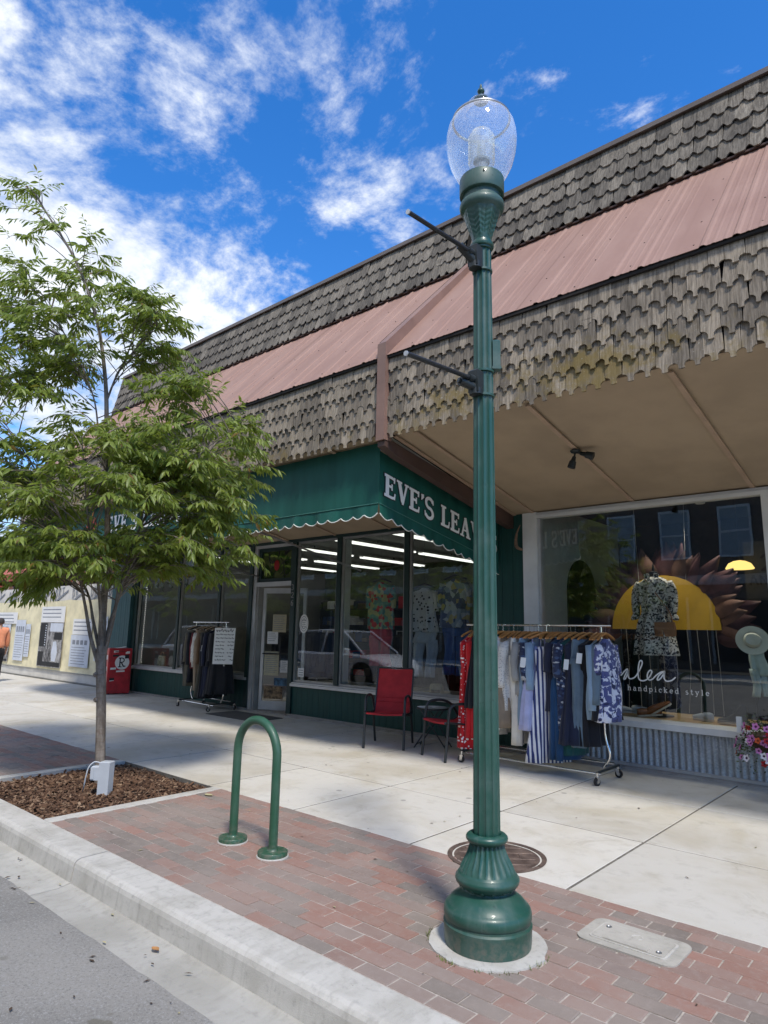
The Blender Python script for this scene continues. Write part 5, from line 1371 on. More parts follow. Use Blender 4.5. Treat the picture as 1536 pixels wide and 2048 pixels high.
# electrical post by the trunk
ep = thing('electric_post', 'small grey electrical post with outlet box standing in the mulch', 'electric post', (-6.00, 3.07, -.01), R(35))
m = MB(); m.bbox(-.055, .045, -.045, .045, -.05, .30, .006); m.build('post', 'elec_grey', ep)
m = MB(); m.bbox(-.13, -.056, -.04, .03, .14, .26, .008); bx_ = m.build('outlet_box', 'elec_grey', ep)
m = MB(); m.bbox(-.132, -.10, -.046, -.041, .15, .25, .003); m.build('cover', 'elec_grey', bx_)
m = MB(); m.tube(catmull([(-.05, -.02, .285), (-.11, -.03, .295), (-.15, -.05, .25), (-.17, -.05, .16), (-.19, -.03, .08), (-.24, .04, .02)], 6), .006, 6); m.build('cord', 'elec_grey', ep, True)

# ================================================================== GARMENTS
def ring(cx, z, w, t, ph, amp, nf, n=40, cy=0.0, skew=0.0):
    out = []
    for i in range(n):
        a = 2 * PI * i / n
        q = 1 + amp * math.sin(nf * a + ph) + amp * .6 * math.sin((nf * 2 + 1) * a + ph * 1.7)
        out.append((cx + w * math.copysign(abs(math.cos(a)) ** .8, math.cos(a)) * (1 + .25 * (q - 1)), cy + t * math.sin(a) * q + skew, z))
    return out
FOLD = [1.0]
def body_loft(mb, prof, seed, nf=5, cx=0.0):
    rg = random.Random(seed); ph = rg.uniform(0, 6); rings = []
    n = len(prof)
    fine = []
    for i in range(n - 1):
        for k in range(4): 
            t = k / 4; fine.append(tuple(prof[i][j] * (1 - t) + prof[i + 1][j] * t for j in range(3)))
    fine.append(prof[-1])
    z0, z1 = fine[0][0], fine[-1][0]
    for z, w, t in fine:
        q = (z0 - z) / max(.01, z0 - z1)
        rings.append(ring(cx + .012 * math.sin(q * 5 + ph), z + .008 * q * math.sin(ph), w * (1 + .04 * math.sin(q * 7 + ph)), t * 1.4, ph + q * .8, FOLD[0] * (.10 + .42 * q) * (.8 + .4 * math.sin(ph * 3 + q * 3)), nf + int(ph) % 3, skew=.014 * math.sin(q * 4 + ph * 2)))
    mb.loft(rings)
def sleeve(mb, sx, x0, z0, L, r, seed, out=.06):
    rg = random.Random(seed); pts = []; rad = []
    for i in range(7):
        t = i / 6
        pts.append((sx * (x0 + out * math.sin(min(1, t * 1.4) * PI / 2)), .012 * math.sin(3 * t + seed) - .01 * t, z0 - L * t)); rad.append(r * (1 - .32 * t) * (1 + .08 * math.sin(t * 17 + seed)))
    mb.tube(pts, rad, 10)
def garment(name, label, cat, mat, loc, rz, kind='shirt', L=.75, seed=0, wide=.20, hem=None, hanger='wood_hanger', tagc=False, sleeves=None, group=None):
    root = thing(name, label, cat, loc, rz, group)
    mb = MB()
    hem = hem or wide * 1.08
    if kind == 'shirt':
        body_loft(mb, [(-.095, .045, .03), (-.125, .10, .032), (-.165, wide, .036), (-.30, wide * .98, .048), (-.30 - (L - .30) * .5, (wide + hem) / 2, .05), (-.095 - L, hem, .055)], seed)
        if sleeves is None: sleeves = .52
        if sleeves:
            for sx in (-1, 1): sleeve(mb, sx, wide - .035, -.165, sleeves, .062, seed + sx, .05)
    elif kind == 'dress':
        body_loft(mb, [(-.09, .05, .028), (-.12, .10, .032), (-.17, wide, .036), (-.32, wide * .9, .045), (-.48, wide * .78, .045), (-.52, wide * .80, .05), (-.52 - (L - .5) * .5, (wide * .8 + hem) / 2, .06), (-.095 - L, hem, .07)], seed, 6)
        if sleeves:
            for sx in (-1, 1): sleeve(mb, sx, wide - .03, -.165, sleeves, .055, seed + sx, .04)
    elif kind == 'strap':
        body_loft(mb, [(-.19, .10, .025), (-.24, wide * .72, .035), (-.44, wide * .66, .04), (-.46, wide * .68, .045), (-.46 - (L - .4) * .5, (wide * .75 + hem) / 2, .06), (-.095 - L, hem, .07)], seed, 6)
        for sx in (-1, 1): mb.tube([(sx * .085, 0, -.20), (sx * .08, 0, -.11)], .010, 6)
    elif kind == 'skirt':
        body_loft(mb, [(-.10, .15, .03), (-.13, .16, .035), (-.095 - L * .5, (wide + hem) / 2, .055), (-.095 - L, hem, .065)], seed, 6)
    elif kind == 'pants':
        body_loft(mb, [(-.10, wide * .92, .035), (-.13, wide * .95, .04), (-.28, wide, .05), (-.36, wide * 1.0, .05)], seed, 3)
        for sx in (-1, 1):
            body_loft(mb, [(-.30, wide * .50, .048), (-.45, wide * .47, .05), (-.095 - L * .6, wide * .40, .046), (-.095 - L, hem * .42, .045)], seed + sx, 3, sx * wide * .53)
    co = mb.build('cloth', mat, root, 'all')
    if hanger: co.location = (0, 0, -.055)
    if hanger:
        h = MB(); h.tube(catmull([(-.205, 0, -.155), (-.12, .004, -.122), (-.03, 0, -.092), (.03, 0, -.092), (.12, -.004, -.122), (.205, 0, -.155)], 3), [.009] + [.0135] * 14 + [.009], 8)
        h.tube([(0, 0, -.095), (0, 0, -.03)] + [(.02 - .02 * math.cos(R(a)), 0, -.02 + .02 * math.sin(R(a))) for a in range(0, 200, 25)], .0022, 5, mi=1)
        h.build('hanger', [hanger, 'chrome'], root, True)
    if tagc:
        t = MB(); t.box(-.03, .03, -.0015, .0015, -.11, 0); o = t.build('price_tag', 'paper_white', root); o.location = (-wide - .012, -.035, -.30 - .07 * (seed % 3)); o.rotation_euler = (R(4), R(6), R(-30 + 12 * (seed % 3)))
    return root
def clothes_rack(name, label, loc, rz, L, W, Hh, tube_r=.0135):
    """rolling rack: bar along local x"""
    r = thing(name, label, 'clothes rack', loc, rz)
    h = L / 2
    m = MB(); m.tube([(-h, 0, Hh), (h, 0, Hh)], tube_r, 10); m.build('hang_bar', 'chrome', r, True)
    hb = h - .10
    for sx in (-1, 1):
        m = MB(); m.tube(catmull([(sx * hb * .98, 0, Hh), (sx * hb * .98, 0, Hh * .6), (sx * hb * .98, 0, Hh * .3), (sx * (hb + .03), 0, .26), (sx * (hb - .05), 0, .13)], 5), tube_r * .9, 10); m.build('upright', 'chrome', r, True)
        m = MB(); m.tube([(sx * hb, -W / 2, .125), (sx * hb, W / 2, .125)], tube_r * .95, 10); m.build('foot_rail', 'bracket_black', r, True)
        for sy in (-1, 1):
            ca = bpy.data.objects.new('castor', None); COL.objects.link(ca); ca.parent = r; ca.location = (sx * hb, sy * W / 2, 0); ca.rotation_euler = (0, 0, R(35 * sx + 50 * sy))
            m = MB(); m.tube([(-.012, 0, .04), (.012, 0, .04)], [.04, .04], 18); m.build('wheel', 'rubber', ca, True)
            m = MB(); m.tube([(-.0135, 0, .04), (.0135, 0, .04)], [.02, .02], 12); m.build('hub', 'steel_grey', ca, True)
            m = MB()
            for q in (-.018, .018): m.prism([(-.016, .03), (.016, .03), (.03, .088), (-.01, .088)], lambda u, v, w: (w, u, v), q - .002, q + .002)
            m.tube([(0, .01, .086), (0, .01, .128)], .012, 8); m.build('fork', 'chrome', ca)
    for sy in (-1, 1):
        m = MB(); m.tube([(-hb, sy * W / 2 * .62, .125 + .03 * sy), (hb, sy * W / 2 * .62, .125 + .03 * sy)], tube_r * .95, 10); m.build('base_rail', 'chrome', r, True)
    return r
RX0, RX1, RY, RZ = -4.76, -2.90, 7.00, 1.60
clothes_rack('clothes_rack', 'chrome rolling clothes rack full of blue and white garments by the corrugated wall', ((RX0 + RX1) / 2, RY, 0), 0, RX1 - RX0, .56, RZ)
RACK = [  # name, look, category, material, x, kind, length, hem, sleeves, tag
    ('dress', 'long red dress with white polka dots hanging at the end of the chrome rack', 'dress', 'cloth_polka', -4.70, 'dress', 1.32, .21, 0, 0),
    ('dress', 'plain bright red dress hanging next to the polka dot dress', 'dress', 'cloth_red', -4.62, 'dress', 1.18, .21, 0, 0),
    ('skirt', 'plain black skirt hanging behind the plain red dress', 'skirt', 'cloth_black', -4.57, 'skirt', .85, .22, 0, 0),
    ('shirt', 'off white long tunic hanging beside the lamp pole on the chrome rack', 'tunic', 'cloth_offwhite', -4.36, 'dress', 1.12, .20, .45, 0),
    ('shirt', 'crisp white shirt with long sleeves on the chrome rack', 'shirt', 'cloth_white', -4.19, 'shirt', .80, .22, .62, 0),
    ('blouse', 'ivory blouse tucked between the off white tunic and crisp white shirt', 'blouse', 'cloth_cream', -4.325, 'shirt', .70, .21, .5, 0),
    ('dress', 'long white linen dress behind the crisp white shirt', 'dress', 'cloth_white', -4.26, 'dress', 1.05, .22, 0, 0),
    ('blouse', 'white blouse with grey cuffs just behind the crisp white shirt', 'blouse', 'cloth_white', -4.20, 'shirt', .72, .21, .55, 0),
    ('skirt', 'beige flared skirt hanging between the white blouse and speckled top', 'skirt', 'cloth_tan', -4.14, 'skirt', 1.02, .24, 0, 0),
    ('top', 'white top with small grey specks on the chrome rack', 'top', 'cloth_speck', -4.07, 'shirt', .82, .19, .50, 0),
    ('trousers', 'long cream trousers hanging on the chrome rack', 'trousers', 'cloth_cream', -4.00, 'pants', 1.20, .20, 0, 0),
    ('top', 'soft grey knit top next to the cream trousers', 'top', 'cloth_grey', -3.93, 'shirt', .66, .19, .42, 0),
    ('trousers', 'faded light blue trousers on the chrome rack', 'trousers', 'cloth_lightblue', -3.88, 'pants', .98, .20, 0, 0),
    ('blouse', 'navy blouse with small pale flowers on the chrome rack', 'blouse', 'cloth_floral_navy', -3.82, 'shirt', .90, .19, .40, 1),
    ('shirt', 'pale blue striped cuff shirt behind the lavender tunic', 'shirt', 'cloth_lightblue', -3.775, 'shirt', .86, .21, .5, 0),
    ('shirt', 'lavender flared sleeveless tunic on the chrome rack', 'tunic', 'cloth_lavender', -3.73, 'strap', 1.00, .25, 0, 1),
    ('dress', 'long blue and white vertically striped strap dress', 'dress', 'cloth_stripe', -3.63, 'strap', 1.33, .24, 0, 0),
    ('top', 'short sleeved navy top with price tag beside the striped dress', 'top', 'cloth_navy', -3.55, 'shirt', .78, .20, .30, 1),
    ('dress', 'long royal blue dress reaching almost to the rack base', 'dress', 'cloth_royal', -3.48, 'dress', 1.28, .23, 0, 0),
    ('blouse', 'black blouse with pale floral print next to the royal blue dress', 'blouse', 'cloth_floral_navy', -3.42, 'shirt', .98, .18, .35, 0),
    ('dress', 'dark teal green dress on the chrome rack', 'dress', 'cloth_teal', -3.37, 'dress', 1.22, .20, 0, 0),
    ('dress', 'plain dark navy midi dress hanging beside the teal dress', 'dress', 'cloth_navy', -3.30, 'dress', 1.10, .23, 0, 1),
    ('trousers', 'grey blue trousers hanging between two navy garments', 'trousers', 'cloth_greyblue', -3.22, 'pants', 1.14, .20, 0, 0),
    ('jumpsuit', 'black jumpsuit with white price tag on the chrome rack', 'jumpsuit', 'cloth_black', -3.15, 'dress', 1.12, .19, 0, 1),
    ('shirt', 'light blue chambray shirt with long sleeves', 'shirt', 'cloth_lightblue', -3.07, 'shirt', .84, .20, .66, 0),
    ('shirt', 'grey blue denim shirt next to the chambray shirt', 'shirt', 'cloth_greyblue', -3.02, 'shirt', .84, .19, .60, 1),
    ('top', 'black tunic hanging behind the camouflage dress', 'tunic', 'cloth_black', -2.995, 'dress', .84, .21, 0, 0),
    ('dress', 'blue and white camouflage patterned dress hanging last on the chrome rack', 'dress', 'cloth_camo', -2.965, 'dress', .84, .21, .30, 1),
]
rg = random.Random(77)
for i, (nm, lb, ct, mt, x, kd, L, hm, sl, tg) in enumerate(RACK):
    fwd, turn = (.15, -34) if 'striped strap' in lb else (.12, -26) if 'crisp' in lb else (.11, -28) if 'lavender flared' in lb else (.05, -8) if 'navy midi' in lb or 'speck' in lb else (0, 0)
    FOLD[0] = .35 if 'striped strap' in lb else .7
    garment(nm, lb, ct, mt, (x, RY + rg.uniform(-.015, .015) - fwd * .55, RZ + .008), R(90 + rg.uniform(-9, 9) - (6 if i > 12 else 0) + turn), kd, L, 31 + i * 7, .215, hm * (1.15 if fwd else 1.06), 'wood_hanger', bool(tg), sl)
FOLD[0] = 1.0
for k, x in enumerate((-4.50, -4.46, -4.42, -4.25, -4.17, -4.10, -4.04, -3.96, -3.78, -3.70, -3.67, -3.59, -3.52)):
    h = MB(); h.tube(catmull([(-.205, 0, -.155), (-.12, .004, -.122), (-.03, 0, -.092), (.03, 0, -.092), (.12, -.004, -.122), (.205, 0, -.155)], 3), [.009] + [.0135] * 14 + [.009], 8)
    h.tube([(0, 0, -.095), (0, 0, -.03)] + [(.02 - .02 * math.cos(R(a)), 0, -.02 + .02 * math.sin(R(a))) for a in range(0, 200, 25)], .0022, 5, mi=1)
    o = h.build('hanger', ['wood_hanger', 'chrome'], None, True, (x, RY, RZ + .008), R(90 + rg.uniform(-14, 14)))
    tag(o, 'empty wooden coat hanger on the chrome rack bar', 'hanger', 'empty hangers on the chrome rack')
# second rack by the green wall
R2 = Vector((-11.06, 7.50, 0)); RZ2 = 1.60
clothes_rack('clothes_rack', 'chrome rolling rack of dark coats in front of the green board wall', R2, R(-3), 1.30, .56, RZ2)
R2G = [('coat', 'charcoal wool coat at the outer end of the dark rack', 'coat', 'cloth_char', -.55, 'shirt', .92, .21, .60), ('coat', 'olive grey long coat on the dark rack', 'coat', 'cloth_olive', -.47, 'dress', 1.08, .22, .55), ('jacket', 'black jacket beside the maroon sweater', 'jacket', 'cloth_black', -.39, 'shirt', 1.0, .20, .6),
       ('sweater', 'dark maroon sweater on the coat rack', 'sweater', 'cloth_maroon', -.31, 'shirt', .74, .20, .58), ('blouse', 'pale blue white patterned blouse among the dark coats', 'blouse', 'cloth_speck', -.22, 'shirt', .72, .20, .55), ('trousers', 'beige trousers hanging behind the patterned blouse', 'trousers', 'cloth_tan', -.16, 'pants', 1.14, .20, 0),
       ('coat', 'long brown suede coat on the coat rack', 'coat', 'cloth_brown', -.07, 'dress', 1.22, .21, .58), ('coat', 'long grey brown coat next to the suede coat', 'coat', 'cloth_olive', .02, 'dress', 1.24, .22, 0), ('coat', 'long black coat with white paper tag', 'coat', 'cloth_black', .11, 'dress', 1.26, .24, .6), ('coat', 'dark navy overcoat behind the handwritten sale sign', 'coat', 'cloth_navy', .21, 'dress', 1.22, .24, .6), ('jacket', 'thick black jacket at the rack end by the shop door', 'jacket', 'cloth_black', .32, 'dress', 1.20, .25, .6), ('coat', 'black skirted coat last on the rack by the door', 'coat', 'cloth_char', .43, 'dress', 1.16, .25, .5)]
q2 = Matrix.Rotation(R(-3), 4, 'Z')
for i, (nm, lb, ct, mt, x, kd, L, hm, sl) in enumerate(R2G):
    p = R2 + (q2 @ Vector((x, 0, 0)))
    garment(nm, lb, ct, mt, (p.x, p.y + rg.uniform(-.02, .02), RZ2 + .008), R(84 + rg.uniform(-8, 8)), kd, L, 301 + i * 5, .205, hm, 'chrome' if i % 2 else 'black_plastic', i == 8, sl)
sg = thing('price_sign', 'handwritten white price list hung on the upright of the coat rack', 'sign', (-10.44, 7.40, 1.50), R(48))
m = MB(); m.prism([(-.19, 0), (.19, 0), (.165, -.66), (-.20, -.66)], lambda u, v, w: (u, w, v), -.002, .002); m.build('sheet', 'paper_white', sg)
hw_root = bpy.data.objects.new('handwriting', None); COL.objects.link(hw_root); hw_root.parent = sg; rg2 = random.Random(4)
for row in range(9):
    z = -.06 - row * .066; x = -.16
    hh = .05 if row == 0 else .022
    pm = MB()
    while x < .15:
        w = rg2.uniform(.02, .07)
        if not (row > 0 and .0 < x < .05): pm.stroke([(x, z), (x + w * .3, z + hh * rg2.uniform(.2, 1)), (x + w * .6, z - hh * .2), (x + w, z + hh * rg2.uniform(0, .7))], .013 if row == 0 else .009, lambda u, v, q: (u, q, v), -.0045 - .0002 * row, -.0025)
        x += w + .012
    pm.build('written_line', 'ink_black', hw_root)

# ================================================================== CHAIRS AND TABLE
def chair(label, loc, rz):
    """sling patio chair, front towards local -y"""
    c = thing('patio_chair', label, 'chair', loc, rz)
    hw = .265
    def path(k):   # sling profile
        return catmull([(-.30, .432), (-.27, .446), (-.10, .428), (.10, .405), (.20, .43), (.26, .56), (.34, .78), (.40, .98)], 5)
    pr = path(0)
    m = MB(); n = len(pr)
    vs = []
    for x in (-hw + .02, 0, hw - .02):
        for y, z in pr: vs.append((x, y, z - (.012 if x == 0 else 0)))
    for x in (-hw + .02, 0, hw - .02):
        for y, z in pr: vs.append((x, y + .003, z - .006 - (.012 if x == 0 else 0)))
    fs = []
    for a in (0, 1):
        for i in range(n - 1):
            fs.append((a * n + i, (a + 1) * n + i, (a + 1) * n + i + 1, a * n + i + 1)); b = 3 * n
            fs.append((b + a * n + i, b + a * n + i + 1, b + (a + 1) * n + i + 1, b + (a + 1) * n + i))
    m.add(vs, fs); sl = m.build('sling', 'sling_red', c, 'all')
    for (y, z) in ((.255, .545), (.277, .60)):
        m = MB(); m.tube([(-hw + .02, y - .006, z), (0, y - .002, z - .006), (hw - .02, y - .006, z)], .005, 6); m.build('sling_seam', 'sling_red', sl, True)
    for sx in (-1, 1):
        x = sx * hw
        m = MB(); m.tube([(x - sx * .012, y, z) for y, z in pr], .012, 8); m.build('side_rail', 'chair_metal', c, True)
        m = MB(); m.tube(catmull([(x, -.30, .0), (x, -.27, .30), (x, -.245, .56), (x, -.20, .635), (x, -.10, .655), (x, .02, .645), (x, .12, .60), (x, .20, .50), (x, .235, .40)], 5), .0165, 10); m.build('arm_and_front_leg', 'chair_metal', c, True)
        m = MB(); m.tube(catmull([(x, .16, .42), (x, .22, .30), (x, .32, .0)], 5), .0165, 10); m.build('rear_leg', 'chair_metal', c, True)
    m = MB(); m.tube([(-hw, -.255, .425), (hw, -.255, .425)], .011, 8); m.tube([(-hw, .20, .37), (hw, .20, .37)], .011, 8); m.tube([(-hw + .01, .40, .985), (hw - .01, .40, .985)], .011, 8); m.build('cross_rail', 'chair_metal', c, True)
    return c
# front edge from (-6.08,6.58) to (-5.59,6.80)
chair('red sling patio chair with a tall back against the green board wall', (-5.99, 6.95, 0), math.atan2(.25, .47))
chair('low red sling patio chair half hidden behind the polka dot dress', (-4.90, 6.92, 0), math.atan2(-.19, .48))
tb = thing('side_table', 'small round black folding table between the two red chairs', 'table', (-5.50, 7.28, 0), R(20))
m = MB(); m.lathe([(.20, .488), (.218, .492), (.222, .50), (.218, .508), (.19, .506), (.001, .506)], 36); m.build('table_top', 'black_plastic', tb, True)
m = MB(); m.lathe([(.001, .509), (.195, .509), (.198, .511), (.19, .513), (.001, .513)], 36, close=False); m.build('glass_top', 'steel_grey', tb, True)
for sx in (-1, 1):
    for sy in (-1, 1):
        m = MB(); m.tube([(sx * .12, sy * .16, .49), (-sx * .20, sy * .13, .03), (-sx * .22, sy * .13, .0)], .0095, 8); m.build('leg', 'chair_metal', tb, True)
for sx in (-1, 1):
    m = MB(); m.tube([(sx * .19, -.13, .045), (sx * .19, .13, .045)], .008, 6); m.build('stretcher', 'chair_metal', tb, True)
mg = MB(); mg.grid(lambda u, v: (-5.60 + .16 * u + .02 * v, 7.20 + .13 * v, .516 + .008 * math.sin(u * PI)), 8, 2); mg.box(-5.66, -5.50, 7.14, 7.22, .515, .522)
tag(mg.build('magazine', 'paper_white', smooth=True), 'open white magazine lying on the small round table', 'magazine')
mt = MB(); mt.bbox(-10.28, -8.95, 6.98, 7.62, 0.002, .014, .006)
tag(mt.build('door_mat', 'door_mat'), 'flat dark grey mat on the pavement before the open shop door', 'door mat')

# ================================================================== NEWSPAPER BOX
nb = thing('newspaper_box', 'red metal newspaper box with white round R sticker beside the tree trunk', 'newspaper box', (-14.62, 7.50, 0), math.atan2(-.215, .976) + R(90))
simple('box_red', (0.42, 0.008, 0.018), 0.35, var=0.25, scale=6); simple('box_dark', (0.16, 0.006, 0.012), 0.4, var=0.3)
m = MB(); m.bbox(-.25, .25, -.20, .20, .02, 1.0, .015); m.build('cabinet', 'box_red', nb)
m = MB(); m.box(-.225, .225, -.212, -.198, .10, .95); dr = m.build('door', 'box_red', nb)
m = MB(); m.tube([(-.12, -.215, .93), (-.12, -.235, .93), (.12, -.235, .93), (.12, -.215, .93)], .008, 6); m.build('handle', 'box_dark', dr)
for sx in (-.2, .2):
    m = MB(); m.box(sx - .04, sx + .04, -.16, .16, 0, .02); m.build('foot', 'ink_black', nb)
m = MB(); m.prism([(.045 + .155 * math.cos(R(a)), .69 + .155 * math.sin(R(a))) for a in range(0, 360, 12)], lambda u, v, w: (u, w, v), -.2155, -.2125); stc = m.build('sticker', 'paper_white', nb)
m = MB(); letter(m, 'R', SERIF, .21, lambda u, v, w: (u - .05, w, v + .59), -.2185, -.2158); m.build('logo', 'ink_black', stc)
for (x, z, w, h, mt_) in ((-.10, .93, .10, .05, 'paper_white'), (.15, .91, .09, .06, 'paper_white'), (-.10, .84, .13, .05, 'ink_black'), (.14, .82, .09, .09, 'ink_black'), (-.14, .56, .12, .05, 'paper_white'), (.02, .50, .18, .04, 'paper_white'), (-.15, .33, .10, .06, 'ink_black'), (-.15, .30, .09, .025, 'paper_white')):
    m = MB(); m.prism([(x - w / 2, z - h / 2), (x + w / 2, z - h / 2 + .008), (x + w / 2, z + h / 2), (x - w / 2, z + h / 2 - .006)], lambda u, v, q: (u, q, v), -.2155 if mt_ == 'paper_white' else -.2165, -.2125); m.build('sticker', mt_, nb)
for z in (.80, .55, .30, .12):
    m = MB(); m.box(-.2535, -.2505, -.12, .10, z - .05, z + .05); m.build('sticker', 'paper_white', nb)
m = MB(); m.grid(lambda u, v: (-.08 + .22 * u, -.14 + .2 * v, 1.006 + .03 * u * u), 6, 2)
tag(m.build('newspaper', 'paper_white', None, True, (-14.62, 7.50, 0), math.atan2(-.215, .976) + R(90)), 'white newspaper lying on top of the red box', 'newspaper')

# ================================================================== HOARDING WITH POSTERS
ho = thing('hoarding', 'long hoarding wrapped in cream yellow sheet with historic posters', 'hoarding', (-22, 8.0, 0))
simple('sheet_yellow', (0.74, 0.67, 0.44), 0.75, var=0.14, scale=2.5, bump=0.3, bscale=6); simple('sheet_grey', (0.60, 0.575, 0.52), 0.75, var=0.1, scale=2, bump=0.3, bscale=5)
def wrinkle(x, z, k=1.0): return .012 * k * noise.noise(Vector((x * 2.2, z * 2.2, 0))) + .006 * k * noise.noise(Vector((x * 7 + z * 5, z * 5, 3)))
HL, HR = -33.0, -15.80
m = MB(); m.grid(lambda u, v: (HL + (HR - HL) * u, 7.985 + wrinkle(HL + (HR - HL) * u, v * .4), .03 + .29 * v), 140, 4); sub(m, 'lower_sheet', 'sheet_grey', ho, True)
m = MB(); m.grid(lambda u, v: (HL + (HR - HL) * u, 7.96 + wrinkle(HL + (HR - HL) * u, v * 2), .26 + 1.92 * v - .03 * abs(math.sin((HL + (HR - HL) * u) * 1.7)) * v), 160, 14); sub(m, 'yellow_sheet', 'sheet_yellow', ho, True)
m = MB(); m.grid(lambda u, v: (HL + (HR - HL) * u, 7.982 + wrinkle(HL + (HR - HL) * u, v), 2.12 + .45 * v), 140, 4); sub(m, 'top_sheet', 'sheet_grey', ho, True)
m = MB(); m.box(HL, HR, 8.01, 8.06, 0, 2.58); m.box(HL, HR, 7.93, 8.06, 0, .03); sub(m, 'plywood', 'room_wall', ho)
m = MB(); m.tube([(HL, 7.95, .255), (HR, 7.95, .255)], .006, 5); sub(m, 'hem_rope', 'ink_grey', ho)
def photo(name):
    t = NT(name); v = t.coord('Object', (1, 1, .6))
    n = t.noise(v, 7, 6, .7, .8); n2 = t.noise(t.coord('Object', (6, 1, 1)), 5, 4, .6)
    x = t.ramp(t.math('ADD', t.math('MULTIPLY', n, .7), t.math('MULTIPLY', n2, .3)), .38, .62)
    t.finish(t.mix(x, (.03, .028, .027, 1), (.42, .41, .40, 1)), .6)
photo('old_photo')
simple('print_blue', (0.56, 0.60, 0.66), 0.7, var=0.08)
def poster(x0, x1, z0, z1, kind, y=7.925, nm='poster'):
    p = bpy.data.objects.new(nm, None); COL.objects.link(p); p.parent = ho; p.location = Vector(((x0 + x1) / 2, y, z0)) - ho.location
    w, h = (x1 - x0) / 2, z1 - z0
    m = MB(); m.box(-w, w, -.002, .004, 0, h); m.build('sheet', 'old_photo' if kind == 'photo' else 'print_blue' if kind == 'news' else 'paper_white', p)
    if kind == 'photo':
        pm = MB(); rr = random.Random(int(x0 * 10)); e_ = lambda u, v, q: (u, q, v)
        pm.box(-w * .95, -w * .35, -.0032, -.0022, h * .45, h * .99); pm.box(-w * .95, w * .95, -.0032, -.0022, .02 * h, h * .12); pm.box(-w * .95, -w * .5, -.0032, -.0022, h * .12, h * .34); pm.box(w * .3, w * .95, -.0032, -.0022, h * .62, h * .78)
        for q in range(4): pm.stroke([(-w * .3 + q * w * .12, h * .12), (-w * .25 + q * w * .1, h * (.4 + .1 * (q % 2)))], w * .05, e_, -.0036 - q * .0002, -.0022)
        pm.build('dark_print', 'ink_black', p)
        pm = MB(); pm.box(w * -.1, w * .95, -.0032, -.0022, h * .80, h * .99); pm.build('pale_sky', 'print_blue', p)
        pm = MB(); pm.stroke([(w * .4, h * .14), (w * .42, h * .34), (w * .4, h * .58)], [w * .3, w * .5, w * .25], e_, -.0038, -.0022); pm.build('pale_figure', 'print_blue', p); pm = MB()
        for q in range(9): pm.box(-w * .5, -w * .42, -.0042, -.0034, h * (.48 + q * .055), h * (.505 + q * .055))
        pm.build('light_print', 'print_blue', p)
    if kind in ('text', 'news'):
        pm = MB(); z = h - .07; rr = random.Random(int(x0 * 100))
        if kind == 'news':
            for c in range(4): pm.box(-w * .8 + c * w * .42, -w * .8 + c * w * .42 + w * .30, -.0032, -.0022, h * .70, h * .84)
            z = h * .62
        while z > .06:
            if kind == 'text': pm.box(-w * .88, w * (.6 + .28 * rr.random()), -.0032, -.0022, z - .028, z)
            else: pm.box(-w * .85, w * (.5 + .35 * rr.random()), -.0032, -.0022, z - .016, z)
            z -= .105 if kind == 'text' else .07
        pm.build('print', 'ink_grey', p)
    return p
poster(-20.17, -18.62, .33, 1.55, 'photo'); poster(-20.17, -18.62, 1.56, 2.00, 'text')
poster(-22.0, -21.25, .42, 1.62, 'news'); poster(-21.2, -20.85, .55, 1.50, 'news')
poster(-24.2, -21.95, 1.50, 1.85, 'text', 7.922); poster(-24.0, -22.4, .35, 1.0, 'photo'); poster(-24.0, -22.4, 1.02, 1.48, 'news')
poster(-18.05, -16.95, 1.25, 1.66, 'text'); poster(-18.10, -17.0, .42, 1.24, 'news'); 
poster(-16.55, -16.12, 1.0, 1.72, 'news'); poster(-16.7, -16.0, .62, .95, 'text')
poster(-26.8, -25.2, .35, 1.5, 'photo'); poster(-28.9, -27.4, .4, 1.7, 'news')
for k, x in enumerate([-25.5, -24.2, -22.95, -21.75, -20.6, -19.5, -18.4, -17.3, -16.3]):
    mm = MB(); o_ = 0
    for ch in 'DKT':
        letter(mm, ch, SERIF, .26, lambda u, v, w, q=o_: (x + q + u * .9, w, 2.22 + v + (q + u) * .1), 7.966, 7.969); o_ += .22
    mm.stroke([(x + .06, 2.14), (x + .85, 2.44)], .05, lambda u, v, w: (u, w, v), 7.9655, 7.969)
    sub(mm, 'sheet_mark', 'ink_grey', ho)

# ================================================================== WINDOW DISPLAYS
EY = 8.35
garment('shirt', 'colourful red and green floral shirt hanging in the green shop window', 'shirt', 'cloth_floral_red', (-7.42, EY, 2.46), R(8), 'shirt', .78, 401, .235, .25, 'black_plastic', False, .36)
garment('trousers', 'coral red trousers hanging below the floral shirt', 'trousers', 'cloth_coral', (-7.44, EY + .03, 1.72), R(6), 'pants', .70, 402, .215, .24, None)
garment('shirt', 'white shirt with black spots hanging behind the window mullion', 'shirt', 'cloth_dalmatian', (-6.50, EY, 2.34), R(4), 'shirt', .70, 403, .235, .235, 'black_plastic', False, .30)
garment('trousers', 'pale grey trousers hanging below the spotted shirt', 'trousers', 'cloth_palegrey', (-6.50, EY + .03, 1.68), R(5), 'pants', .78, 404, .205, .20, None)
garment('shirt', 'blue and yellow floral shirt hanging over blue jeans', 'shirt', 'cloth_floral_blue', (-5.90, EY, 2.46), R(4), 'shirt', .74, 405, .25, .25, 'black_plastic', False, .36)
garment('jeans', 'blue jeans hanging below the blue floral shirt', 'jeans', 'cloth_blue', (-5.90, EY + .03, 1.80), R(4), 'pants', .84, 406, .225, .25, None)
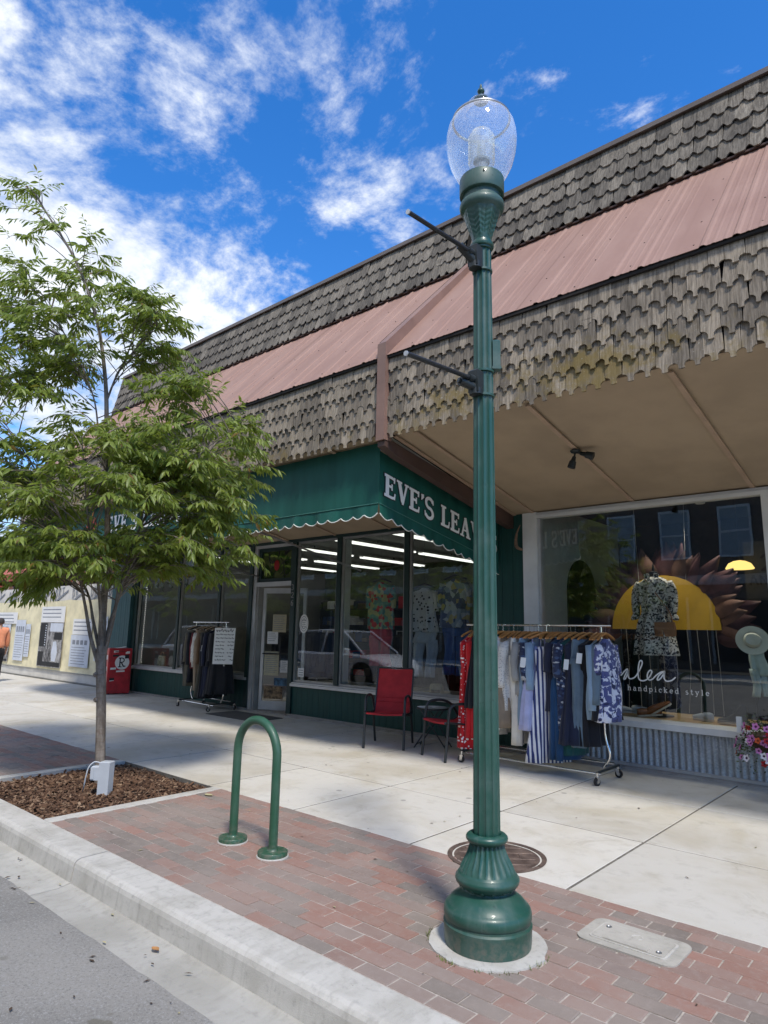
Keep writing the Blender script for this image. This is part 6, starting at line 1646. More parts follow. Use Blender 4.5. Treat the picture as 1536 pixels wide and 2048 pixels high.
for (x, z, wl_) in ((-7.42, 2.46, 'red and green floral shirt'), (-6.50, 2.34, 'white spotted shirt'), (-5.90, 2.46, 'blue and yellow floral shirt')):
    m = MB(); m.tube([(x, EY, z), (x, EY, 3.32)], .002, 4); tag(m.build('hanging_wire', 'black_plastic'), 'thin wire holding up the ' + wl_, 'wire', 'garment wires')
m = MB(); m.box(-8.33, -8.20, 8.28, 8.41, .585, 3.32); tag(m.build('shop_column', 'plaster_white'), 'white square column just inside the green shop window', 'column')
def hat(label, loc, rot, brim, crown_r, crown_h, m1, m2, lift=.03):
    h = thing('hat', label, 'hat', loc); h.rotation_euler = rot
    m = MB(); m.lathe([(crown_r * .9, 0.0), (brim * .8, .004 - lift * .2), (brim, lift * .4), (brim, lift * .4 + .006), (brim * .8, .010), (crown_r, .012)], 40, mod=lambda a, r, z: r * (1 + .04 * math.cos(2 * a)) if r > crown_r * 1.05 else r); m.build('brim', m1, h, True)
    m = MB(); m.lathe([(crown_r, .008), (crown_r * 1.0, crown_h * .4), (crown_r * .93, crown_h * .8), (crown_r * .8, crown_h), (crown_r * .45, crown_h * .93), (.002, crown_h * .78)], 36, mod=lambda a, r, z: r * (1 - (.16 * max(0, z / crown_h - .3)) * (abs(math.sin(a)) ** 3)) * (1.08 if abs(math.cos(a)) > .7 else 1), close=False); m.build('crown', m1, h, True)
    m = MB(); m.lathe([(crown_r * 1.012, .012), (crown_r * 1.014, .05), (crown_r * .99, .052)], 36, close=False); m.build('band', m2, h, True)
    return h
simple('hat_felt', (0.56, 0.60, 0.54), 0.85, var=0.06); simple('hat_straw', (0.42, 0.34, 0.20), 0.85, var=0.15, scale=30); simple('hat_brown', (0.09, 0.05, 0.03), 0.8); simple('hat_band', (0.23, 0.21, 0.19), 0.8)
hat('brown and straw two tone hat lying on the green shop window shelf', (-6.15, 8.22, .60), (0, 0, .4), .20, .10, .13, 'hat_straw', 'hat_brown')
m = MB(); m.loft([[(a_ * .17 * s, b_ * .05 * s2, z) for a_, b_ in [(math.cos(2 * PI * k / 20), math.sin(2 * PI * k / 20)) for k in range(20)]] for z, s, s2 in ((0, .9, 1), (.04, 1, 1.2), (.14, .98, 1.1), (.22, .85, .7), (.235, .8, .4))]); 
m.tube([(-.08, 0, .22)] + [(-.08 * math.cos(R(a)), 0, .22 + .10 * math.sin(R(a))) for a in range(20, 161, 20)] + [(.08, 0, .22)], .008, 6)
tag(m.build('handbag', 'hat_straw', None, True, (-14.1, 8.30, .605)), 'tan woven handbag on the shelf beside the string lights', 'handbag')
fs = MB(); fl_ = MB()
sl = thing('string_lights', 'vertical string of tiny white lights down the far window edge', 'string lights', (-14.52, F + .10, .65))
m = MB(); m.tube([(0, 0, 0), (.01, 0, 1.2), (0, 0, 2.3)], .003, 5); m.build('cable', 'black_plastic', sl)
me = MB().lathe([(.004, 0), (.007, .004), (.007, .010), (.003, .014)], 8).mesh('bulb', 'fairy_light')
for k in range(46): inst('bulb', me, sl, (.012 * (-1) ** k, -.005, .03 + k * .049))
for (x0, x1, z, d) in ((-7.9, -6.9, .60, .3), (-5.9, -5.35, .59, .2)):
    m = MB(); m.grid(lambda u, v: (x0 + (x1 - x0) * u, 8.15 + .35 * v, z + .03 + .07 * max(0, noise.noise(Vector((u * 5, v * 3, x0)))) * math.sin(PI * u) * math.sin(PI * v)), 16, 8)
    tag(m.build('folded_scarf', 'cloth_olive', smooth=True), 'crumpled olive scarf on the shelf under the ' + ('floral shirt' if x0 < -7 else 'blue jeans'), 'scarf')
# --- sunflower display
sf = thing('sunflower_display', 'giant paper sunflower with yellow half disc hung in the white framed window', 'window display', (-2.99, 8.92, 1.59))
simple('disc_yellow', (0.62, 0.36, 0.02), 0.7, var=0.06, scale=3); simple('petal_mauve', (0.105, 0.040, 0.044), 0.75, var=0.35, scale=5, rnd=0.5); simple('petal_brown', (0.15, 0.075, 0.055), 0.75, var=0.3, scale=5, rnd=0.4)
m = MB(); m.prism([(.685 * math.cos(R(a)), .70 * math.sin(R(a))) for a in range(0, 181, 5)], lambda u, v, w: (u, w, v), -.012, .012); m.build('half_disc', 'disc_yellow', sf)
rg = random.Random(14)
def petal_mesh(L, W, curl, mat):
    m = MB()
    def fn(u, v):
        w = W * math.sin(PI * min(1, u ** .75 * .93 + .05)) * (1 - .15 * u)
        return (L * u, -curl * math.sin(u * 2.2) * L + .25 * W * (2 * v - 1) ** 2, (2 * v - 1) * w)
    m.grid(fn, 10, 4); return m.mesh('petal', mat, 'all')
pms = [petal_mesh(.50, .125, .10, 'petal_mauve'), petal_mesh(.46, .115, .16, 'petal_mauve'), petal_mesh(.52, .12, .05, 'petal_mauve'), petal_mesh(.44, .11, .22, 'petal_brown')]
for layer in range(3):
    for k in range(15):
        a = -7 + 194 * (k + .33 * layer) / 14.5
        if a > 187: continue
        o = inst('petal', pms[rg.randrange(4)], sf, (.60 * math.cos(R(a)), .03 + .035 * layer, .62 * math.sin(R(a))), (0, 0, 0))
        o.rotation_euler = (rg.uniform(-.5, .5), R(-a) + rg.uniform(-.08, .08), rg.uniform(-.25, .1))
        o.rotation_mode = 'XYZ'; s_ = rg.uniform(.85, 1.08) * (1 + .04 * layer); o.scale = (s_, s_, s_)
simple('twine', (0.38, 0.36, 0.32), 0.8)
for k, x in enumerate((-.50, -.36, -.22, -.04, .12, .28, .40, .52, .62)):
    m = MB(); m.tube([(x, -.01, .005), (x + .02, -.01, -.5), (x + .03 * math.sin(k), -.02, -1.02)], .0035, 5); m.build('string', 'twine', sf)
m = MB()
for x in (-.3, .3): m.tube([(x, 0, .6), (x * 1.1, 0, 1.75)], .003, 5)
m.build('hanging_wire', 'twine', sf)
pl = thing('pendant_lamp', 'small glowing yellow pendant lamp behind the paper petals', 'pendant lamp', (-2.12, 9.22, 2.36))
m = MB(); m.lathe([(.16, .0), (.165, .01), (.13, .07), (.07, .10), (.02, .11)], 28, close=False); m.build('shade', 'pendant_light', pl, True)
m = MB(); m.tube([(0, 0, .11), (0, 0, .98)], .005, 5); m.build('cord', 'black_plastic', pl)
# --- dress form with dress and crossbody bag
df = thing('dress_form', 'black stand dress form wearing the floral dress', 'dress form', (-2.92, 8.42, .555))
m = MB(); m.lathe([(.02, 1.60), (.05, 1.63), (.055, 1.70), (.05, 1.74), (.012, 1.75), (.018, 1.77), (.010, 1.82), (.004, 1.85)], 20); m.build('neck_cap', 'black_plastic', df, True)
m = MB(); m.tube([(0, 0, .02), (0, 0, 1.3)], .014, 8); m.lathe([(.15, 0), (.15, .012), (.03, .03)], 24); m.build('stand', 'black_plastic', df, True)
m = MB(); m.loft([[(w * math.cos(2 * PI * k / 24), t * math.sin(2 * PI * k / 24), z) for k in range(24)] for z, w, t in ((.95, .165, .11), (1.1, .135, .10), (1.25, .13, .10), (1.42, .165, .12), (1.55, .165, .10), (1.62, .10, .07), (1.70, .045, .045))]); m.build('torso', 'cloth_cream', df, True)
dr = thing('dress', 'black and cream floral wrap dress on the dress form', 'dress', (-2.92, 8.42, 2.28), R(4))
m = MB(); body_loft(m, [(-.055, .085, .075), (-.09, .13, .095), (-.13, .185, .11), (-.30, .180, .135), (-.46, .150, .118), (-.50, .152, .118), (-.62, .20, .14), (-.80, .225, .15), (-1.01, .245, .16)], 55, 7)
m.build('cloth', 'cloth_floral_bw', dr, 'all')
for sx in (-1, 1):
    m = MB(); m.tube(catmull([(sx * .165, 0, -.115), (sx * .215, -.01, -.25), (sx * .225, -.03, -.40), (sx * .215, -.05, -.50), (sx * .225, -.055, -.54), (sx * .22, -.05, -.57)], 3), [.05, .058, .062, .06, .057, .054, .052, .05, .048, .045, .043, .042, .05, .062, .06, .056], 12); m.build('sleeve', 'cloth_floral_bw', dr, 'all')
    m = MB(); m.prism([(0, 0), (sx * .07, -.02), (sx * .075, .035), (sx * .02, .05)], lambda u, v, w: (u + sx * .015, -.10 + w - abs(v) * .2, v - .055), 0, .006); m.build('collar', 'cloth_floral_bw', dr)
simple('bag_leather', (0.22, 0.095, 0.035), 0.5, var=0.2)
hb_ = thing('handbag', 'small brown leather crossbody bag hanging on the floral dress', 'handbag', (-2.76, 8.26, 1.50), R(8))
m = MB(); m.loft([[(w * math.copysign(abs(math.cos(a)) ** .5, math.cos(a)), .035 * math.copysign(abs(math.sin(a)) ** .6, math.sin(a)), z) for a in [2 * PI * k / 20 for k in range(20)]] for z, w in ((0, .095), (.01, .12), (.10, .125), (.16, .115), (.17, .11))]); m.build('pouch', 'bag_leather', hb_, True)
m = MB(); m.prism([(-.115, .17), (.115, .17), (.11, .09), (.06, .055), (-.06, .055), (-.11, .09)], lambda u, v, w: (u, w, v), -.042, -.036); m.build('flap', 'bag_leather', hb_)
m = MB(); m.tube(catmull([(.09, 0, .17), (.05, .02, .30), (-.08, .03, .50), (-.21, .08, .68), (-.24, .14, .74)], 6), .007, 6); m.build('strap', 'bag_leather', hb_, True)
# --- hat on stand over jeans, at the right of the window
hat('pale felt fedora hat displayed upright in front of the pale jeans', (-1.86, 8.40, 1.475), (R(84), R(12), R(14)), .165, .085, .11, 'hat_felt', 'hat_band')
garment('jeans', 'pale sage jeans hanging under the felt fedora', 'jeans', 'cloth_sage', (-1.83, 8.46, 1.46), R(24), 'pants', .50, 501, .085, .10, None)
m = MB(); m.tube([(-1.88, 8.47, .555), (-1.88, 8.47, 1.50)], .012, 8); m.lathe([(.13, 0), (.13, .01), (.02, .02)], 20, (-1.88, 8.47, .555)); tag(m.build('hat_stand', 'black_plastic', smooth=True), 'slim black stand holding the felt fedora', 'stand')
def shoe(label, mat, sole, loc, rz, tilt=0.0, Ls=.28, high=.0):
    s = thing('shoe', label, 'shoe', loc); s.rotation_euler = (0, tilt, rz)
    def sec(x, w, h, z0, n=14): return [(x, w * math.cos(2 * PI * k / n), z0 + h / 2 + h / 2 * math.sin(2 * PI * k / n)) for k in range(n)]
    m = MB(); m.loft([sec(-Ls * .5, .018, .055 + high, .018), sec(-Ls * .46, .032, .075 + high, .016), sec(-Ls * .30, .036, .082 + high, .016), sec(-Ls * .10, .037, .075 + high * .3, .016), sec(Ls * .12, .042, .060, .016), sec(Ls * .34, .046, .045, .016), sec(Ls * .46, .036, .035, .016), sec(Ls * .5, .014, .02, .018)]); m.build('upper', mat, s, True)
    m = MB(); m.prism([(-Ls * .5, -.02), (-Ls * .46, -.034), (-Ls * .1, -.034), (Ls * .2, -.046), (Ls * .42, -.043), (Ls * .51, -.012), (Ls * .51, .012), (Ls * .42, .043), (Ls * .2, .046), (-Ls * .1, .034), (-Ls * .46, .034), (-Ls * .5, .02)], IDENT, 0, .02); m.build('sole', sole, s)
    m = MB(); m.loft([sec(-Ls * .34, .022, .006, .088 + high), sec(-Ls * .02, .024, .006, .078 + high * .4)]); m.build('opening', 'ink_black', s)
    return s
simple('shoe_tan', (0.24, 0.085, 0.025), 0.45, var=0.2); simple('shoe_sole', (0.55, 0.48, 0.36), 0.7); simple('shoe_white', (0.50, 0.51, 0.49), 0.7)
shoe('tan leather shoe lying on the wooden window platform', 'shoe_tan', 'shoe_sole', (-2.98, 8.22, .565), R(28), R(-6))
shoe('tan leather shoe propped tilted on its pair', 'shoe_tan', 'shoe_sole', (-2.86, 8.26, .64), R(24), R(-32))
shoe('white canvas sneaker behind the tan leather shoes', 'shoe_white', 'shoe_white', (-3.15, 8.45, .56), R(20), 0, .26)
shoe('white canvas sneaker half hidden by the camouflage dress', 'shoe_white', 'shoe_white', (-3.36, 8.36, .56), R(35), 0, .26)
shoe('charcoal ankle boot standing near the flower basket', 'cloth_char', 'shoe_sole', (-2.08, 8.22, .565), R(185), 0, .30, .12)
shoe('grey flat shoe lying between the boot and the strings', 'cloth_palegrey', 'shoe_sole', (-2.42, 8.35, .56), R(160), 0, .25)
# small sign at the back: 2 ... ANY
bs = thing('sale_board', 'dim grey board with large 2 and ANY lettering behind the petals', 'sign', (-1.62, 9.45, 1.98))
simple('board_grey', (0.05, 0.052, 0.048), 0.8)
m = MB(); m.box(-.50, .55, .004, .02, .0, .75); m.build('board', 'board_grey', bs)
m = MB(); letter(m, '2', SERIF, .22, lambda u, v, w: (-.32 + u * 1.25, w, .36 + v), -.001, .002)
o_ = -.45
for ch in 'ANY': letter(m, ch, SERIF, .125, lambda u, v, w, q=o_: (q + u * 1.1, w, .19 + v), -.001, .002); o_ += .115
m.build('lettering', 'ink_black', bs)
# lettering on the glass
def gz(X): return (X + 3.202) * .058
AL = [(75, 375), (120, 320), (165, 275), (180, 282), (150, 340), (122, 400), (118, 425), (140, 415), (170, 360), (192, 285), (184, 350), (192, 400), (225, 412), (285, 385), (340, 310), (388, 220), (405, 165), (390, 135), (362, 160), (342, 250), (335, 350), (347, 410), (390, 432), (440, 420), (492, 380), (530, 320), (540, 285), (515, 272), (482, 310), (468, 370), (490, 412), (540, 400), (600, 340), (670, 290), (722, 277), (690, 295), (640, 340), (612, 392), (622, 408), (660, 380), (700, 325), (724, 278), (710, 345), (716, 392), (750, 415), (810, 402), (850, 372), (872, 350)]
glt = thing('window_lettering', 'white script and serif lettering on the glass reading alea handpicked style', 'lettering', (-2.7, F + .028, .85))
def gfn(zx, zy, w): X = -3.202 + (zx - 73) * .000789; return (X, F + w, 1.009 + (402 - zy) * .00078)
cc = catmull(AL, 4)
m = MB()
for i in range(0, len(cc) - 1, 8):
    seg = cc[i:i + 9]
    if len(seg) > 1: m.stroke([(p[0], p[1]) for p in seg], 19, gfn, .0265 + (.0004 if (i // 8) % 2 else 0), .0285)
sub(m, 'script_word', 'letter_white', glt)
x = -3.128; Hs = .062
for ch in 'handpicked style':
    if ch != ' ':
        m = MB(); letter(m, ch, SERIF, Hs, lambda u, v, w, q=x: (q + u, w, .868 + v), F + .0265, F + .0285); sub(m, 'letter', 'letter_white', glt)
    x += SERIF[ch][1] * Hs + .0185
# --- flower basket on the sill
fb = thing('flower_basket', 'hanging basket of pink petunias and red flowers on the white window sill', 'flower basket', (-1.62, 7.66, .56))
m = MB(); m.lathe([(.09, -.17), (.15, -.12), (.19, -.02), (.20, 0), (.185, 0)], 24); m.build('basket', 'hat_brown', fb, True)
m = MB(); m.box(-.30, -.25, .06, .09, -.02, .14); m.box(-.30, .3, .10, .12, -.06, -.03); m.build('bracket', 'frame_white', fb)
simple('basket_leaf', (0.075, 0.11, 0.028), 0.6, var=0.5, scale=20, rnd=0.5)
rg = random.Random(31); fo = MB()
for k in range(900):
    a = rg.uniform(0, 6.283); r = .30 * rg.random() ** .5; z = .10 - .30 * (r / .3) ** 2 + rg.gauss(0, .06) - (.10 if rg.random() < .2 else 0)
    p = Vector((r * math.cos(a), r * math.sin(a) * .75, z)); d = Vector((math.cos(a), math.sin(a), rg.uniform(-.8, .6))).normalized(); s_ = d.orthogonal().normalized(); s_ = Matrix.Rotation(rg.uniform(0, 6), 3, d) @ s_
    L = rg.uniform(.018, .04); W = L * .28
    fo.add([p, p + d * L * .5 + s_ * W, p + d * L, p + d * L * .5 - s_ * W], [(0, 1, 2, 3)])
struct(fo.build('foliage', 'basket_leaf', fb), 'stuff')
def petunia(col, throat, nm):
    simple(nm + '_p', col, 0.7, var=0.15, scale=30); simple(nm + '_t', throat, 0.7)
    m = MB(); n = 20
    v = [(0, 0, -.012)] + [(.011 * math.cos(2 * PI * k / n), .011 * math.sin(2 * PI * k / n), 0) for k in range(n)] + [((.030 + .0055 * math.cos(5 * 2 * PI * k / n)) * math.cos(2 * PI * k / n), (.030 + .0055 * math.cos(5 * 2 * PI * k / n)) * math.sin(2 * PI * k / n), .004 + .003 * math.cos(10 * PI * k / n)) for k in range(n)]
    m.add(v, [(0, 1 + k, 1 + (k + 1) % n) for k in range(n)], 1); m.f.extend([(1 + k, 1 + n + k, 1 + n + (k + 1) % n, 1 + (k + 1) % n) for k in range(n)]); m.mi.extend([0] * n)
    return m.mesh('flower', [nm + '_p', nm + '_t'], 'all')
PF = [petunia((.60, .22, .50), (.12, .01, .10), 'petunia_pink'), petunia((.70, .66, .70), (.05, .01, .06), 'petunia_white'), petunia((.42, .012, .02), (.12, .0, .01), 'petunia_red'), petunia((.55, .09, .02), (.2, .03, .0), 'petunia_orange')]
camv = Vector((1.6, -7.6, .6)).normalized()
for k in range(70):
    a = rg.uniform(PI * .95, PI * 2.1); r = rg.uniform(.16, .31); z = .12 - .26 * (r / .3) ** 2 + rg.gauss(0, .05)
    kind = 0 if rg.random() < .68 else rg.choice((0, 1, 2, 3))
    if z > .10: kind = rg.choice((2, 3, 0))
    d = Vector((math.cos(a) * .8, math.sin(a) * .8 - .3, rg.uniform(-.1, .7))).normalized()
    o = inst('flower', PF[kind], fb, (r * math.cos(a), r * math.sin(a) * .78 - .02, z)); o.rotation_euler = d.to_track_quat('Z', 'Y').to_euler(); s_ = rg.uniform(.85, 1.15); o.scale = (s_, s_, s_)
for (x, z) in ((.06, -.20), (.07, -.32), (-.02, -.26)):
    o = inst('flower', PF[2 if x < .05 else 3], fb, (x, -.16, z)); o.rotation_euler = (R(80), 0, 0)
    m = MB(); m.tube([(x, -.14, z), (x * .9, -.12, z + .10), (x * .6, -.10, 0)], .003, 4); m.build('stem', 'basket_leaf', fb)

# ================================================================== PERSON
def skin_mesh(name, verts, edges, radii, mat, parent, sub_lv=2, root=0):
    me = bpy.data.meshes.new(name + '_skel'); me.from_pydata(verts, edges, []); me.update()
    o = bpy.data.objects.new(name + '_skel', me); COL.objects.link(o)
    md = o.modifiers.new('skin', 'SKIN'); 
    if not me.skin_vertices: me.attributes
    sv = me.skin_vertices[0].data if me.skin_vertices else None
    if sv is None:
        bpy.context.view_layer.objects.active = o
        bpy.ops.mesh.customdata_skin_add(); sv = me.skin_vertices[0].data
    for i, r in enumerate(radii):
        sv[i].radius = r if isinstance(r, tuple) else (r, r); sv[i].use_root = (i == root)
    ss = o.modifiers.new('sub', 'SUBSURF'); ss.levels = sub_lv; ss.render_levels = sub_lv
    dg = bpy.context.evaluated_depsgraph_get()
    nm = bpy.data.meshes.new_from_object(o.evaluated_get(dg)); nm.name = name
    COL.objects.unlink(o); bpy.data.objects.remove(o)
    nm.materials.clear(); nm.materials.append(MAT[mat])
    nm.polygons.foreach_set('use_smooth', [True] * len(nm.polygons))
    b = bpy.data.objects.new(name, nm); COL.objects.link(b); b.parent = parent
    return b
simple('skin', (0.34, 0.185, 0.12), 0.55, var=0.1); simple('hair_grey', (0.045, 0.04, 0.038), 0.8, var=0.3, scale=30); cloth('shirt_orange', (.72, .28, .15)); cloth('trousers_black', (.014, .014, .016))
pe = thing('person', 'person in orange shirt and black trousers walking away past the hoarding', 'person', (-19.15, 6.52, 0), R(90))   # faces local -y... walking to -x
# local: forward = +y (after rz=90 deg forward is -x)
V = [(0, 0, .86), (0, -.01, 1.0), (0, 0, 1.16), (0, 0, 1.30), (0, .01, 1.40), (0, .03, 1.47), (0, .05, 1.55), (0, .045, 1.60),
     (-.17, 0, 1.335), (-.225, -.03, 1.08), (-.24, .02, .84), (-.24, .035, .78), (.17, 0, 1.335), (.225, .02, 1.08), (.24, .10, .86), (.24, .115, .80),
     (-.09, 0, .80), (-.095, -.06, .46), (-.095, -.20, .10), (-.095, -.12, .035), (.09, 0, .80), (.095, .10, .46), (.095, .10, .08), (.095, .22, .03)]
Ed = [(0, 1), (1, 2), (2, 3), (3, 4), (4, 5), (5, 6), (6, 7), (3, 8), (8, 9), (9, 10), (10, 11), (3, 12), (12, 13), (13, 14), (14, 15), (0, 16), (16, 17), (17, 18), (18, 19), (0, 20), (20, 21), (21, 22), (22, 23)]
Rd = [(.13, .10), (.125, .095), (.14, .10), (.13, .09), .05, .062, .085, .05, .055, .042, .03, .026, .055, .042, .03, .026, .085, .058, .04, .035, .085, .058, .04, .035]
for sx, wi in ((-1, 11), (1, 15)):      # five fingers each
    w = Vector(V[wi])
    for k, (dx, dy, L) in enumerate(((0, .045, .05), (0, .022, .085), (0, .004, .092), (0, -.014, .086), (0, -.032, .068))):
        a = w + Vector((0, dy * .9, -.045)); b = a + Vector((-sx * .004, dy * .15 + .006, -L * .55)); c = b + Vector((-sx * .012, .012, -L * .45))
        i0 = len(V); V += [tuple(a), tuple(b), tuple(c)]; Ed += [(wi, i0), (i0, i0 + 1), (i0 + 1, i0 + 2)]; Rd += [.0095, .009, .007]
skin_mesh('body', V, Ed, Rd, 'skin', pe, 2)
sv_ = [(0, 0, .84), (0, -.01, 1.0), (0, 0, 1.16), (0, 0, 1.31), (0, .01, 1.395), (-.17, 0, 1.34), (-.225, -.03, 1.08), (-.24, .015, .88), (.17, 0, 1.34), (.225, .02, 1.08), (.24, .09, .89)]
skin_mesh('shirt', sv_, [(0, 1), (1, 2), (2, 3), (3, 4), (3, 5), (5, 6), (6, 7), (3, 8), (8, 9), (9, 10)], [(.175, .135), (.165, .13), (.165, .125), (.15, .105), .062, .078, .066, .055, .078, .066, .055], 'shirt_orange', pe, 2)
skin_mesh('trousers', [(0, 0, .92), (0, 0, .83), (-.095, 0, .76), (-.1, -.06, .46), (-.1, -.19, .12), (.095, 0, .76), (.1, .10, .46), (.1, .10, .10)], [(0, 1), (1, 2), (2, 3), (3, 4), (1, 5), (5, 6), (6, 7)], [(.155, .12), (.155, .12), .10, .075, .07, .10, .075, .07], 'trousers_black', pe, 2)
m = MB(); m.loft([[(.083 * s * math.cos(2 * PI * k / 20), .035 + .095 * s * math.sin(2 * PI * k / 20) - .012, z) for k in range(20)] for z, s in ((1.50, .86), (1.54, 1.05), (1.585, 1.06), (1.62, .9), (1.645, .5), (1.65, .1))]); m.build('hair', 'hair_grey', pe, True)
m = MB(); m.loft([[(.012 * s * math.cos(2 * PI * k / 8), .135 + .012 * s * math.sin(2 * PI * k / 8), z) for k in range(8)] for z, s in ((1.545, .5), (1.525, 1), (1.505, 1.3), (1.495, .8))]); m.build('nose', 'skin', pe, True)
for sx in (-1, 1):
    m = MB(); m.lathe([(.004, -.03), (.016, -.02), (.02, 0), (.016, .022), (.004, .03)], 10, (sx * .086, .03, 1.535)); m.build('ear', 'skin', pe, True)
    m = MB(); m.lathe([(.002, -.009), (.009, 0), (.002, .009)], 10, (sx * .032, .118, 1.552)); m.build('eye', 'ink_black', pe, True)
    m = MB(); yy = -.14 if sx < 0 else .16
    m.loft([[(sx * .097 + w * math.cos(2 * PI * k / 12), yy + y, .03 + h * math.sin(2 * PI * k / 12)) for k in range(12)] for y, w, h in ((-.11, .02, .02), (-.08, .036, .03), (0, .042, .032), (.09, .044, .028), (.14, .025, .018))]); m.build('shoe', 'black_plastic', pe, True)
m = MB(); m.tube([(-.025, .128, 1.478), (0, .132, 1.476), (.025, .128, 1.478)], .004, 6); m.build('mouth', 'shoe_tan', pe, True)

# ================================================================== NEIGHBOUR BEYOND THE HOARDING
simple('red_awning', (0.36, 0.085, 0.055), 0.7, var=0.12); simple('neigh_brick', (0.22, 0.12, 0.09), 0.85, var=0.25, scale=4); simple('stone_trim', (0.40, 0.37, 0.33), 0.8, var=0.15)
nbh = thing('neighbour_building', 'low brick building with red awnings rising behind the hoarding', 'building', (-24, 9.6, 0))
m = MB(); m.box(-34, -15.2, 9.6, 16, 0, 3.9); sub(m, 'wall', 'neigh_brick', nbh)
m = MB(); m.box(-34.1, -15.15, 9.45, 16.1, 3.9, 4.1); sub(m, 'cornice', 'stone_trim', nbh)
for x in (-32, -29, -26, -23, -20, -17):
    w_ = bpy.data.objects.new('window', None); COL.objects.link(w_); w_.parent = nbh; w_.location = Vector((x, 9.58, .6)) - nbh.location
    m = MB(); m.box(-1.15, 1.15, -.02, .04, 0, 2.3); m.build('pane', 'black_plastic', w_)
    for b in ((-1.2, -1.12, -.05, .05, -.05, 2.35), (1.12, 1.2, -.05, .05, -.05, 2.35), (-1.12, 1.12, -.05, .05, 2.28, 2.35), (-.04, .04, -.04, .05, 0, 2.28)):
        m = MB(); m.box(*b); m.build('frame', 'stone_trim', w_)
for x, al_ in ((-30.5, 'farthest along the hoarding'), (-24.5, 'above the walking person'), (-18.6, 'nearest the teal board wall')):
    a_ = thing('red_awning', 'sloping red fabric awning behind the hoarding, ' + al_, 'awning', (x, 9.55, 3.0), 0, 'red awnings behind the hoarding')
    m = MB(); m.add([(-2.4, 0, .75), (2.4, 0, .75), (2.4, -1.35, .1), (-2.4, -1.35, .1), (-2.4, -1.35, -.12), (2.4, -1.35, -.12), (-2.4, 0, -.12), (2.4, 0, -.12)], [(0, 1, 2, 3), (3, 2, 5, 4), (0, 3, 4, 6), (1, 7, 5, 2)]); m.build('cloth', 'red_awning', a_)

# ================================================================== ACROSS THE STREET (seen in the glass)
far_s = MB(); far_s.box(-140, 30, -14.2, -9.5, -.4, 0.0); struct(far_s.build('far_pavement', 'concrete'))
opp = thing('opposite_building', 'two storey brown brick building across the street with pale framed windows', 'building', (-8, -14.2, 0))
simple('opp_glass', (0.30, 0.33, 0.35), 0.15, var=0.1)
simple('opp_brick', (0.15, 0.11, 0.085), 0.85, var=0.25, scale=5, bump=0.3, bscale=30)
m = MB(); m.box(-140, 22, -24, -14.2, 0, 8.2); sub(m, 'wall', 'opp_brick', opp)
m = MB(); m.box(-140.1, 22.1, -24, -14.0, 8.2, 8.6); m.box(-140.1, 22.1, -14.2, -14.05, 3.7, 4.1); sub(m, 'cornice', 'stone_trim', opp)
x = -67
while x < 21:
    w_ = bpy.data.objects.new('window', None); COL.objects.link(w_); w_.parent = opp; w_.location = Vector((x, -14.18, 4.9)) - opp.location
    m = MB(); m.box(-.55, .55, -.02, .02, 0, 2.0); m.build('pane', 'opp_glass', w_)
    for b in ((-.63, -.55, -.02, .06, -.08, 2.1), (.55, .63, -.02, .06, -.08, 2.1), (-.55, .55, -.02, .06, 2.0, 2.1), (-.55, .55, -.02, .06, -.08, 0), (-.55, .55, -.02, .05, .96, 1.04)):
        m = MB(); m.box(*b); m.build('frame', 'frame_white', w_)
    x += 2.4
x = -68
while x < 20:
    w_ = bpy.data.objects.new('window', None); COL.objects.link(w_); w_.parent = opp; w_.location = Vector((x, -14.18, .5)) - opp.location
    m = MB(); m.box(-1.7, 1.7, -.02, .02, 0, 2.6); m.build('pane', 'black_plastic', w_)
    m = MB(); m.box(-1.8, -1.7, -.02, .06, -.1, 2.7); m.box(1.7, 1.8, -.02, .06, -.1, 2.7); m.build('frame', 'stone_trim', w_)
    x += 4.4
simple('car_white', (0.72, 0.73, 0.74), 0.22, var=0.03, coat=0.6); simple('car_glass', (0.02, 0.025, 0.03), 0.06, var=0.05); simple('tyre', (0.014, 0.014, 0.015), 0.75); simple('lamp_clear', (0.6, 0.62, 0.65), 0.12); simple('tail_red', (0.35, 0.01, 0.01), 0.2)
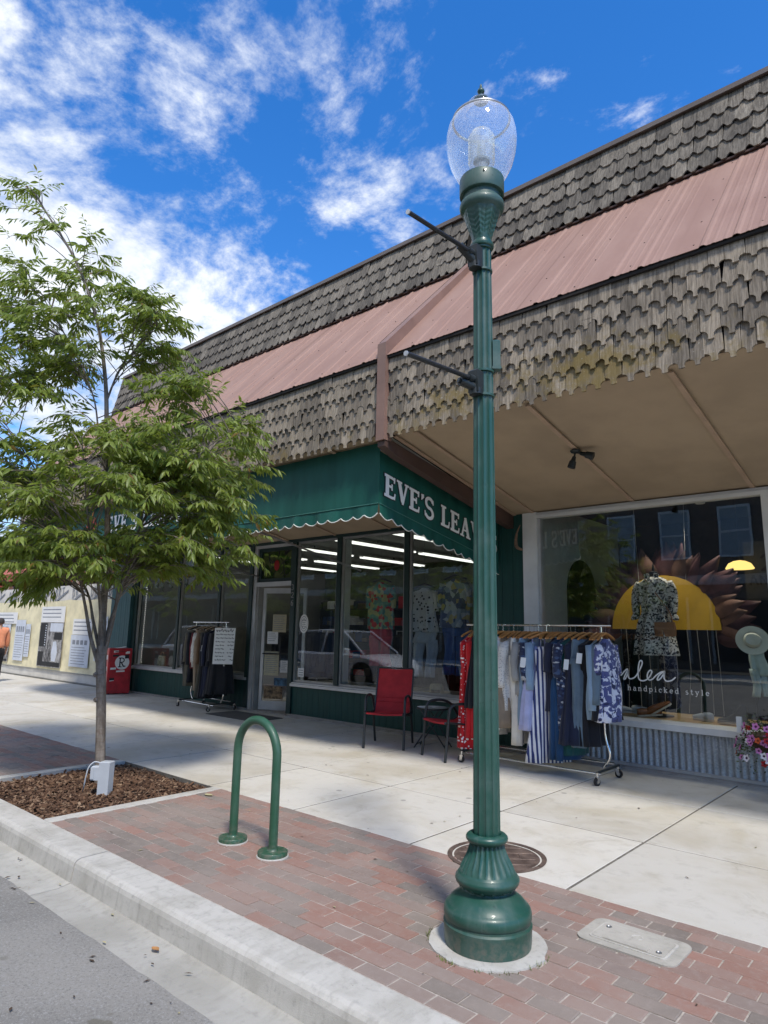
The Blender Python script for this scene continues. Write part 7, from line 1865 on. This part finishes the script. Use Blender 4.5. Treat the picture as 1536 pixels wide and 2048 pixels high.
def car(label, loc, rz, Lc=4.6, Wc=1.82, Hc=1.66):
    c = thing('parked_car', label, 'car', loc, rz)
    h = Lc / 2
    # station: x, bottom, belt, half width at belt, half width at bottom
    st = [(-h, .42, .86, .70, .66), (-h + .08, .30, .93, .80, .76), (-h + .5, .24, .98, .88, .86), (-1.2, .22, .99, .91, .89), (0, .22, .98, .91, .89), (.9, .22, .99, .90, .88), (1.3, .23, .96, .88, .86), (h - .35, .25, .84, .84, .82), (h - .08, .30, .70, .74, .74), (h, .40, .58, .62, .62)]
    m = MB(); rings = []
    for x, b, t, w, wb in st:
        rings.append([(x, -wb, b), (x, -w * 1.0, b + (t - b) * .45), (x, -w, t - .06), (x, -w * .93, t), (x, 0, t + .015), (x, w * .93, t), (x, w, t - .06), (x, w * 1.0, b + (t - b) * .45), (x, wb, b), (x, 0, b - .01)])
    m.loft(rings); body = m.build('body', 'car_white', c, 30)
    gh = [(-h + .18, .95, .74, .98), (-h + .75, .99, .76, Hc - .06), (-.5, .99, .77, Hc), (.35, .99, .77, Hc - .03), (1.35, .97, .77, .98)]
    m = MB(); m.loft([[(x, -w, z0 - .02), (x, -w * (.97 - .2 * (z1 - z0) / .68), z1 - .02), (x, 0, z1), (x, w * (.97 - .2 * (z1 - z0) / .68), z1 - .02), (x, w, z0 - .02)] for x, z0, w, z1 in [(a, b, w, z) for a, b, w, z in gh]]); m.build('greenhouse', 'car_glass', c, 30)
    m = MB(); m.loft([[(x, -w * .80, z - .05), (x, -w * .70, z + .006), (x, 0, z + .025), (x, w * .70, z + .006), (x, w * .80, z - .05)] for x, w, z in ((-h + .72, .76, Hc - .07), (-.5, .77, Hc), (.38, .77, Hc - .03))]); m.build('roof', 'car_white', c, 30)
    for sy in (-1, 1):
        for a, b in (((1.36, .78, .97), (.36, .60, Hc - .03)), ((-h + .16, .75, .97), (-h + .74, .60, Hc - .07)), ((-.35, .80, .97), (-.32, .61, Hc - .02))):
            m = MB(); m.tube([(a[0], sy * a[1], a[2]), (b[0], sy * b[1], b[2])], .035, 6); m.build('pillar', 'car_white', c, True)
        m = MB(); m.bbox(.78, .92, sy * .98 - .09, sy * .98 + .09, 1.0, 1.13, .03); m.build('mirror', 'car_white', c)
        m = MB(); m.tube([(h - .42, sy * .72, .72), (h - .10, sy * .62, .66)], [.05, .09], 8); m.build('headlight', 'lamp_clear', c, True)
        m = MB(); m.bbox(-h - .01, -h + .12, sy * .68 - .1, sy * .68 + .1, .74, .92, .02); m.build('tail_light', 'tail_red', c)
        for x in (-1.38, 1.38):
            wh = bpy.data.objects.new('wheel', None); COL.objects.link(wh); wh.parent = c; wh.location = (x, sy * .80, .335)
            m = MB(); m.tube([(0, -.11, 0), (0, -.10, 0), (0, .10, 0), (0, .11, 0)], [.29, .335, .335, .29], 28); m.build('tyre', 'tyre', wh, True)
            m = MB(); m.tube([(0, -.118, 0), (0, .118, 0)], [.21, .21], 20); m.build('rim', 'steel_grey', wh, True)
            m = MB(); m.tube([(x, sy * .70, .36), (x, sy * .915, .36)], [.40, .40], 24); m.build('wheel_arch', 'tyre', c, True)
    return c
car('white hatchback parked at the kerb before the newspaper box, seen in the glass', (-14.6, .95, ROAD_Z), 0)
car('white estate car parked behind the hatchback, seen in the far windows', (-21.8, .95, ROAD_Z), 0, 4.8, 1.85, 1.72)
t2 = build_tree((-10.5, -11.0, 0), 44, 'leafy tree across the street in front of the brown brick building', None, 110, .8); t2.scale = (1.25, 1.25, 1.15)
t3 = build_tree((3.5, -11.0, 0), 45, 'leafy tree across the street nearest the lamp post side', None, 110, .8); t3.scale = (1.2, 1.2, 1.1)

for k, (x, sc_, rz_) in enumerate(((-18.5, 1.3, 1.2), (-26.5, 1.2, 2.5), (-35, 1.35, .4), (-44, 1.25, 3.3), (-54, 1.4, 5.0))):
    c = t2.copy(); COL.objects.link(c); c.location = (x, -11.0, 0); c.scale = (sc_, sc_, sc_ * .95); c.rotation_euler = (0, 0, rz_)
    c['label'] = 'leafy street tree standing in a row across the road, seen only in the glass'; c['group'] = 'row of trees across the road'
    for ch in t2.children:
        d = ch.copy(); COL.objects.link(d); d.parent = c
